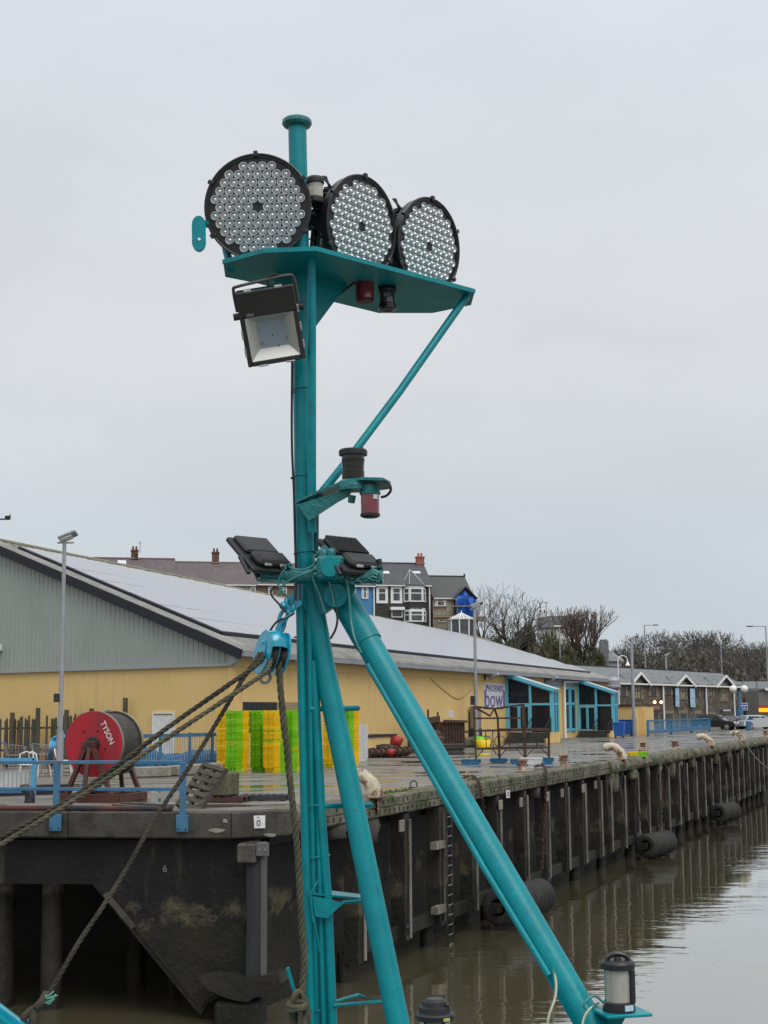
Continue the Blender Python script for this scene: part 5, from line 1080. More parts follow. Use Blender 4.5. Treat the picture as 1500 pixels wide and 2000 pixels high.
b = MB(); pk = o + V((6.5, -.3, P(1490, 1352, 196).z)); b.bar(V((o.x + .8, o.y - .3, zf1 + 2.2)), V((o.x + 6, o.y - .3, zf1 + .6)), .2, .3); b.part('barge_board', trim_white, sh)
b = MB(); b.prism([V((o.x, o.y, 4.6)), V((o.x + 12, o.y, 4.6)), V((o.x + 12, o.y, 4.7)), V((o.x + .8, o.y, zf1 + 2.2))], V((0, 7, 0))); b.part('roof', slate, sh)
rg = random.Random(9)
for (px, pyb, pyt, wpx, lb) in ((1468, 1412, 1370, 26, 'ivy dark shrub between the stone building and the far shop'), (1278, 1418, 1402, 18, 'low shrub in front of the stone building left windows')):
    p = G(px, pyb + 4 if px < 1400 else pyb + 3); h = P(px, pyt, p.y).z; t = empty('shrub', p, lb, 'shrub'); vs, fs = [], []; leaf_mass(rg, 2600, wpx * p.y / F / 2, 1.2, h, .16, vs, fs); b = MB(); b.add(vs, fs); b.part('foliage', leaf_olive if px < 1400 else leaf_dark, t, True)
    b = MB(); b.cyl((0, 0, 0), (0, 0, h * .6), .08, .04, 5); b.part('stem', bark, t, True)
# ------------------------------------------------------------------ cars
def car(p, yaw, L_n, Hh, m_, label, suv=True):
    t = empty('parked_car', p, label, 'car', 'cars parked by the stone building', (0, 0, yaw)); w2 = .9; l = L_n / 2
    low = [(-l, .35), (-l, .8), (-l * .97, Hh * .62), (-l * .3, Hh * .64), (l * .45, Hh * .62), (l * .93, Hh * .52), (l, .6), (l, .35)]
    b = MB(); m = len(low)
    ring = lambda y, ins: [V((x * (1 - ins * .03), y, z)) for x, z in low]
    vs = ring(-w2, 1) + ring(-w2 * .98 - .03, 0) + ring(w2 * .98 + .03, 0) + ring(w2, 1); vs = ring(-w2, 0) + ring(w2, 0)
    b.add(vs, [(i, (i + 1) % m, m + (i + 1) % m, m + i) for i in range(m)] + [tuple(range(m))[::-1], tuple(range(m, 2 * m))]); 
    cab = [(-l * .93, Hh * .62), (-l * .72, Hh * .97), (-l * .1, Hh), (l * .18, Hh * .95), (l * .5, Hh * .61)]
    n = len(cab); vs = [V((x, -w2 * .98, z)) if i in (0, n - 1) else V((x, -w2 * .76, z)) for i, (x, z) in enumerate(cab)] + [V((x, w2 * .98, z)) if i in (0, n - 1) else V((x, w2 * .76, z)) for i, (x, z) in enumerate(cab)]
    b.add(vs, [(i, i + 1, n + i + 1, n + i) for i in range(n - 1)] + [tuple(range(n))[::-1], tuple(range(n, 2 * n))]); b.part('body', m_, t, True)
    for sy in (-1, 1):
        for (xa, xb, xc, xd_) in ((-l * .68, -l * .1, -l * .08, -l * .8), (-l * .04, l * .16, l * .36, -l * .04)):
            def sp(x, z): f = (z - Hh * .62) / (Hh * .36); return V((x, sy * (w2 * (.98 - .22 * f) + .012), z))
            b = MB(); b.add([sp(xd_, Hh * .65), sp(xc, Hh * .65), sp(xb, Hh * .9), sp(xa, Hh * .91)], [(0, 1, 2, 3) if sy < 0 else (3, 2, 1, 0)]); b.part('side_window', glass_dark, t, True)
        b = MB(); b.box((l * .93, sy * .65, Hh * .46), (.25, .35, .16), None, 0, .04); b.part('headlight', trim_white, t, True)
        b = MB(); b.box((-l * .97, sy * .7, Hh * .5), (.12, .25, .25), None, 0, .04); b.part('tail_light', buoy_red, t, True)
        for xx in (-l * .62, l * .62):
            b = MB(); b.cyl((xx, sy * (w2 - .2), .34), (xx, sy * (w2 + .02), .34), .34, n=18); wv = b.part('wheel', rubber, t, True); b = MB(); b.cyl((xx, sy * (w2 - .1), .34), (xx, sy * (w2 + .03), .34), .22, n=14); b.part('rim', clip_metal, wv, True)
    for (x0, z0, x1, z1, o_) in ((l * .2, Hh * .93, l * .47, Hh * .64, .03), (-l * .74, Hh * .94, -l * .91, Hh * .66, -.03)):
        b = MB(); b.add([V((x1 + o_, -w2 * .88, z1)), V((x1 + o_, w2 * .88, z1)), V((x0 + o_, w2 * .72, z0)), V((x0 + o_, -w2 * .72, z0))], [(0, 1, 2, 3)]); b.part('windscreen', window_glass, t, True)
    return t
car(G(1398, 1426), math.radians(-28), 4.5, 1.62, car_dark, 'dark grey sport utility car at the end of the blue balustrade'); car(G(1432, 1424), math.radians(62), 4.3, 1.45, car_dark, 'black car parked by the white downpipe of the stone building'); car(G(1481, 1424), math.radians(15), 4.3, 1.5, car_white, 'pale blue car behind the blue barrier at far right'); car(G(1508, 1421), math.radians(80), 4.3, 1.45, car_dark, 'dark car cut off by the right edge')
# blue balustrade of the link span
def balustrade(pa_, pb_, h, label, step=.44):
    t = empty('blue_balustrade', pa_, label, 'railing'); d = (pb_ - pa_); Ln = d.length; d.normalize(); b = MB(); b.bar(pa_ + Z * h, pb_ + Z * h, .16, .12); b.part('top_rail', rail_blue, t); b = MB(); b.bar(pa_ + Z * .32, pb_ + Z * .32, .2, .3); b.part('bottom_beam', rail_blue, t)
    n = int(Ln / step); up = MB(); up.box((0, 0, 0), (.06, .03, h - .55), Matrix((d, Z.cross(d), Z)).transposed()); me = up.mesh('baluster', hose_blue)
    for k in range(n + 1): o = bpy.data.objects.new('baluster', me); COL.objects.link(o); o.parent = t; o.location = d * (Ln * k / n) + Z * (h * .5 + .2)
    for k in range(4): b = MB(); q = pa_ + d * (Ln * k / 3); b.box(q + Z * (h / 2), (.2, .2, h), None); b.part('post', rail_blue, t)
balustrade(G(1266, 1438), G(1386, 1428.5), 1.25, 'long blue balustrade before the stone building')
# blue barrier with white panel
p = G(1478, 1427); t = empty('blue_barrier', p, 'blue railing with white panel before the pale car', 'barrier'); b = MB(); b.tube([p + V((-1.0, 0, 0)), p + V((-1.0, 0, 1.15)), p + V((1.4, 0, 1.15)), p + V((1.4, 0, 0))], .06, 6); b.part('frame', rail_blue, t); b = MB(); b.box(p + V((.4, -.08, .8)), (1.5, .04, .9)); b.part('panel', mat('panel_pale', (.45, .47, .46), .6), t)
b = MB(); b.box(p + V((-.75, .05, .5)), (.45, .5, .9), None, 0, .05); b.part('box', rail_blue, t)
# ------------------------------------------------------------------ things on the quay
def fpt(px, py, n): s_, z_ = FS(px, py, n); return s_, z_
# front railing bolted to the face of the beam
s0 = FS(357, 1560, .05)[0]; s1 = FS(110, 1560, .05)[0]; st = s1 - s0; zt = FS(110, 1489, .05)[1]; zm = FS(110, 1541, .05)[1]
t = empty('quay_railing', FR(s0, .05, -.3), 'blue two rail railing bolted to the front of the quay', 'railing'); MF = Matrix((FD, FN, Z)).transposed()
for k in range(3):
    s_ = s0 + st * k; b = MB(); b.box(FR(s_, .05, zt / 2 - .18), (.13, .10, zt + .36), MF, 0, .01); po = b.part('post', rail_blue, t)
    b = MB(); b.box(FR(s_, .075, -.20), (.27, .06, .36), MF, 0, .01); b.part('foot_plate', rail_blue, po)
    for dx in (-.09, .09): b = MB(); b.cyl(FR(s_ + dx, .1, -.32), FR(s_ + dx, .125, -.32), .018, n=6); b.part('bolt', dark_metal, po)
for z_ in (zt, zm): b = MB(); b.box(FR(s0 + st - .02, .05, z_), (2 * st - .06, .075, .075), MF, 0, .008); b.part('rail', rail_blue, t)
# short blue gate with a white board behind its bars
p0 = P(-60, 1545, 37.5); p1 = P(66, 1545, 37.5); zt = P(60, 1484, 37.5).z; t = empty('blue_gate', V((p1.x, p1.y, 0)), 'blue barred gate with white board at the left edge', 'gate')
b = MB(); p1 = V((p1.x, p1.y, 0)); p0 = V((p0.x, p0.y, 0)); b.box(p1 + Z * (zt / 2 + .05), (.10, .10, zt), None, 0, .01); b.part('post', hose_blue, t)
b = MB(); b.bar(p0 + Z * zt, p1 + Z * zt, .10, .09); b.part('top_rail', hose_blue, t); b = MB(); b.bar(p0 + Z * .22, p1 + Z * .22, .05, .06); b.part('bottom_rail', rail_blue, t)
n = 15
for k in range(n): q = p1.lerp(p0, (k + 1) / n); b = MB(); b.cyl(q + Z * .23, q + Z * (zt - .03), .012, n=5); b.part('bar', galv, t)
q = p1.lerp(p0, .5); zb0, zb1 = P(30, 1541, 37.7).z, P(30, 1506, 37.7).z; b = MB(); b.box(V((q.x - .06, q.y + .2, (zb0 + zb1) / 2)), ((p1 - p0).length * .92, .05, zb1 - zb0)); b.part('board', white_paint, t)
# striped steel pipe along the edge
pipe_m = mat('peeling_pipe', (.018, .018, .024), .55, col2=(.10, .03, .022), scale=.35, lo=.5, hi=.55, dirt=(.45, .40, .33), dscale=2.2, dlo=.63, dhi=.66, bump=.4, bscale=20)
b = MB(); a = FR(FS(336, 1583, -.3)[0], -.3, .075); c = FR(20, -.3, .075); b.cyl(a, c, .075, n=10); b.thing('steel_pipe', pipe_m, 'black and rust red pipe lying along the front quay edge', 'pipe')
b = MB(); b.box(FR(9.0, -.95, .06), (5, .14, .12), MF, 0, .01); b.thing('timber_baulk', drum_wood, 'dark timber baulk behind the pipe at the left edge', 'timber')
p = G(58, 1568); b = MB(); b.tube([p, p + V((0, 0, .22)), p + V((-.12, 0, .36)), p + V((-.25, 0, .38))], [.13, .12, .13, .06], 10); b.thing('mooring_cleat', dark_metal, 'small black mooring cleat at the front edge by the gate', 'cleat')
a, c = G(-40, 1556), G(136, 1550); b = MB(); b.bar(a + Z * .13, c + Z * .13, .5, .26, up=Z); b.thing('steel_channel', dark_trim, 'black steel channel lying behind the gate', 'steel channel')
# picket fence in front of the gable
fa, fb = G(-25, 1487), G(247, 1490); fd_ = (fb - fa); fl = fd_.length; fd_.normalize(); fn_ = V((fd_.y, -fd_.x, 0)); MFn = Matrix((fd_, fn_, Z)).transposed()
t = empty('picket_fence', fb, 'weathered timber picket fence against the warehouse gable', 'fence')
pk = MB(); pk.box((0, 0, .95), (.10, .03, 1.9), MFn); pk.add([MFn @ V((-.05, .015, 1.9)), MFn @ V((.05, .015, 1.9)), MFn @ V((0, 0, 1.96))], [(0, 1, 2)]); pme = pk.mesh('picket', timber_fence)
k = 0; s_ = 0.1
while s_ < fl:
    if rnd.random() > .07:
        o = bpy.data.objects.new('picket', pme); COL.objects.link(o); o.parent = t; o.location = fa + fd_ * s_ - fb; o.scale = (1, 1, rnd.uniform(.96, 1.06) + .10 * s_ / fl); o.rotation_euler = (0, rnd.uniform(-.02, .02), 0)
    s_ += .135 + rnd.uniform(-.012, .02)
for z_ in (.5, 1.5): b = MB(); b.bar(fa - fn_ * .05 + Z * z_, fb - fn_ * .05 + Z * (z_ + .1), .05, .09); b.part('rail', timber_fence, t)
for px, h in ((22, 2.25), (72, 2.45), (128, 2.35), (177, 2.4), (208, 2.25), (243, 2.85)):
    s_ = solve(lambda s: fa + fd_ * s + fn_ * .1, px, 0, fl + 1); b = MB(); b.box(fa + fd_ * s_ + fn_ * .1 + Z * h / 2, (.17, .15, h), MFn, 0, .01); b.part('post', timber_fence, t)
# blue hose hung on the fence, trolleys, white chairs
def loopy(c, r, rz, n=18, wob=.05): return [c + V((r * math.cos(2 * PI * k / n) + rnd.uniform(-wob, wob), rnd.uniform(-wob, wob), rz * math.sin(2 * PI * k / n) + rnd.uniform(-wob, wob))) for k in range(n)]
p = P(112, 1460, 58); t = empty('hose_bundle', V((p.x, p.y, 0)), 'light blue hoses arched up beside the grey lamp post', 'hose')
for k in range(4):
    pts = [G(92 + k * 3, 1492), P(96 + k * 3, 1470, 58.5 + k * .1), P(100 + k * 4, 1446 - k * 2, 58.5 + k * .1), P(112 + k * 4, 1438 - k, 58.5), P(122 + k, 1441, 58.4)]; b = MB(); b.tube(smooth_path(pts, 5), .035, 6); b.part('hose', hose_blue, t)
b = MB(); b.tube(smooth_path([P(160, 1391, 66.5), P(160, 1420, 66.5), P(158, 1470, 66.4)], 5), .03, 5); b.tube(smooth_path([P(174, 1391, 66.3), P(190, 1395, 66.3), P(204, 1390, 66.3), P(214, 1386, 66.3)], 5), .03, 5); b.thing('fence_hose', hose_blue, 'thin blue hose looped over the picket fence top', 'hose')
def trolley(px, py, label, yaw):
    p = G(px, py); t = empty('shopping_trolley', p, label, 'trolley', 'shopping trolleys by the fence', (0, 0, yaw)); b = MB()
    top = [(-.4, -.28, .95), (.45, -.24, .85), (.45, .24, .85), (-.4, .28, .95)]; bot = [(-.33, -.2, .5), (.38, -.17, .5), (.38, .17, .5), (-.33, .2, .5)]
    b.tube(top, .014, 4, 0, True); b.tube(bot, .014, 4, 0, True)
    for i in range(4):
        for k in range(7): f = k / 7; b.cyl(V(top[i]).lerp(V(top[(i + 1) % 4]), f), V(bot[i]).lerp(V(bot[(i + 1) % 4]), f), .007, n=3, caps=False)
    for k in range(1, 3): b.tube([V(top[i]).lerp(V(bot[i]), k / 3) for i in range(4)], .008, 3, 0, True)
    b.part('basket', galv, t, True)
    b = MB(); b.tube([(-.3, -.2, .5), (-.38, -.2, .2), (.42, -.2, .14)], .016, 5); b.tube([(-.3, .2, .5), (-.38, .2, .2), (.42, .2, .14)], .016, 5); b.part('chassis', galv, t, True)
    b = MB(); b.cyl((-.46, -.3, 1.0), (-.46, .3, 1.0), .03, n=8); b.part('handle', bin_blue, t, True)
    for sx in (-.36, .4):
        for sy in (-.2, .2): b = MB(); b.cyl((sx, sy - .015, .07), (sx, sy + .015, .07), .07, n=10); b.part('wheel', plastic_black, t, True)
trolley(28, 1499, 'wire shopping trolley nearest the left edge', .5); trolley(80, 1497, 'wire shopping trolley next to the blue hoses', .1)
def chair(px, py, label, yaw, m_):
    p = G(px, py); t = empty('garden_chair', p, label, 'chair', 'garden chairs by the fence', (0, 0, yaw)); b = MB(); b.box((0, 0, .44), (.5, .5, .04), None, 0, .015); b.part('seat', m_, t, True)
    b = MB(); b.tube([(-.24, .24, .44), (-.22, .34, .8), (0, .36, .88), (.22, .34, .8), (.24, .24, .44)], .022, 6); b.part('backrest', m_, t, True)
    for sx in (-1, 1):
        for sy in (-1, 1): b = MB(); b.cyl((sx * .22, sy * .22, .43), (sx * .27, sy * .28, 0), .02, n=6); b.part('leg', m_, t, True)
chair(78, 1517, 'white garden chair behind the blue gate', 2.4, white_paint); chair(100, 1510, 'garden chair with brown seat beside the lamp post', .7, mat('rust_seat', (.22, .08, .05), .7)); chair(125, 1509, 'white metal chair right of the lamp post foot', 1.7, white_paint); chair(52, 1519, 'white garden chair nearest the white board', .3, white_paint)
# railing along the ramp, with blue netting heaped behind it
ra, rb = G(236, 1507), G(424, 1498); rd = (rb - ra); rl = rd.length; rd.normalize(); t = empty('ramp_railing', ra, 'blue barred railing running from the reel to the fish boxes', 'railing'); hR = 1.25
b = MB(); b.bar(ra + Z * (hR + .05), rb + Z * (hR + .05), .07, .14); b.part('rail', rail_blue, t); b = MB(); b.bar(ra + Z * .28, rb + Z * .28, .05, .06); b.part('rail', rail_blue, t)
n = int(rl / .13); bm_ = MB(); bm_.cyl((0, 0, .28), (0, 0, hR), .014, n=5); bme = bm_.mesh('bar', galv)
for k in range(n): o = bpy.data.objects.new('bar', bme); COL.objects.link(o); o.parent = t; o.location = rd * (rl * (k + .5) / n)
for px in (262, 312, 370, 414): s_ = solve(lambda s: ra + rd * s, px, 0, rl); b = MB(); b.box(ra + rd * s_ + Z * .7, (.10, .10, 1.4)); b.part('post', rail_blue, t)
rg = random.Random(2); nm = mat('blue_netting', (.02, .09, .20), .9, col2=(.03, .14, .28), scale=6, bump=.9, bscale=25, bdist=.05)
for i, (px, w_, h_, lb) in enumerate(((285, 1.6, .75, 'blue net heap behind the left end of the ramp railing'), (345, 1.9, .5, 'blue net heap behind the middle of the ramp railing'), (392, 2.1, .65, 'dark blue net heap beside the fish boxes'))):
    p = G(px, 1497); b = MB(); vs = []
    for j in range(7):
        for k in range(14): a = 2 * PI * k / 14; f = math.cos(j / 6 * PI / 2) ** .6; vs.append(p + V((w_ / 2 * f * math.cos(a) * rg.uniform(.85, 1.1), .5 * f * math.sin(a) * rg.uniform(.85, 1.1), h_ * math.sin(j / 6 * PI / 2) * rg.uniform(.85, 1.1))))
    b.add(vs, [(j * 14 + k, j * 14 + (k + 1) % 14, (j + 1) * 14 + (k + 1) % 14, (j + 1) * 14 + k) for j in range(6) for k in range(14)], 0, True); b.thing('net_heap', nm, lb, 'fishing net', 'net heaps')
for i, (a, c, lb) in enumerate(((G(262, 1518), G(330, 1516), 'pale concrete kerb block right behind the cable reel'), (G(336, 1515), G(424, 1508), 'long pale concrete kerb leading to the fish boxes'))):
    b = MB(); b.bar(a + Z * .17, c + Z * .17, .5, .34, bev=.03); b.thing('kerb_block', conc_light, lb, 'kerb')
# cable reel
RC = P(184, 1453, 36.6); ax = V((math.sin(math.radians(19)), math.cos(math.radians(19)), 0)); RR = .80; WD_ = 1.02
rx = V((ax.y, -ax.x, 0)); reel = empty('cable_reel', V((RC.x, RC.y, 0)), 'large red faced cable reel on a red steel stand', 'cable reel')
def RM(o): return basis(rx, Z, -ax, o)                       # z towards the camera
pl = MB(); f0 = RC - ax * .0
pl.lathe([(RR, -.05), (RR, .05)], RM(f0), 48); fl1 = pl.part('flange', red_disc, reel)
b = MB(); b.lathe([(RR - .0, -.065), (RR + .012, -.065), (RR + .012, .035), (RR, .035)], RM(f0), 48); b.part('flange_rim', mat('rim_tan', (.2, .15, .12), .8), fl1)
b = MB(); b.lathe([(RR * 1.0, -.05), (RR * 1.0, .05)], RM(f0 + ax * WD_), 48); fl2 = b.part('flange', drum_wood, reel)
b = MB(); b.lathe([(RR + .012, -.05), (RR + .012, .05), (RR, .05), (RR, -.05)], RM(f0 + ax * WD_), 48); b.part('flange_rim', mat('rim_brass', (.24, .19, .13), .6), fl2)
b = MB(); b.cyl(f0 + ax * .05, f0 + ax * (WD_ - .05), RR * .93, n=40); b.part('drum', drum_wood, reel)
b = MB(); b.lathe([(.19, .051), (.19, .075), (.15, .09), (.07, .09), (.07, .25)], RM(f0), 24); b.part('hub', black, fl1)
for a_, r_ in ((70, .42), (-20, .45), (200, .4), (130, .5)):
    p = f0 - ax * .052 + rx * (r_ * RR * math.cos(math.radians(a_))) + Z * (r_ * RR * math.sin(math.radians(a_))); b = MB(); b.cyl(p, p - ax * .012, .028, n=10); b.part('bolt', black, fl1)
ta = math.radians(-62); tx = rx * math.cos(ta) + Z * math.sin(ta); ty = -rx * math.sin(ta) + Z * math.cos(ta); ctr = f0 - ax * .054 + rx * .39 + Z * .27
text_mesh('TYSON', .19, basis(tx * 1.0, ty * 1.1, -ax, ctr)).part('lettering', letter_white, fl1, label='white painted lettering on the red flange')
for sgn_, oo in ((-1, -.22), (1, WD_ + .2)):
    base = f0 + ax * oo; g0 = V((base.x, base.y, 0)); tp_ = base - Z * .02
    for dx in (-.62, 0, .62):
        b = MB(); e = g0 + rx * dx * 1.05 + Z * .12 + ax * (.25 * sgn_ if dx == 0 else 0); b.bar(tp_ + rx * dx * .12, e, .11, .10); b.part('stand_leg', red_steel, reel)
    b = MB(); b.box(tp_ + Z * .02, (.34, .14, .16), Matrix((rx, ax, Z)).transposed(), 0, .01); b.part('bearing_block', red_steel, reel)
    b = MB(); b.bar(g0 + rx * -.8 + Z * .1, g0 + rx * .8 + Z * .1, .16, .2); b.part('base_beam', red_steel, reel)
for dx in (-.74, .74, .1): b = MB(); g0 = V((f0.x, f0.y, 0)); b.bar(g0 + rx * dx - ax * .14 + Z * .101, g0 + rx * dx + ax * (WD_ + .12) + Z * .101, .16, .18); b.part('base_beam', red_steel, reel)
b = MB(); b.cyl(f0 - ax * .3, f0 + ax * (WD_ + .3), .05, n=10); b.part('axle', dark_metal, reel)
# planks by the stand
for i, (a, c, lb) in enumerate(((G(240, 1571), G(335, 1576), 'weathered plank lying right of the reel stand'), (G(225, 1575), G(310, 1581), 'second weathered plank in front of the reel stand'))): b = MB(); b.bar(a + Z * .03, c + Z * .03, .18, .05); b.thing('plank', timber_fence, lb, 'plank')
# pallets and concrete block
def pallet(M_, name_loc, m_, label):
    t = empty('pallet', name_loc, label, 'pallet'); T = lambda p: M_ @ V(p)
    R3 = M_.to_3x3()
    for k in range(7): b = MB(); b.box(T((-.54 + k * .18, 0, .13)), (.10, .8, .02), R3); b.part('slat', m_, t)
    for y in (-.37, 0, .37): b = MB(); b.box(T((0, y, .07)), (1.2, .1, .095), R3); b.part('stringer', m_, t)
    for x in (-.54, 0, .54): b = MB(); b.box(T((x, 0, .011)), (.1, .8, .018), R3); b.part('slat', m_, t)
    return t
pl_red = mat('pallet_red', (.085, .032, .028), .8, col2=(.05, .028, .025), scale=4); pl_gr = mat('pallet_grey', (.085, .07, .055), .85, col2=(.045, .038, .03), scale=4, bump=.4)
p = G(437, 1566); Mx = basis(V((.97, -.22, 0)).normalized(), V((.22, .97, 0)).normalized(), Z, p); pallet(Mx, p, pl_red, 'dark red pallet flat on the quay under the concrete block')
p2 = p + V((.95, .55, 0)); pallet(basis(V((.99, -.14, 0)).normalized(), V((.14, .99, 0)).normalized(), Z, p2), p2, mat('pallet_dark', (.04, .04, .045), .8), 'dark grey pallet lying behind the red pallet')
bc = p + V((-.12, .02, .145)); b = MB(); b.box(bc + Z * .29, (.80, .66, .58), Matrix.Rotation(-.42, 3, 'Z'), 0, .045); b.thing('concrete_block', mat('green_block', (.13, .12, .075), .9, col2=(.075, .075, .04), scale=3, dirt=(.04, .045, .02), dscale=4, bump=.6, bscale=15, bdist=.03), 'mossy concrete block sitting on the dark red pallet', 'concrete block')
lb_ = G(347, 1577); up_ = V((.62, .42, 1.0)).normalized(); sx_ = V((.80, -.58, 0)).normalized(); sx_ = (sx_ - up_ * sx_.dot(up_)).normalized(); nz = sx_.cross(up_); p = lb_ + up_ * .6 + sx_ * .42
pallet(basis(up_, sx_, nz, p), lb_, pl_gr, 'grey pallet leaning on edge beside the concrete block')
# ------------------------------------------------------------------ fish boxes
BL, BW, BH, BP = .80, .50, .20, .0615
def box_mesh(name, ma, mb_):
    b = MB()
    def ring(k, z): return [V((-BW / 2 * k, -BL / 2 * k, z)), V((BW / 2 * k, -BL / 2 * k, z)), V((BW / 2 * k, 0, z)), V((BW / 2 * k, BL / 2 * k, z)), V((-BW / 2 * k, BL / 2 * k, z)), V((-BW / 2 * k, 0, z))]
    rs = [ring(.84, 0), ring(.90, BH - .034), ring(.985, BH - .034), ring(1.0, BH), ring(.93, BH), ring(.83, .02)]; mi = (0, 0, 1, 1, 1, 0)
    for a, c in zip(rs[:-1], rs[1:]):
        for i in range(6): b.add([a[i], a[(i + 1) % 6], c[(i + 1) % 6], c[i]], [(0, 1, 2, 3)], mi[i] if i not in (1, 2) else (0 if i == 1 else 1))
    b.add([rs[0][i] for i in (0, 1, 2, 5)], [(3, 2, 1, 0)], 0); b.add([rs[0][i] for i in (5, 2, 3, 4)], [(3, 2, 1, 0)], 1)
    b.add([rs[5][i] for i in (0, 1, 2, 5)], [(0, 1, 2, 3)], 0); b.add([rs[5][i] for i in (5, 2, 3, 4)], [(0, 1, 2, 3)], 1)
    for sy, m_ in ((-1, 0), (1, 1)):
        for x in (-.17, 0, .17): b.box((x, sy * (BL / 2 * .985), BH - .040 - (.014 if x == 0 else 0)), (.11, .05, .018), None, m_)
        for x in (-.09, .09): b.box((x, sy * (BL / 2 * .96), BH - .09), (.022, .06, .10), None, m_)
    for sx in (-1, 1):
        for y in (-.28, -.14, .14, .28): b.box((sx * BW / 2 * .955, y, BH - .09), (.04, .022, .10), None, 0 if y < 0 else 1)
    return b.mesh(name, [ma, mb_])
m_yg = box_mesh('fish_box', crate_y, crate_g); cy2 = mat('crate_yellow_worn', (0.82, 0.51, 0.0), .45); cg2 = mat('crate_green_worn', (0.17, 0.50, 0.006), .45); cy3 = mat('crate_yellow_pale', (0.90, 0.60, 0.03), .4); cg3 = mat('crate_green_pale', (0.30, 0.66, 0.03), .4)
m_var = [m_yg, box_mesh('fish_box', cy2, cg2), box_mesh('fish_box', cy3, cg3), box_mesh('fish_box', cy2, crate_g)]; m_w = box_mesh('fish_box_white', crate_w, crate_w)
SA_ = math.radians(33); ld = V((math.sin(SA_), math.cos(SA_), 0)); sdv = V((ld.y, -ld.x, 0))
stacks = [(442, 1500, 0, 34, 'in the leftmost stack'), (461, 1507.5, 1, 34, 'in the second stack from the left'), (509, 1505.5, 1, 34, 'in the third stack from the left'), (535, 1507, 0, 34, 'in the fourth stack from the left'), (571, 1504, 1, 34, 'in the stack just left of the hanging rope'),
          (594, 1502.5, 0, 34, 'in the stack hidden between rope and mast'), (651, 1499, 0, 34, 'in the stack seen between the mast and its leg'), (681, 1497, 1, 34, 'in the rightmost green and yellow stack')]
for (px, py, fl_, nbox, where) in stacks:
    near = G(px, py); c = near + ld * (BL / 2 * .86) - sdv * (BW / 2 * .86)
    for k in range(nbox):
        o = bpy.data.objects.new('fish_box', rnd.choice(m_var)); COL.objects.link(o); f = fl_ ^ (1 if (rnd.random() < .015 and k > 1) else 0)
        o.location = c + Z * (k * BP) + V((rnd.uniform(-.012, .012), rnd.uniform(-.012, .012), 0)); o.rotation_euler = (0, 0, -SA_ + (PI if f else 0) + rnd.uniform(-.012, .012)); tag(o, ('topmost yellow and green fish box ' if k == nbox - 1 else 'lowest yellow and green fish box ' if k == 0 else 'yellow and green fish box ') + where, 'fish box', 'fish boxes ' + where.split(',')[0])
near = G(699.5, 1487.5); c = near + ld * .36 - sdv * .22
for k in range(22):
    o = bpy.data.objects.new('fish_box', m_w); COL.objects.link(o); o.location = c + Z * (k * .066); o.rotation_euler = (0, 0, -SA_ + rnd.uniform(-.012, .012)); tag(o, 'white fish box in the stack right of the coloured boxes', 'fish box', 'white fish boxes in a stack')
o = bpy.data.objects.new('fish_box', m_yg); COL.objects.link(o); o.location = G(1246, 1478); o.rotation_euler = (0, 0, math.radians(-97)); o.scale = (1.1, 1.1, 1.1); tag(o, 'single yellow and green fish box lying alone near the river edge', 'fish box')
# ------------------------------------------------------------------ rusty frame in trays
def fpx(px, py, Y): return P(px, py, Y)
FY, BY = 60.2, 61.6
t = empty('rusty_rack', V((P(975, 1488, FY).x, FY, 0)), 'tall rusty steel frame with its feet in plastic trays', 'steel frame')
A0, A1 = fpx(930, 1487, FY), fpx(925, 1380, FY); C0_, C1 = fpx(1026, 1488, FY - .1), fpx(1022, 1376, FY - .1); B0, B1 = fpx(976, 1484, BY), fpx(972, 1402, BY); D0, D1 = fpx(1072, 1484, BY), fpx(1072, 1424, BY)
for a, c, w_ in ((A0, A1, .075), (B0, B1, .085), (C0_, C1, .12), (D0, D1, .085)): b = MB(); b.bar(V((a.x, a.y, .05)), c, w_, w_); b.part('post', rust, t)
K = fpx(966, 1384, FY + .5)
for pts in ([A1, K, C1], [A1, fpx(957, 1398, FY + .3), K, B1]): b = MB(); b.tube(pts, .045, 6); b.part('top_rail', rust, t)
def lerpz(a, c, z): return V((a.x + (c.x - a.x) * (z - a.z) / (c.z - a.z), a.y + (c.y - a.y) * (z - a.z) / (c.z - a.z), z))
for z_, pts in ((1.85, (0, 2)), (1.35, (0, 2, 3, 1, 0)), (.62, (0, 2, 3, 1, 0))):
    pp = [lerpz(*((A0, A1), (B0, B1), (C0_, C1), (D0, D1))[i], z_) for i in pts]
    for a, c in zip(pp[:-1], pp[1:]): b = MB(); b.bar(a, c, .06, .07); b.part('rail', rust, t)
for f in (.22, .36, .5, .7): b = MB(); b.cyl(lerpz(A0, A1, .62).lerp(lerpz(C0_, C1, .62), f), lerpz(A0, A1, 1.35).lerp(lerpz(C0_, C1, 1.35), f), .022, n=6); b.part('upright_bar', rust, t)
for f in (.5,): b = MB(); b.cyl(lerpz(C0_, C1, .62).lerp(lerpz(D0, D1, .62), f), lerpz(C0_, C1, 1.35).lerp(lerpz(D0, D1, 1.35), f), .03, n=6); b.part('upright_bar', rust, t)
b = MB(); b.prism([lerpz(C0_, C1, 1.39), lerpz(D0, D1, 1.39), lerpz(B0, B1, 1.39), lerpz(A0, A1, 1.39).lerp(lerpz(C0_, C1, 1.39), .8)], Z * .03); b.part('shelf_plate', rust, t)
for (a, c) in ((A0, A1), (B0, B1), (C0_, C1), (D0, D1)):
    for sx in (-1, 1):
        q0 = lerpz(a, c, .25); q1 = lerpz(a, c, .6) + V((.33 * sx, 0, 0))
        if (a is A0 and sx < 0) or (a is D0 and sx > 0): continue
        b = MB(); b.bar(q0, q1, .035, .035); b.part('brace', rust, t)
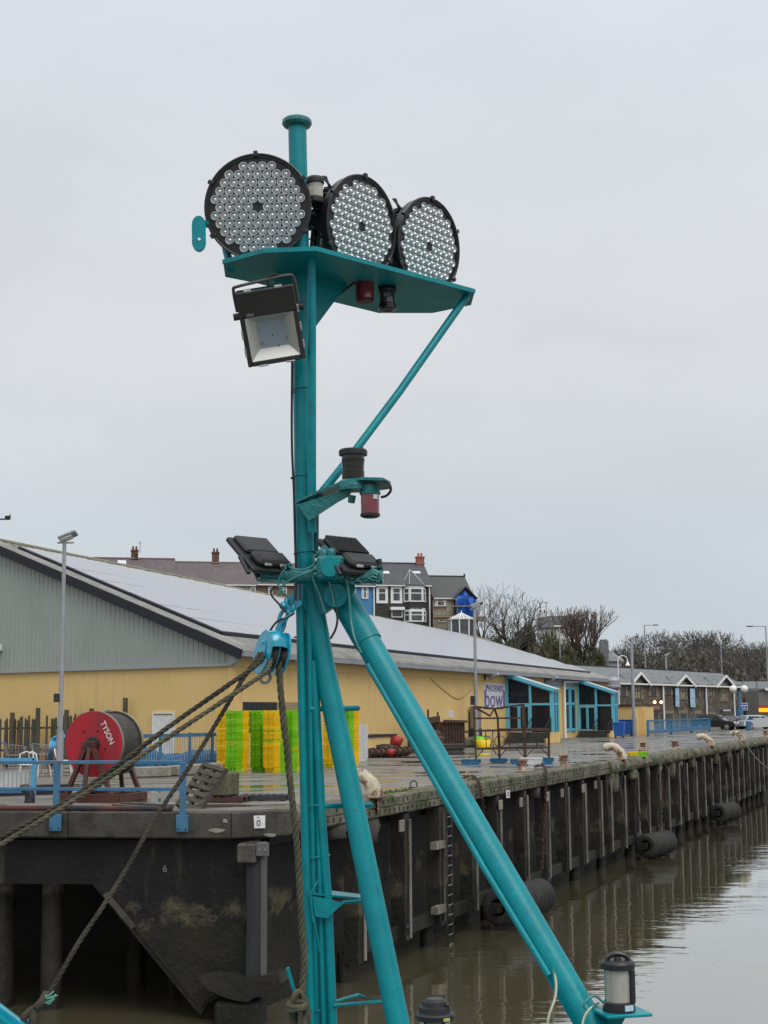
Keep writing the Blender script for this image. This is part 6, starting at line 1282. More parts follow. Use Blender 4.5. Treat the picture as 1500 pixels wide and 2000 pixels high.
def tray(px, py, m_, label, sc_=1.0, yaw=0.1):
    o = bpy.data.objects.new('plastic_tray', m_); COL.objects.link(o); o.location = G(px, py); o.scale = (sc_ * .95, sc_ * .95, sc_ * 1.15); o.rotation_euler = (0, 0, yaw); tag(o, label, 'tray', 'plastic trays under the rusty frame')
m_b = box_mesh('plastic_tray', crate_b, crate_b)
tray(920, 1494, m_b, 'blue tray under the left foot of the rusty frame', 1.0, 1.45); tray(938, 1491.5, m_w, 'white tray behind the left blue tray', 1.0, 1.5); tray(974, 1491, m_b, 'small blue tray under the second frame foot', .9, 1.5); tray(1013, 1492.5, m_b, 'blue tray behind the near rusty bollard', .85, 1.5); tray(1038, 1493, m_w, 'long white tray under the third frame foot', 1.15, 1.5); tray(1063, 1490.5, m_b, 'blue tray under the right foot of the rusty frame', 1.0, 1.5); tray(1078, 1488, m_w, 'white tray at the right end of the row', .9, 1.4)
# ------------------------------------------------------------------ scrap by the wall
def GW(px, py, n=0.0): p = G(px, py); return p
p = W(solve(lambda s: W(s) + WN * .6, 721, 2, 40)) + WN * .6; Mw = Matrix((WD, WN, Z)).transposed()
b = MB(); b.box(p + Z * .45, (4.6, 1.1, .9), Mw, 0, .02); pl_ = b; t = empty('wall_plinth', p, 'low yellow plinth with dark top against the warehouse wall', 'plinth'); b.part('body', yellow_wall, t); b = MB(); b.box(p + Z * .95, (4.8, 1.25, .10), Mw); b.part('top', dark_trim, t)
p = W(solve(lambda s: W(s) + WN * 1.6, 866, 5, 60)) + WN * 1.6
t = empty('rusty_dredge', p, 'heap of rusty scallop dredge machinery against the warehouse wall', 'machinery')
b = MB(); b.box(p + Z * .95, (3.6, 1.3, 1.25), Mw, 0, .06); b.part('hopper', rust, t)
for k in range(7): b = MB(); b.box(p + WD * (-1.6 + k * .53) + WN * .7 + Z * .95, (.08, .12, 1.3), Mw); b.part('rib', rust, t)
b = MB(); b.bar(p - WD * 2 + WN * .75 + Z * 1.62, p + WD * 2 + WN * .75 + Z * 1.55, .12, .14); b.part('top_beam', rust, t)
b = MB(); b.box(p + Z * .18 - WD * .6, (4.6, 1.5, .36), Mw, 0, .04); b.part('skid', dark_metal, t)
q = p - WD * 4.6 + WN * .3
for dx in (-.9, .9): b = MB(); b.bar(q + WD * dx * .3 + Z * 1.75, q + WD * (dx - .9) + Z * .05, .14, .14); b.part('frame_leg', rust, t)
b = MB(); b.cyl(q - WD * .6 + Z * .95, q + WD * 2.8 + Z * .85, .28, n=12); b.part('roller', rust, t); b = MB(); b.bar(q - WD * .3 + Z * 1.6, q + WD * 3 + Z * 1.75, .14, .3); b.part('top_beam', rust, t)
b = MB(); b.box(q + WD * .3 + Z * .45 + WN * .2, (3.6, .9, .75), Mw, 0, .1); b.part('hopper', rust, t); b = MB(); b.cyl(q + WD * 1.2 + Z * 1.7, q + WD * 1.2 + Z * 2.25, .06, n=6); b.part('lever', red_steel, t); b = MB(); b.cyl(p - WD * .9 + Z * 1.6, p - WD * .9 + Z * 2.1, .06, n=6); b.part('lever', red_steel, t)
b = MB(); b.bar(p + WD * 1.8 + Z * .9, p + WD * 4.6 + Z * .95, .1, .12); b.part('spar', rust, t)
a_, c_ = G(703, 1481), G(800, 1476); b = MB(); b.cyl(a_ + Z * .22, c_ + Z * .22, .17, n=12); t = empty('auger_pipe', a_, 'rusty flanged pipe lying in front of the plinth', 'pipe'); b.part('pipe', rust, t)
for k in range(9): q = a_.lerp(c_, (k + .3) / 9) + Z * .22; dd = (c_ - a_).normalized(); b = MB(); b.cyl(q - dd * .04, q + dd * .04, .25, n=12); b.part('flange', rust, t)
for i, (px, py, r, lb) in enumerate(((774, 1472, .33, 'red buoy on top of the scrap heap'), (763, 1480, .2, 'smaller red buoy in front of the flanged pipe'))):
    p = G(px, py); b = MB(); zc = .62 if i == 0 else .24; b.slathe([(0, -r), (r * .6, -r * .8), (r, -r * .1), (r * .8, r * .55), (r * .3, r * .95), (.09, r * 1.15), (0, r * 1.2)], Matrix.Translation(p + Z * zc) @ Matrix.Rotation(1.2, 4, 'Y'), 14); b.thing('buoy', buoy_red, lb, 'buoy', 'red buoys by the scrap')
for i, (px, py, lb) in enumerate(((882, 1473, 'stack of dark flat slabs right of the scrap heap'),)):
    p = G(px, py); t = empty('slab_stack', p, lb, 'slabs')
    for k in range(4): b = MB(); b.box(p + Z * (.07 + .13 * k) + V((rnd.uniform(-.1, .1), rnd.uniform(-.1, .1), 0)), (1.1, .8, .1), None, 0, .02); b.part('slab', step_m, t)
b = MB(); p = G(750, 1474); lump(b, p + Z * .25, (1.4, .9, .5), 3, .12); b.thing('rubbish_sack', black, 'black rubbish sack heaped left of the red buoy', 'sack')
s0 = solve(lambda s: W(s) + WN * .5, 893, 5, 60); s1 = solve(lambda s: W(s) + WN * .5, 925, 5, 60); b = MB(); a, c = W(s0) + WN * .7, W(s1) + WN * .7; b.bar(a + Z * .28, c + Z * .28, 1.0, .56, bev=.12); b.thing('mossy_kerb', conc_moss, 'mossy raised kerb along the wall by the bowling sign', 'kerb')
# hand truck, fan box and coloured tubs below the sign
p = W(solve(lambda s: W(s) + WN * 1.0, 948, 10, 60)) + WN * 1.0
t = empty('dispenser', p, 'tan and black wall box standing below the bowling sign', 'box'); b = MB(); b.box(p + Z * 1.75 - WN * .6, (.8, .5, 1.4), Mw, 0, .03); b.part('upper_box', mat('tan_box', (.2, .17, .13), .8), t); b = MB(); b.box(p + Z * .55 - WN * .6, (.9, .55, 1.0), Mw, 0, .03); b.part('lower_box', dark_metal, t)
for i, (px, py, r, h, m_, lb) in enumerate(((937, 1459, .38, .62, crate_g, 'green tub beside the lamp post foot'), (944, 1461, .45, .45, crate_y, 'yellow tub in front of the green tub'))):
    p = G(px, py); b = MB(); b.slathe([(r * .75, 0), (r, h), (r * .92, h), (r * .7, .05), (0, .05)], Matrix.Translation(p), 14); b.thing('tub', m_, lb, 'tub')
p = G(963, 1459); t = empty('hand_truck', p, 'thin framed two wheeled hand truck below the bowling sign', 'hand truck')
for dx in (-.35, .35): 
    b = MB(); b.tube([p + V((dx * 1.2 + .33 * math.cos(a), 0, .33 + .33 * math.sin(a))) for a in [2 * PI * k / 16 for k in range(16)]], .025, 5, 0, True); b.part('wheel', dark_metal, t)
b = MB(); b.tube([p + V((-.6, .05, .33)), p + V((.1, .05, .85)), p + V((.45, .05, .33)), p + V((-.6, .05, .33))], .03, 5); b.tube([p + V((.1, .05, .85)), p + V((-.35, .05, 1.15))], .03, 5); b.part('frame', galv, t)
# ------------------------------------------------------------------ bollards, rings, chains on the river edge
def horn(px, py, h, label, flip=1):
    p = Q(QS(px, py, 0)[0], -.18, 0.03); inn = -QN; t = empty('mooring_horn', p, label, 'bollard', 'cream mooring horns on the quay edge'); k = h / .58
    pts = [p + QN * .12 * k, p + QN * .10 * k + Z * .16 * k, p + inn * .02 * k + Z * .36 * k, p + inn * .22 * k + Z * .50 * k, p + inn * .45 * k + Z * .50 * k, p + inn * .60 * k + Z * .40 * k]
    b = MB(); b.tube(smooth_path(pts, 4), [x * k for x in [.20 + .002 * i for i in range(4)] + [.19] * 4 + [.165] * 4 + [.15] * 4 + [.16, .17, .17, .16] + [.13]], 14); b.part('horn', cream, t)
    b = MB(); b.box(p + Z * .0 , (.75 * k, .62 * k, .06), MQ, 0, .02); b.part('base_plate', rust_pale, t)
    b = MB(); b.bar(p + QN * (.20 * k), p + QN * (.22 * k) - Z * .42, .22, .04); b.part('rust_stain_plate', rust_pale, t); return t
horn(735, 1557, .62, 'nearest cream horn bollard partly behind the mast leg'); horn(1218, 1490, .62, 'cream horn bollard beside the single fish box'); horn(1390, 1458, .62, 'cream horn bollard before the blue barrier end'); horn(1452, 1451, .6, 'farthest cream horn bollard with a mooring line on it')
def bitt(px, py, h, label):
    p = G(px, py); t = empty('mooring_bitt', p, label, 'bollard', 'rusty mooring bitts'); k = h / .45; b = MB(); b.lathe([(.28 * k, 0), (.28 * k, .05 * k), (.14 * k, .08 * k), (.115 * k, .2 * k), (.15 * k, .36 * k), (.19 * k, .40 * k), (.19 * k, .45 * k), (.12 * k, .47 * k)], Matrix.Translation(p), 16); b.part('body', rust_pale, t)
    b = MB(); b.cyl(p + Z * .25 * k - X * .2 * k, p + Z * .25 * k + X * .2 * k, .025, n=6); b.part('crossbar', rust, t)
bitt(1021, 1509, .46, 'nearest rusty bitt in front of the trays'); bitt(1101, 1498, .46, 'rusty bitt right of the trays'); bitt(1256, 1466, .42, 'rusty bitt just behind the single fish box'); bitt(1319, 1466, .5, 'rusty bitt between the fish box and a cream horn'); bitt(1496, 1440, .5, 'rusty bitt at the right edge of the picture')
def chain(pts, label, r=.055, wire=.016):
    pts = smooth_path(pts, 8); L_ = [0]; 
    for a, c in zip(pts[:-1], pts[1:]): L_.append(L_[-1] + (c - a).length)
    t = empty('mooring_chain', pts[0], label, 'chain', 'chains over the quay edge'); d = 0; k = 0; lk = MB(); lp_ = [(V((r * 1.5 * math.cos(a), r * .8 * math.sin(a), 0))) for a in [2 * PI * i / 10 for i in range(10)]]; lk.tube(lp_, wire, 5, 0, True); me = lk.mesh('link', rust)
    while d < L_[-1]:
        i = max(j for j in range(len(L_)) if L_[j] <= d); i = min(i, len(pts) - 2); f = (d - L_[i]) / max(1e-6, L_[i + 1] - L_[i]); p = pts[i].lerp(pts[i + 1], f); dr = (pts[i + 1] - pts[i]).normalized(); a, c = frame(dr)
        if k % 2: a, c = c, -a
        o = bpy.data.objects.new('link', me); COL.objects.link(o); o.parent = t; o.matrix_local = basis(dr, a, c, p - pts[0]); d += r * 2.35; k += 1
def qp(px, py, n): s_, z_ = QS(px, py, n); return Q(s_, n, z_)
chain([G(905, 1522) + Z * .06, G(922, 1521) + Z * .08, qp(935, 1527, .06), qp(941, 1560, .10), qp(947, 1590, .08)], 'rusty chain over the edge right beside the mast leg'); chain([G(1045, 1500) + Z * .06, G(1058, 1499) + Z * .08, qp(1066, 1504, .07), qp(1066, 1545, .10), qp(1064, 1600, .08), qp(1058, 1700, .08)], 'long rusty chain hanging down to the nearest tyre fender'); chain([qp(1292, 1508, .05), qp(1293, 1560, .08), qp(1291, 1620, .08)], 'thin chain hanging between the far fender piles', .05)
p = G(808, 1539); b = MB(); b.tube([p + V((.10 * math.cos(a), 0, .1 + .1 * math.sin(a))) for a in [2 * PI * k / 12 for k in range(12)]], .02, 6, 0, True); b.box(p + Z * .01, (.3, .2, .03)); b.thing('ring_bolt', rust, 'small rusty ring bolt on the quay between the mast legs', 'ring bolt')
b = MB(); pts = [Q(QS(1452, 1446, -.1)[0], -.2, .5), P(1462, 1461, 90), P(1480, 1484, 86), P(1510, 1510, 82)]; b.tube(smooth_path(pts, 6), .035, 6); b.thing('mooring_line', cable_black, 'black mooring line running off the farthest horn bollard', 'rope')
for px, py, top, lb in ((1206, 1643, (1206, 1520), 'thin dark rope hanging to the second tyre fender'), (1262, 1645, (1232, 1520), 'dark tether slanting down to the second tyre fender'), (1402, 1575, (1385, 1478), 'dark tether slanting down to the third tyre fender')):
    if px == 1206: continue
    b = MB(); b.tube([qp(top[0], top[1], .06), qp(px, py, .35)], .03, 6); b.thing('fender_tether', cable_black, lb, 'rope')
# tufts of weed on the edge are too fine to count
rg = random.Random(14); vs, fs = [], []
for (px, py, n_) in ((955, 1517, 60), (800, 1548, 90), (1150, 1493, 50), (1243, 1474, 30), (775, 1552, 60), (975, 1513, 40)):
    for _ in range(n_):
        p = Q(QS(px + rg.uniform(-22, 22), py, 0)[0], -.12 - rg.random() * .35, .03); h = rg.uniform(.03, .11); d = V((rg.uniform(-1, 1), rg.uniform(-1, 1), 0)) * .05; i = len(vs); vs += [p - d * .4, p + d * .4, p + d + Z * h]; fs.append((i, i + 1, i + 2))
b = MB(); b.add(vs, fs); o = b.struct('edge_weeds', mat('weed_green', (.07, .10, .02), .8), 'stuff'); o['label'] = 'sparse green weeds along the quay edge'; o['category'] = 'weeds'
# ------------------------------------------------------------------ ladder
t0s, t0z = QS(876, 1562, .12); tbs, tbz = QS(876, 1846, .12); t = empty('quay_ladder', Q(t0s, .12, tbz), 'rusty steel ladder down the river face of the quay', 'ladder')
for ds in (-.23, .23): b = MB(); b.bar(Q(t0s + ds, .12, -.35), Q(t0s + ds, .12, -4.5), .03, .07); b.part('stile', timber_wet, t)
z_ = -.55
while z_ > -4.4: b = MB(); b.cyl(Q(t0s - .22, .12, z_), Q(t0s + .22, .12, z_), .016, n=6); b.part('rung', mat('rung_grey', (.17, .165, .15), .7) if z_ > -.6 else bpy.data.materials['rung_grey'], t); z_ -= .27
for z_ in (-1.55, -3.3): b = MB(); b.box(Q(t0s - .6, .0, z_), (.75, .2, .2), MQ); b.part('bracket', timber_pale, t)
# ------------------------------------------------------------------ tyre fenders
tyre = MB(); prf = [(.24, -.11), (.30, -.13), (.43, -.125), (.485, -.085), (.515, -.03), (.515, .03), (.485, .085), (.43, .125), (.30, .13), (.24, .11), (.22, 0), (.24, -.11)]; tyre.slathe(prf, None, 28)
for k in range(3): pass
tme = tyre.mesh('tyre', rubber)
def fender(px, py, n, axis_b, label, n_off=.62, sc_=1.0):
    p = HIT(px, py, C0 + QN * n_off, QN); a = V((math.sin(axis_b), math.cos(axis_b), 0)); c, d = frame(a); t = empty('tyre_fender', p, label, 'fender', 'tyre fenders along the quay')
    for k in range(n): o = bpy.data.objects.new('tyre', tme); COL.objects.link(o); o.parent = t; r = rnd.uniform(.97, 1.03) * sc_; o.matrix_local = basis(c * r, d * r, a * sc_, a * (k * .285 * sc_))
    b = MB(); b.bar(p - a * .35, p + a * (n * .285 * sc_ + .1), .26, .26); b.part('core_beam', timber_wet, t)
fender(975, 1772, 11, math.radians(29), 'nearest tyre fender half hidden by the mast leg', .62, 1.06); fender(1262, 1652, 9, math.radians(33), 'second tyre fender floating by the quay piles', .6, 1.0); fender(1404, 1588, 8, math.radians(36), 'third and farthest tyre fender by the quay', .6, 1.0)
p = HIT(1428, 1480, C0 + QN * .12, QN)
for o_, lb in ((1424, 'tyre hung flat on the far river face of the quay'),):
    p = HIT(o_, 1487, C0 + QN * .2, QN); t = bpy.data.objects.new('hung_tyre', tme); COL.objects.link(t); c, d = frame(QN); t.matrix_world = basis(c, d, QN, p); tag(t, lb, 'tyre')

# ------------------------------------------------------------------ the boat's mast
MY = 6.5
mast = empty('mast', P(622, 2200, MY), 'teal painted tripod mast with platform carrying floodlights', 'mast')
def tb(pts, r, n=16, m_=teal, name='tube', par=None, sub=1): 
    b = MB(); b.tube(pts if sub == 1 else smooth_path(pts, sub), r, n); return b.part(name, m_, par or mast)
pole = tb([P(580.5, 240, MY), P(588, 600, MY), P(595, 1050, MY), P(600, 1260, MY), P(613, 1600, MY), P(628, 2000, MY), P(634, 2230, MY)], .0425, 24, name='pole')
pt = P(580, 238, MY); b = MB(); b.lathe([(.043, -.03), (.062, -.022), (.070, -.012), (.069, .004), (.06, .013), (.03, .02), (.001, .021)], Matrix.Translation(pt), 28); b.part('pole_cap', teal_lump, pole)
tb([P(608.5, 492, 6.28), P(609, 700, 6.34), P(609, 900, 6.40), P(609, 1040, 6.44)], .0195, 16, name='stay')
tb([P(618, 990, 6.53), P(617.5, 1090, 6.53)], .012, 10, name='conduit')
# lower column: pipes strapped to the pole
tb([P(585, 1168, 6.42), P(590, 1400, 6.41), P(596, 1650, 6.40), P(607, 2010, 6.38), P(613, 2230, 6.36)], .0175, 14, blue_paint if False else teal, name='conduit')
tb([P(603, 1200, 6.43), P(607, 1500, 6.43), P(618, 2000, 6.42), P(624, 2230, 6.42)], .014, 12, name='conduit')
tb([P(612, 1290, 6.44), P(628, 1600, 6.42), P(640, 1760, 6.42), P(650, 2010, 6.40), P(655, 2230, 6.4)], .0205, 14, name='conduit')
tb([P(618, 1500, 6.43), P(632, 2000, 6.40), P(637, 2230, 6.40)], .012, 10, name='conduit')
leg1 = tb([P(606, 1155, 6.47), P(633, 1300, 6.45), P(696, 1600, 6.33), P(778, 2000, 6.18), P(824, 2230, 6.1)], .0475, 24, name='leg')
leg2 = tb([P(654, 1140, 6.5), P(745, 1300, 6.36), P(977, 1700, 6.05), P(1140, 1980, 5.85), P(1270, 2205, 5.7)], .0565, 24, name='leg')
tb([P(718, 1298, 6.34), P(820, 1475, 6.20), P(945, 1695, 6.02), P(1072, 1905, 5.86)], .013, 10, name='leg_conduit', par=leg2)
b = MB(); b.tube([P(662, 1155, 6.49), P(720, 1255, 6.40)], .062, 24); b.part('sleeve', teal, leg2)
b = MB(); b.tube([P(602, 1148, 6.47), P(622, 1245, 6.46)], [.055, .05], 24); b.part('sleeve', teal, leg1)
# head plates
def flat(pts, Y, th, name, m_=teal, par=None): b = MB(); b.prism([P(x, y, Y) for x, y in pts], V((0, th, 0))); return b.part(name, m_, par or mast)
flat([(578, 1130), (640, 1118), (690, 1128), (694, 1150), (672, 1186), (648, 1187), (630, 1200), (600, 1195), (584, 1172)], 6.42, .10, 'head_plate')
b = MB(); b.tube([P(655, 1163, 6.34), P(655, 1163, 6.48)], .052, 24); b.part('boss', teal, mast); b = MB(); b.cyl(P(655, 1163, 6.325), P(655, 1163, 6.345), .016, n=10); b.part('bolt', teal, mast)
# cross arm, thick with paint
def lumpy_bar(a, c, w_, h_, k, amp):
    a, c = V(a), V(c); d = (c - a); n = k; vs = []; dn = d.normalized(); sdv_ = Z.cross(dn).normalized(); rg = random.Random(k)
    for i in range(n + 1):
        p = a + d * i / n
        for j in range(12):
            t = 2 * PI * j / 12; x = max(-1, min(1, 1.35 * math.cos(t))); y = max(-1, min(1, 1.35 * math.sin(t)))
            vs.append(p + sdv_ * (x * w_ / 2 + rg.uniform(-amp, amp)) + Z * (y * h_ / 2 + rg.uniform(-amp, amp)))
    b = MB(); b.add(vs, [(i * 12 + j, i * 12 + (j + 1) % 12, (i + 1) * 12 + (j + 1) % 12, (i + 1) * 12 + j) for i in range(n) for j in range(12)], 0, True); b.add(vs[:12], [tuple(range(12))[::-1]]); b.add(vs[-12:], [tuple(range(12))]); return b
lumpy_bar(P(510, 1124, 6.37), P(748, 1127, 6.34), .06, .058, 40, .0022).part('cross_arm', teal_lump, mast)
b = MB(); b.bar(P(502, 1133, 6.36), P(560, 1137, 6.36), .07, .010); b.part('arm_flange', teal_lump, mast)
jc = P(646, 1110, 6.30); b = MB(); b.box(jc, (.118, .09, .105), None, 0, .012); jb = b.part('junction_box', teal_lump, mast)
b = MB(); b.cyl(jc + V((0, -.047, 0)), jc + V((0, -.06, 0)), .044, .041, 28); b.part('cover', teal, jb)
for dx in (-.012, .022): b = MB(); b.slathe([(.02, 0), (.022, .02), (.016, .034), (0, .04)], Matrix.Translation(P(637, 1087, 6.3) + V((dx, 0, 0))), 12); b.part('gland', teal_lump, jb)
for py in (1098, 1112, 1122): b = MB(); b.cyl(P(622, py, 6.29), P(614, py, 6.29), .011, .013, 10); b.part('gland', teal_lump, jb)
# cables
def cable(pts, r=.005, m_=cable_teal, Y=6.3, name='cable'):
    return tb([P(x, y, (q[0] if q else Y)) for x, y, *q in pts], r, 7, m_, name, sub=5)
cable([(622, 1100), (612, 1092), (628, 1072), (634, 1067), (640, 1074)]); cable([(616, 1110), (605, 1118, 6.30), (585, 1124), (556, 1140), (543, 1165)]); cable([(622, 1096), (606, 1108), (588, 1113), (570, 1110), (562, 1106, 6.34)])
cable([(560, 1108), (550, 1120), (543, 1140), (552, 1155), (562, 1164), (570, 1178)], .0045); cable([(543, 1145), (532, 1150), (530, 1162), (545, 1180), (562, 1200)], .0045, cable_black); cable([(574, 1198), (560, 1206), (540, 1215), (524, 1237)], .005, cable_black); cable([(575, 1196), (556, 1208)], .0055)
cable([(612, 1120), (613, 1135), (625, 1165), (634, 1195)], .0055); cable([(643, 1135), (650, 1160), (656, 1190), (659, 1210), (655, 1230), (645, 1248)], .005, cable_black); cable([(643, 1135), (648, 1155), (654, 1185)], .0055)
cable([(672, 1115), (678, 1140), (682, 1170), (685, 1210), (692, 1245, 6.26), (705, 1275, 6.26)], .006)
for dy, dx in ((0, 0), (6, 3), (12, -4), (3, 10)): cable([(675, 1118 + dy), (690 + dx, 1132 + dy * .5), (712, 1122 + dy), (728 + dx * .4, 1114 + dy), (740, 1121 + dy), (732, 1136), (716, 1130), (700, 1140 - dy * .3), (686, 1128 + dy)], .0062)
cable([(705, 1128), (715, 1126), (725, 1118), (728, 1108)], .005)
tb([P(572, 560, 6.46), P(570.5, 720, 6.46), P(570, 860, 6.46), P(574, 960, 6.46), P(576.5, 1060, 6.46), P(580, 1150, 6.45)], .0055, 7, cable_black, 'cable', sub=5)
for x0, x1, y in ((571, 612, 762), (570, 612, 932), (576, 616, 1080), (576, 602, 1243), (589, 622, 1385), (588, 638, 1572), (592, 641, 1672), (598, 652, 1968)):
    cx = (x0 + x1) / 2; r_ = (x1 - x0) / 2 * 6.7 / F + .003; c = P(cx, y, MY - .04); b = MB(); b.tube([c + V((r_ * math.cos(a), r_ * .95 * math.sin(a), .004 * math.cos(a))) for a in [2 * PI * k / 20 for k in range(20)]], .0032, 5, 0, True); b.part('cable_tie', cable_black if y < 1300 else teal, mast)
# rungs and steps
for a, c, r_ in (((605, 1385), (699, 1383), .0115), ((632, 1574), (724, 1572), .0115)):
    b = MB(); b.tube([P(*a, 6.42), P(*c, 6.48)], r_, 12); b.slathe([(0, -r_), (r_ * .7, -r_ * .7), (r_, 0), (r_ * .7, r_ * .7), (0, r_)], Matrix.Translation(P(*c, 6.48)), 10); b.part('rung', teal, mast)
b = MB(); b.prism([P(606, 1747, 6.38), P(640, 1742, 6.55), P(705, 1750, 6.6), P(704, 1757, 6.45)], Z * .008); b.part('step_plate', teal, mast)
flat([(609, 1750), (672, 1764), (650, 1783), (640, 1794), (616, 1790)], 6.37, .01, 'step_gusset')
tb([P(668, 1762, 6.42), P(708, 1760, 6.42)], .007, 8, name='rung'); tb([P(612, 1800, 6.36), P(606, 1745, 6.36), P(622, 1720, 6.37)], .005, 7, name='wire'); tb([P(612, 1790, 6.36), P(620, 1830, 6.36), P(625, 1860, 6.37)], .004, 7, name='wire')
tb([P(652, 1957, 6.4), P(700, 1943, 6.55), P(744, 1955, 6.45), P(650, 1964, 6.38)], .0075, 10, name='foot_loop')
tb([P(562, 1890, 6.36), P(570, 1920, 6.36), P(582, 1955, 6.36)], .0085, 10, name='belaying_pin')
b = MB(); b.box(P(630, 2230, 6.2) - Z * .02, (2.6, 3.0, .06)); b.part('deckhouse_roof', teal, mast)
# platform
zp = 4.15
front = [(436, 514), (515, 492.5), (617, 488.5), (927, 571)]; backp = [(920, 596), (845, 611.5), (740, 611.5), (652, 590), (500, 553), (440, 541)]
fw_ = [G(x, y, zp) for x, y in front]; bk__ = [G(x, y, zp) for x, y in backp]
b = MB(); b.prism([p + Z * .0 for p in fw_ + bk__], Z * .009); plat = b.part('platform', teal, mast)
b = MB()
for a, c in zip(fw_[:-1], fw_[1:]): b.bar(a + Z * .006, c + Z * .006, .008, .020, ext=.002)
b.part('platform_lip', teal, plat)
# web plates under the platform
pc_ = P(588, 520, MY); pw_ = V((pc_.x, pc_.y, zp))
for tgt in (G(700, 560, zp), G(520, 540, zp)):
    d = (tgt - pw_); d.z = 0; q0 = pw_ + d.normalized() * .035; b = MB(); nn_ = V((-d.y, d.x, 0)).normalized(); q1 = pw_ + d * .8; b.prism([q0 - Z * .001, q1 - Z * .001, q0 - Z * .30], nn_ * .006); b.part('web_plate', teal, plat)
tb([P(622, 600, 6.6), G(655, 580, zp - .03), G(692, 552, zp - .02)], .007, 8, cable_black, 'cable')
brace = tb([G(912, 578, zp - .004), P(780, 765, 6.62), P(690, 885, 6.5), P(618, 975, 6.42)], .0185, 16, name='brace')
# lug plate on the left of the platform
tb([G(452, 524, zp), P(442, 490, 6.52), P(436, 452, 6.5), P(418, 440, 6.46), P(398, 437, 6.36)], [.020, .018, .017, .016, .016], 14, name='lug_arm', sub=1)
b = MB(); pts = []
for k in range(24): a = 2 * PI * k / 24; pts.append((388 + 13.5 * math.cos(a), (439 if math.sin(a) > 0 else 472) - (18 * math.sin(a))))
lug = flat([(x, y) for x, y in pts], 6.33, .018, 'lug_plate'); hc = P(389, 467, 6.327); b = MB(); b.cyl(hc, hc + V((0, .004, 0)), .0065, n=14); b.part('sky_disc', letter_white, lug)  # white disc stands for bright sky seen through the lug
# mid bracket
b = MB(); top = [P(576, 983, 6.40), P(622, 962, 6.36), P(668, 944, 6.30), P(705, 937, 6.24), P(748, 938, 6.22), P(763, 946, 6.26)]; bot = [P(763, 955, 6.42), P(740, 958, 6.46), P(690, 962, 6.5), P(640, 975, 6.5), P(600, 988, 6.5)]
zb_ = [p.z for p in top]; ring_ = top + bot
bt2 = bot[::-1]; bt2 = [bt2[0]] + bt2; n = 6
for i in range(n - 1):
    a, c, d, e = top[i], top[i + 1], bt2[i + 1], bt2[i]; lo8 = [a, c, d, e]; b.add(lo8 + [p + Z * .012 for p in lo8], [(0, 1, 2), (0, 2, 3), (4, 6, 5), (4, 7, 6), (0, 4, 5, 1), (2, 6, 7, 3)])
a, e = top[-1], bt2[-1]; b.add([a, e, e + Z * .012, a + Z * .012], [(0, 1, 2, 3)])
mb_ = b.part('bracket_plate', teal_lump, mast)
b = MB(); b.prism([P(582, 985, 6.39), P(690, 952, 6.33), P(683, 968, 6.335), P(660, 980, 6.35), P(602, 1018, 6.385)], V((0, .014, 0))); b.part('bracket_gusset', teal_lump, mast)
b = MB(); b.cyl(P(688, 968, 6.34), P(686, 982, 6.34), .018, .016, 10); b.part('gland', teal_lump, mast)
cable([(748, 938, 6.24), (760, 945, 6.22), (763, 958, 6.22), (755, 968, 6.24), (745, 971, 6.26)], .006, cable_black)
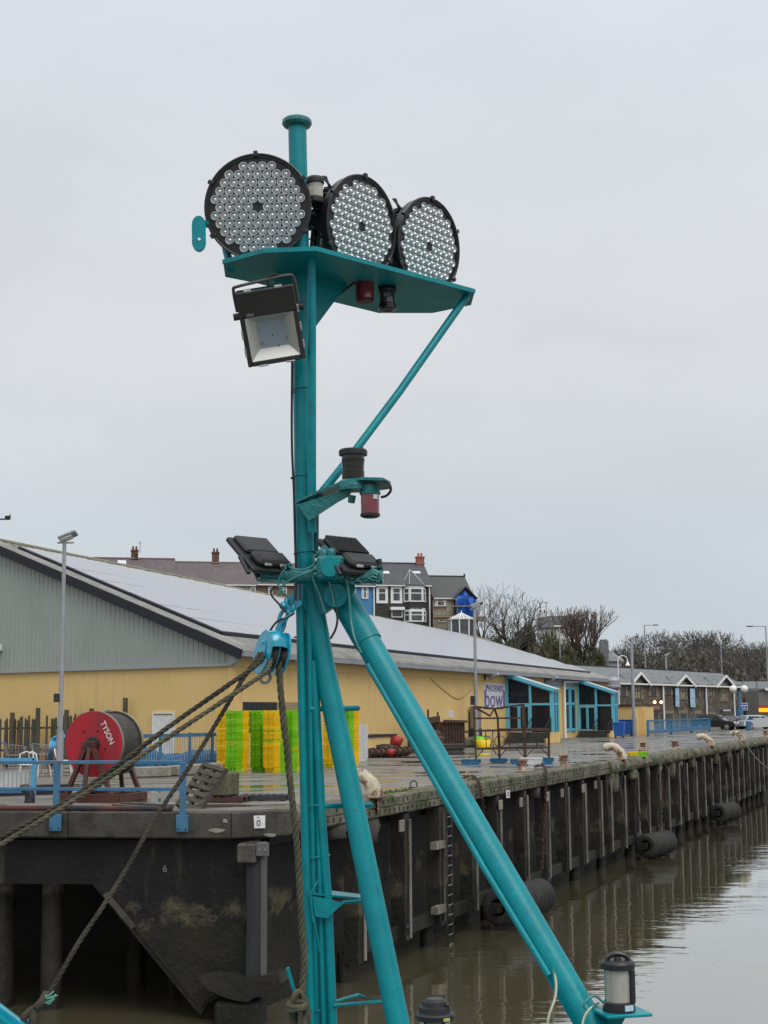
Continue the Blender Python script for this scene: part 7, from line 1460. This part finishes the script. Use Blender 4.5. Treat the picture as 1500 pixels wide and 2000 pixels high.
# ------------------------------------------------------------------ navigation lights
def nav(px, py0, py1, Y, rpx, kind, label, hang=False):
    """py0 top, py1 bottom on the photograph"""
    top, bot = P(px, py0, Y), P(px, py1, Y); h = top.z - bot.z; zc = (top - CP).dot(_f); r = rpx * zc / F; base = V((bot.x, bot.y, bot.z)); t = empty('navigation_light', base, label, 'navigation light', 'navigation lights on the mast')
    Mx = Matrix.Translation(base)
    L_ = lambda prof, name, m_, n=28: (lambda b: (b.lathe([(a * r, c * h) for a, c in prof], Mx, n), b.part(name, m_, t))[1])(MB())
    if kind == 'smoked':
        L_([(1.0, 0), (1.02, .10), (.98, .2), (.85, .24)], 'base', teal_lump); L_([(.72, .24), (.74, .3), (.74, .42), (.72, .5), (.74, .66), (.78, .74)], 'lens', smoke_lens); L_([(.73, .70), (.75, .72), (.75, .86)], 'band', black_gloss); L_([(.76, .84), (.94, .845), (.95, .95), (.86, .985), (.3, 1.0), (.001, 1.0)], 'cap', black); b = MB(); b.box(base + V((r * .55, 0, h * 1.01)), (r * .28, r * .2, h * .05), None, 0, .002); b.part('catch', black, t)
        b = MB()
        for k in range(3): b.tube([base + V((r * .735 * math.cos(a), r * .745 * math.sin(a), h * (.30 + .07 * k))) for a in [2 * PI * i / 24 for i in range(24)]], .0016, 4, 0, True)
        b.part('lens_ribs', black, t)
    elif kind == 'red':
        L_([(.2, 0.0), (.7, .012), (.98, .05), (1.0, .13), (.9, .135)], 'cap', black); L_([(.92, .13), (.93, .4), (.92, .72)], 'lens', red_lens); L_([(1.05, .72), (1.08, .77), (.95, .83), (.88, 1.0)], 'base', teal_lump)
        b = MB(); b.box(base + V((r * .55, -r * .78, h * .62)), (r * .5, .004, h * .14), Matrix.Rotation(.6, 3, 'Z')); b.part('sticker', white_paint, t)
    elif kind == 'redband':
        L_([(.3, 0), (.8, .02), (.92, .07), (.9, .12)], 'cap', mat('maroon_cap', (.07, .01, .012), .4)); L_([(.93, .12), (.94, .4), (.93, .68)], 'lens', red_lens); L_([(1.0, .67), (1.04, .74), (1.02, .86), (.95, .88)], 'band', white_band); L_([(.9, .87), (.95, .9), (.95, 1.0)], 'base', black)
    elif kind == 'black':
        L_([(.6, 0), (.9, .02), (.97, .07), (.95, .22), (.86, .24)], 'cap', black_gloss); L_([(.84, .23), (.85, .4), (.84, .6)], 'lens', glossy_lens('black_lens_' + str(px), (.02, .02, .028))); L_([(.95, .58), (.98, .66), (.8, .74), (.6, .8), (.6, .94), (.92, .95), (.92, 1.0)], 'base', black)
        for a in (-.9, .9): b = MB(); b.bar(base + V((r * a, 0, h * .95)), base + V((r * a * .9, 0, h * .6)), .006, .012); b.part('bracket', black, t)
        b = MB(); b.box(base + V((0, -r * .88, h * .45)), (r * .8, .004, h * .12)); b.part('label_plate', mat('label_grey', (.12, .12, .14), .5), t)
    elif kind == 'clear':
        L_([(.9, 0), (1.0, .04), (1.0, .2), (.85, .24)], 'base', black); L_([(.86, .22), (.88, .5), (.88, .76)], 'lens', clear_lens); L_([(.4, .24), (.42, .55), (.3, .6)], 'bulb', mat('bulb_cream', (.6, .58, .4), .4)); L_([(.96, .75), (1.02, .78), (1.02, .92), (.9, 1.0), (.001, 1.0)], 'cap', black)
    elif kind == 'lantern':
        L_([(1.02, -.05), (1.02, .04), (1.0, .16), (.92, .18)], 'base', black); L_([(.86, .17), (.86, .5), (.86, .76)], 'lens', grey_lens); b = MB(); b.box(base + V((r * .62, -r * .25, h * .46)), (r * .35, r * 1.0, h * .6), Matrix.Rotation(.5, 3, 'Z'), 0, .004); b.part('screen', black, t)
        L_([(.9, .74), (1.06, .75), (1.08, .85), (.98, .89), (.5, .90)], 'cap', black); b = MB(); b.tube([base + V((r * .72 * math.cos(a), 0, h * (.86 + .15 * math.sin(a)))) for a in [PI * k / 12 for k in range(13)]], r * .16, 10); b.part('carry_handle', black_gloss, t)
        b = MB(); b.cyl(base + Z * h * .89, base + Z * h * .97, r * .25, r * .2, 12); b.part('knob', black, t); b = MB(); b.box(base + V((r * .5, -r * .88, h * .09)), (r * .6, .004, h * .1), Matrix.Rotation(.45, 3, 'Z')); b.part('label_plate', mat('pale_label', (.45, .6, .68), .4), t)
    elif kind == 'blacklantern':
        L_([(.72, -1.2), (.74, -.4), (.74, .42), (.72, .50)], 'lens', glossy_lens('dark_lens', (.01, .013, .018))); L_([(.8, .48), (1.0, .50), (1.02, .62), (.92, .66), (.82, .68), (.80, .80), (.66, .83), (.62, .94), (.4, 1.0), (.001, 1.0)], 'cap', black)
        for a in range(4): an = .7 + a * PI / 2; b = MB(); b.bar(base + V((r * .86 * math.cos(an), r * .86 * math.sin(an), -h * 1.2)), base + V((r * .86 * math.cos(an), r * .86 * math.sin(an), h * .5)), .012, .012); b.part('guard_bar', galv, t)
        b = MB(); b.box(base + V((r * .55, -r * .86, h * .56)), (r * .35, .006, h * .07), Matrix.Rotation(.5, 3, 'Z')); b.part('label_plate', mat('yellow_label', (.5, .42, .12), .5), t); b = MB(); b.box(base + V((r * .62, -r * .3, h * .84)), (r * .22, r * .3, h * .12), None, 0, .002); b.part('catch', black, t); b = MB(); b.box(base + Z * (-h * 1.3), (r * 2.4, r * 2.4, .02)); b.part('base', teal, t)
    return t
nav(690, 877, 958, 6.32, 29.5, 'smoked', 'black topped smoked navigation light on the middle bracket'); nav(723, 948, 1012, 6.3, 19.5, 'red', 'red navigation light hanging under the middle bracket'); nav(712.5, 531, 592, 6.66, 19.5, 'redband', 'red navigation light with white band under the platform'); nav(756.5, 545, 608, 6.72, 18, 'black', 'black navigation light under the platform right of the red one'); nav(616, 347, 398, 6.44, 17, 'clear', 'clear navigation light with black cap between the floodlights'); nav(1209, 1864, 1974, 5.78, 31, 'lantern', 'grey lensed lantern with carry handle at the leg foot'); nav(850, 1950, 2030, 5.6, 38.5, 'blacklantern', 'black capped lantern cut off at the bottom edge')
b = MB(); b.cyl(P(616, 398, 6.62), P(616, 500, 6.62), .012, n=8); b.part('light_post', black, mast)
for dx in (0, 9): b = MB(); b.cyl(P(723 + dx, 945, 6.3), P(723 + dx, 933, 6.3), .0035, n=6); b.part('stud', dark_metal, mast)
b = MB(); c = P(1214, 1975, 5.78); b.box(c - Z * .004, (.185, .16, .012), Matrix.Rotation(.25, 3, 'Z'), 0, .003); b.part('lantern_plate', teal, mast)
b = MB(); b.prism([P(1125, 1960, 5.86), P(1226, 1978, 5.80), P(1196, 2040, 5.82), P(1150, 2040, 5.86)], V((0, .03, 0))); b.part('lantern_gusset', teal, mast)
white_cable = mat('cable_cream', (.42, .42, .30), .5)
cable([(1180, 1960, 5.74), (1160, 1945, 5.72), (1140, 1962, 5.7), (1150, 1972, 5.7), (1170, 1958, 5.7)], .0045, cable_teal); cable([(1178, 1962, 5.74), (1155, 1968, 5.7), (1140, 1990, 5.68), (1135, 2030, 5.66)], .0045, white_cable); cable([(1080, 1895, 5.8), (1086, 1920, 5.78), (1084, 1950, 5.76), (1072, 1985, 5.74), (1066, 2030, 5.74)], .0055, white_cable); cable([(1080, 1892, 5.8), (1085, 1925, 5.78)], .006)
# ------------------------------------------------------------------ round floodlights
RF_ = .243
lens = MB(); lr = .086 * RF_; lens.slathe([(lr * 1.0, 0), (lr * 1.0, .006), (lr * .93, .008), (lr * .86, .005)], None, 14, 1); lens.slathe([(lr * .9, .0065), (lr * .78, .001), (lr * .62, -.002), (lr * .46, .0015), (lr * .3, .005), (lr * .14, .0068), (0, .007)], None, 14, 0); lens_me = lens.mesh('lens', [lensm, lens_rim])
def round_flood(c, xd, tilt, label, yoke_side=-1, yk=True):
    n = V((xd.y, -xd.x, 0)) * math.cos(tilt) - Z * math.sin(tilt); xd = xd.normalized(); yd = n.cross(xd)
    t = bpy.data.objects.new('round_floodlight', None); COL.objects.link(t); t.matrix_world = basis(xd, yd, n, c); tag(t, label, 'floodlight', 'round floodlights on the platform')
    b = MB(); b.lathe([(RF_ * .80, -.055), (RF_ * .97, -.045), (RF_ * .985, -.012), (RF_ * .985, .0), (RF_ * .93, .0), (RF_ * .925, -.006), (.001, -.006)], None, 56); b.part('front_plate', black, t, True)
    b = MB(); b.tube([V((RF_ * .985 * math.cos(a), RF_ * .985 * math.sin(a), 0)) for a in [2 * PI * k / 56 for k in range(56)]], .0055, 8, 0, True); b.part('rim', black_gloss, t, True)
    b = MB(); b.cyl((0, 0, -.19), (0, 0, -.055), RF_ * .42, RF_ * .75, 28)
    for k in range(28): a = 2 * PI * k / 28; b.bar(V((RF_ * .3 * math.cos(a), RF_ * .3 * math.sin(a), -.12)), V((RF_ * .86 * math.cos(a), RF_ * .86 * math.sin(a), -.12)), .004, .13, up=Z)
    b.part('heat_sink', black, t, True)
    rows_ = (4, 7, 8, 9, 10, 9, 10, 9, 8, 7, 4)
    for j, m in enumerate(rows_):
        for i in range(m):
            if j == 5 and i == 4: continue
            o = bpy.data.objects.new('lens', lens_me); COL.objects.link(o); o.parent = t; o.location = ((i - (m - 1) / 2) * .1775 * RF_, (5 - j) * .1525 * RF_, -.005)
    for k in range(6):
        a = PI / 2 + k * PI / 3 + .03; b = MB(); p = V((RF_ * .99 * math.cos(a), RF_ * .99 * math.sin(a), 0)); M_ = Matrix.Rotation(a, 3, 'Z'); b.box(p, (.028, .020, .020), M_, 0, .003); b.part('clip', black_gloss, t, True)
    if not yk: b = MB(); b.box((0, -.2, -.12), (.16, .09, .05)); b.part('yoke_foot', black, t, True)
    if yk:
        for sx in (-1, 1):
            x = sx * RF_ * .93
            for (y0, y1, z0, z1) in ((-.20, .10, -.16, -.135), (-.20, .10, -.105, -.09), (-.20, .10, -.065, -.045), (-.20, -.17, -.16, -.045), (-.06, .02, -.16, -.045), (.07, .10, -.16, -.045)):
                b = MB(); b.box((x, (y0 + y1) / 2, (z0 + z1) / 2), (.006 + .0006 * abs(y0), y1 - y0, z1 - z0)); b.part('yoke_plate', black, t, True)
            for yb in (-.02, .045): b = MB(); b.cyl((x + sx * .003, yb - .03, -.1), (x + sx * .012, yb - .03, -.1), .009, n=8); b.part('bolt', clip_metal, t, True)
        b = MB(); b.box((0, -.215, -.1), (RF_ * 1.9, .012, .05)); b.part('yoke_foot', black, t, True)
        b = MB(); b.tube([V((-RF_ * .75, RF_ * .62, -.05)), V((-RF_ * .86, RF_ * .8, -.08)), V((-RF_ * .7, RF_ * .85, -.1)), V((-RF_ * .5, RF_ * .6, -.1))], .006, 6); b.part('cable_loop', cable_black, t, True)
    return t
round_flood(P(503.5, 404, 6.36), V((1, -.035, 0)).normalized(), math.radians(7), 'leftmost round floodlight facing the viewer squarely', yk=False); 
def brg(d): return V((math.sin(math.radians(d)), math.cos(math.radians(d)), 0))
round_flood(P(707, 443, 6.62), brg(41), math.radians(7), 'middle round floodlight turned to the right'); round_flood(P(838.5, 482, 6.98), brg(40), math.radians(7), 'rightmost round floodlight turned to the right')
# ------------------------------------------------------------------ square floodlight under the platform
FW, FH = .258, .335
c = P(529, 637, 6.22); roll_ = math.radians(10.5); n = V((.10, -1, -.50)).normalized(); xd = V((-n.y, n.x, 0)).normalized(); yd = n.cross(xd); xd, yd = xd * math.cos(roll_) + yd * math.sin(roll_), yd * math.cos(roll_) - xd * math.sin(roll_)
t = bpy.data.objects.new('square_floodlight', None); COL.objects.link(t); t.matrix_world = basis(xd, yd, n, c); tag(t, 'square floodlight with silver reflector hanging below the platform', 'floodlight')
hw, hh = FW / 2, FH / 2; y_t = hh * .30; rb = .016
b = MB(); b.box((0, (hh + y_t) / 2, -.03), (FW, hh - y_t, .06), None, 0, .006); b.box((-hw + .011, (-hh + y_t) / 2, -.03), (.022, hh + y_t, .06), None, 0, .003); b.box((hw - .011, (-hh + y_t) / 2, -.03), (.022, hh + y_t, .06), None, 0, .003); b.box((0, -hh + .011, -.03), (FW - .044, .022, .06), None, 0, .003); b.box((0, (-hh + y_t) / 2, -.058), (FW - .02, hh + y_t, .008)); b.part('housing', black_gloss, t, True)
x0, x1, y0, y1 = -hw + .022, hw - .022, -hh + .022, y_t; i = .043; zi = -.045
def rq(a, c_, d, e): b = MB(); b.add([a, c_, d, e], [(0, 1, 2, 3)]); return b
O = [V((x0, y0, -.004)), V((x1, y0, -.004)), V((x1, y1, -.004)), V((x0, y1, -.004))]; I = [V((x0 + i, y0 + i, zi)), V((x1 - i, y0 + i, zi)), V((x1 - i, y1 - i * .7, zi)), V((x0 + i, y1 - i * .7, zi))]
for k in range(4): rq(O[k], O[(k + 1) % 4], I[(k + 1) % 4], I[k]).part('reflector', reflector, t, True)
rq(*I).part('led_panel', led_panel, t, True)
for (x, y) in ((0, .0), (.02, -.05), (-.05, -.03), (.06, -.02)): b = MB(); b.cyl((x, y - .05, zi + .001), (x, y - .05, zi + .003), .003, n=6); b.part('screw', dark_metal, t, True)
for (x, y, w_, h_) in ((-.075, hh, .034, .012), (.06, hh, .034, .012), (hw, -.02, .008, .04), (hw, -.10, .008, .04), (-hw, -.02, .008, .04), (-hw, -.10, .008, .04), (-.06, -hh, .04, .008), (.06, -hh, .04, .008), (hw, .06, .008, .034)): b = MB(); b.box((x, y, -.008), (w_, h_, .03), None, 0, .002); b.part('clip', clip_metal, t, True)
text_mesh('IP65', .018, basis(X, Y_, Z, (-hw + .05, y_t + .012, .0012)), .0004).part('lettering', mat('lettering_grey', (.35, .35, .37), .6), t, True)
b = MB(); b.tube(smooth_path([(-hw - .006, hh * .45, -.05), (-hw - .006, hh + .004, -.05), (-hw + .015, hh + .022, -.03), (0, hh + .030, -.03), (hw - .02, hh + .036, -.03), (hw + .006, hh + .012, -.05), (hw + .006, hh * .45, -.05)], 4), .007, 6); b.part('yoke', mat('yoke_grey', (.07, .07, .065), .5), t, True)
for sx in (-1, 1): b = MB(); b.cyl((sx * hw, hh * .35, -.03), (sx * (hw + .026), hh * .35, -.03), .016, n=12); b.part('knob', black, t, True)
b = MB(); b.tube(smooth_path([(.02, hh, -.03), (.02, hh + .035, -.03), (.06, hh + .05, -.03), (.085, hh + .02, -.03)], 4), .004, 6); b.part('cable', cable_black, t, True)
# ------------------------------------------------------------------ the two tilted floodlights on the cross arm
def tilted(c, u, v, label, fins):
    u = u.normalized(); v = (v - u * u.dot(v)).normalized(); n = u.cross(v); 
    if n.z < 0: n = -n
    t = bpy.data.objects.new('tilted_floodlight', None); COL.objects.link(t); t.matrix_world = basis(u * 1.22, v * 1.06, n, c); tag(t, label, 'floodlight', 'tilted floodlights on the cross arm')
    b = MB(); b.box((0, 0, -.012), (.185, .235, .024), None, 0, .006); b.part('frame', dark_metal, t, True)
    b = MB(); b.box((.004, -.05, .008), (.155, .115, .024), None, 0, .008)
    if fins:
        for k in range(17): b.box((-.066 + k * .0088, -.05, .021), (.003, .112, .012))
    b.part('heat_sink', black, t, True)
    b = MB(); b.box((.006, .06, .016), (.150, .085, .036), None, 0, .012); b.part('driver_box', dark_metal, t, True)
    for x in (-.03, .04): b = MB(); b.box((x, .106, .018), (.034, .012, .014), None, 0, .004); b.part('clip', clip_metal, t, True)
    b = MB(); b.box((0, 0, -.026), (.165, .215, .004)); b.part('glass', window_glass, t, True)
    for sx in (-1, 1): b = MB(); b.tube([V((sx * .1, .02, -.01)), V((sx * .1, .11, -.03))], .009, 8); b.part('yoke', black, t, True)
    b = MB(); b.slathe([(0, -.008), (.01, 0), (0, .012)], Matrix.Translation((.055, .115, .03)), 10); b.part('gland', teal_lump, t, True)
    return t
tilted(P(509, 1082, 6.36), V((.72, .69, 0)), V((.536, -.558, -.633)), 'left tilted floodlight seen from behind on the cross arm', False); tilted(P(685, 1085, 6.36), V((.72, .69, 0.0)), V((.536, -.558, -.633)), 'right tilted floodlight with finned back on the cross arm', True)
for a, c in (((487, 1090), (505, 1128)), ((561, 1098), (568, 1112)), ((740, 1092), (744, 1118))): tb([P(*a, 6.35), P(*c, 6.35)], .012, 8, black, 'flood_bracket')
b = MB(); b.bar(P(505, 1114, 6.345), P(552, 1112, 6.345), .02, .014); b.part('pale_plate', white_paint, mast)
# ------------------------------------------------------------------ block, shackles, ropes
lugp = flat([(583, 1140), (592, 1140), (590, 1180), (574, 1192), (562, 1180), (558, 1172)], 6.36, .02, 'hanger_lug', blue_paint)
for dx in (0, 9): b = MB(); b.cyl(P(577 + dx, 1140, 6.33), P(577 + dx, 1172, 6.33), .006, n=8); b.part('stud', dark_metal, mast)
def torus(c, x, y, rx_, ry_, w_, n=24): return [c + x * (rx_ * math.cos(2 * PI * k / n)) + y * (ry_ * math.sin(2 * PI * k / n)) for k in range(n)]
sh_ = empty('shackle_chain', P(556, 1205, 6.33), 'bright blue shackle and links holding the pulley block', 'shackle')
b = MB(); b.tube(torus(P(566, 1181, 6.34), V((.6, .8, 0)), V((-.35, 0, 1)).normalized(), .022, .026, 0), .0105, 10, 0, True); b.part('link', blue_paint, sh_)
b = MB(); b.tube(torus(P(554, 1203, 6.33), V((.9, -.3, .1)), V((.35, 0, 1)).normalized(), .019, .034, 0), .0095, 10, 0, True); b.part('link', blue_paint, sh_)
b = MB(); b.tube(torus(P(548, 1226, 6.33), V((.5, .85, 0)), V((.4, 0, 1)).normalized(), .019, .036, 0), .0105, 10, 0, True); b.part('link', blue_paint, sh_)
b = MB(); b.slathe([(0, -.018), (.014, -.012), (.018, 0), (.014, .012), (0, .018)], Matrix.Translation(P(553, 1183, 6.32)), 12); b.part('pin', blue_paint, sh_)
bc = P(531, 1279, 6.3); an_ = V((-.80, -.58, .10)).normalized(); al = V((.30, -.25, 1.0)).normalized(); al = (al - an_ * al.dot(an_)).normalized(); aw = al.cross(an_)
blk = empty('pulley_block', bc - Z * .1, 'bright blue double pulley block hanging from the mast', 'pulley block')
def cheek(off, th, k, m_, name, par):
    pts = []
    for i in range(28):
        a = 2 * PI * i / 28; pts.append(bc + an_ * off + aw * (.062 * k * math.cos(a)) + al * ((.105 if math.sin(a) > 0 else .09) * k * math.sin(a)))
    b = MB(); b.prism(pts, an_ * th); return b.part(name, m_, par)
ck = cheek(.042, .012, 1.0, blue_paint, 'cheek', blk); cheek(-.052, .010, 1.0, blue_paint, 'cheek', blk); cheek(-.004, .007, .92, mat('teal_grey', (.03, .14, .15), .4), 'divider', blk); cheek(.054, .006, .55, blue_paint, 'cheek_strap', ck)
b = MB(); b.cyl(bc + an_ * .052, bc + an_ * .07, .016, .012, 12); b.part('axle_nut', blue_paint, ck); b = MB(); b.cyl(bc + an_ * .055 + al * .05, bc + an_ * .066 + al * .05, .010, .008, 10); b.part('bolt', blue_paint, ck)
b = MB(); vs = []; nA, nB = 10, 14
for i in range(nA + 1):
    th = PI * (.14 + .72 * i / nA)
    for j in range(nB + 1): f = -1 + 2 * j / nB; k = 1 - .22 * f * f; vs.append(bc + an_ * (.051 * f) + aw * (.064 * k * math.cos(th)) + al * (.108 * k * math.sin(th) ** .8 + .002))
b.add(vs, [(i * (nB + 1) + j, i * (nB + 1) + j + 1, (i + 1) * (nB + 1) + j + 1, (i + 1) * (nB + 1) + j) for i in range(nA) for j in range(nB)], 0, True); b.part('shell', blue_paint, blk)
for off in (-.026, .022): b = MB(); b.lathe([(.058, -.016), (.045, 0), (.058, .016)], basis(aw, al, an_, bc + an_ * off), 24); b.part('sheave', dark_metal, blk)
b = MB(); b.cyl(bc + an_ * .05, bc - an_ * .05, .012, n=10); b.part('axle', dark_metal, blk); b = MB(); b.tube(torus(bc - al * .105, an_, al, .024, .022, 0), .007, 8, 0, True); b.part('becket', galv, blk)
def rope(pts, r, label, m_, lay=.085, name='rope', extra=None):
    pts = smooth_path(pts, 40); Ls = [0.0]
    for a, c in zip(pts[:-1], pts[1:]): Ls.append(Ls[-1] + (c - a).length)
    t = empty(name, pts[-1], label, 'rope'); N_s = max(24, int(Ls[-1] / .0115)); res = []; j = 0
    for k in range(N_s + 1):
        d = Ls[-1] * k / N_s
        while j < len(Ls) - 2 and Ls[j + 1] < d: j += 1
        res.append(pts[j].lerp(pts[j + 1], (d - Ls[j]) / max(1e-9, Ls[j + 1] - Ls[j])))
    pa = None; fr = []
    for k, p in enumerate(res):
        d = (res[min(k + 1, N_s)] - res[max(k - 1, 0)]).normalized()
        a = frame(d)[0] if pa is None else (pa - d * pa.dot(d)).normalized(); pa = a; fr.append((a, d.cross(a)))
    for s_ in range(3):
        path = [p + fr[k][0] * (r * .5 * math.cos(2 * PI * (Ls[-1] * k / N_s) / lay + s_ * 2.0944)) + fr[k][1] * (r * .5 * math.sin(2 * PI * (Ls[-1] * k / N_s) / lay + s_ * 2.0944)) for k, p in enumerate(res)]
        b = MB(); b.tube(path, r * .56, 6); b.part('strand', m_, t)
    return t
def pp(lst, Y0, Y1): n = len(lst) - 1; return [P(x, y, Y0 + (Y1 - Y0) * i / n) for i, (x, y) in enumerate(lst)]
rope(pp([(517, 1268), (503, 1297), (443, 1340), (333, 1417), (233, 1492), (133, 1563), (0, 1637), (-90, 1683)], 6.28, 5.6), .0106, 'upper brown tackle rope running from block to left edge', rope_dark)
rope(pp([(530, 1280), (521, 1310), (480, 1340), (333, 1437), (233, 1505), (117, 1580), (0, 1650), (-90, 1698)], 6.27, 5.55), .0104, 'lower tackle rope just beneath the upper one', rope_m)
rope(pp([(508, 1275), (497, 1292), (463, 1345), (400, 1450), (353, 1523), (300, 1603), (247, 1697), (200, 1772), (152, 1844), (96, 1940), (66, 1975)], 6.26, 5.5), .0097, 'steep dark rope from block down to the boat rail', rope_dark, .075)
rope(pp([(537, 1250), (543, 1272), (546, 1320), (553, 1400), (559, 1450), (565, 1510), (577, 1622), (583, 1690), (590, 1813), (594, 1870), (590, 1935), (584, 1965)], 6.28, 6.34), .0150, 'thick tan rope hanging from block beside the mast', rope_m, .10)
# rope coil on the pin
t = empty('rope_coil', P(582, 2000, 6.33), 'coil of tan rope hung on the pin beside the mast', 'rope'); rg = random.Random(6)
for k in range(5):
    c = P(583 + k * 1.5, 1978 + k * 3, 6.30 + .012 * k); pts = [c + V((.028 * math.cos(a) + rg.uniform(-.003, .003), .01 * math.sin(a * 2), .085 * math.sin(a))) for a in [2 * PI * i / 24 for i in range(24)]]; b = MB(); b.tube(pts, .0125, 8, 0, True); b.part('turn', rope_m, t)
for k in range(3): b = MB(); c = P(580, 1962 + 5 * k, 6.28); b.tube([c + V((.036 * math.cos(a), .022 * math.sin(a), .008 * math.sin(a + k))) for a in [2 * PI * i / 18 for i in range(18)]], .0115, 8, 0, True); b.part('hitch', rope_m, t)
# boat rail corner with knot
t = empty('boat_rail', P(-20, 2020, 5.4), 'teal boat rail corner at the bottom left edge', 'boat rail')
b = MB(); b.bar(P(-160, 1905, 5.5), P(75, 2085, 5.4), .10, .16); b.part('rail', teal, t); b = MB(); b.bar(P(-160, 1850, 5.49), P(60, 2016, 5.39), .012, .02); b.part('rail_edge', blue_paint, t)
tb([P(40, 2002, 5.46), P(70, 1992, 5.46)], .012, 8, blue_paint, 'cleat', par=t)
b = MB(); b.tube(smooth_path([P(78, 1965, 5.48), P(58, 1975, 5.46), P(46, 1990, 5.45), P(52, 2002, 5.46), P(66, 1990, 5.47), P(62, 2015, 5.46)], 5), .013, 8); b.tube(smooth_path([P(66, 1972, 5.46), P(64, 1995, 5.45), P(66, 2025, 5.45)], 5), .016, 8); b.tube(smooth_path([P(92, 1940, 5.48), P(84, 1955, 5.46), P(72, 1968, 5.46)], 5), .0165, 8); b.thing('rope_knot', rope_dark, 'knotted end of the steep rope on the boat rail', 'knot')
t = empty('twine', P(95, 1950, 5.47), 'scrap of pale green twine tied on the steep rope', 'twine'); rg = random.Random(3)
for k in range(7): b = MB(); q = P(88 + rg.uniform(-4, 4), 1950 + rg.uniform(-6, 6), 5.46); b.tube(smooth_path([q, q + V((rg.uniform(.005, .02), -.01, rg.uniform(-.015, .02))), q + V((rg.uniform(.02, .04), 0, rg.uniform(-.01, .018)))], 4), .0028, 5); b.part('strand', twine_green, t)
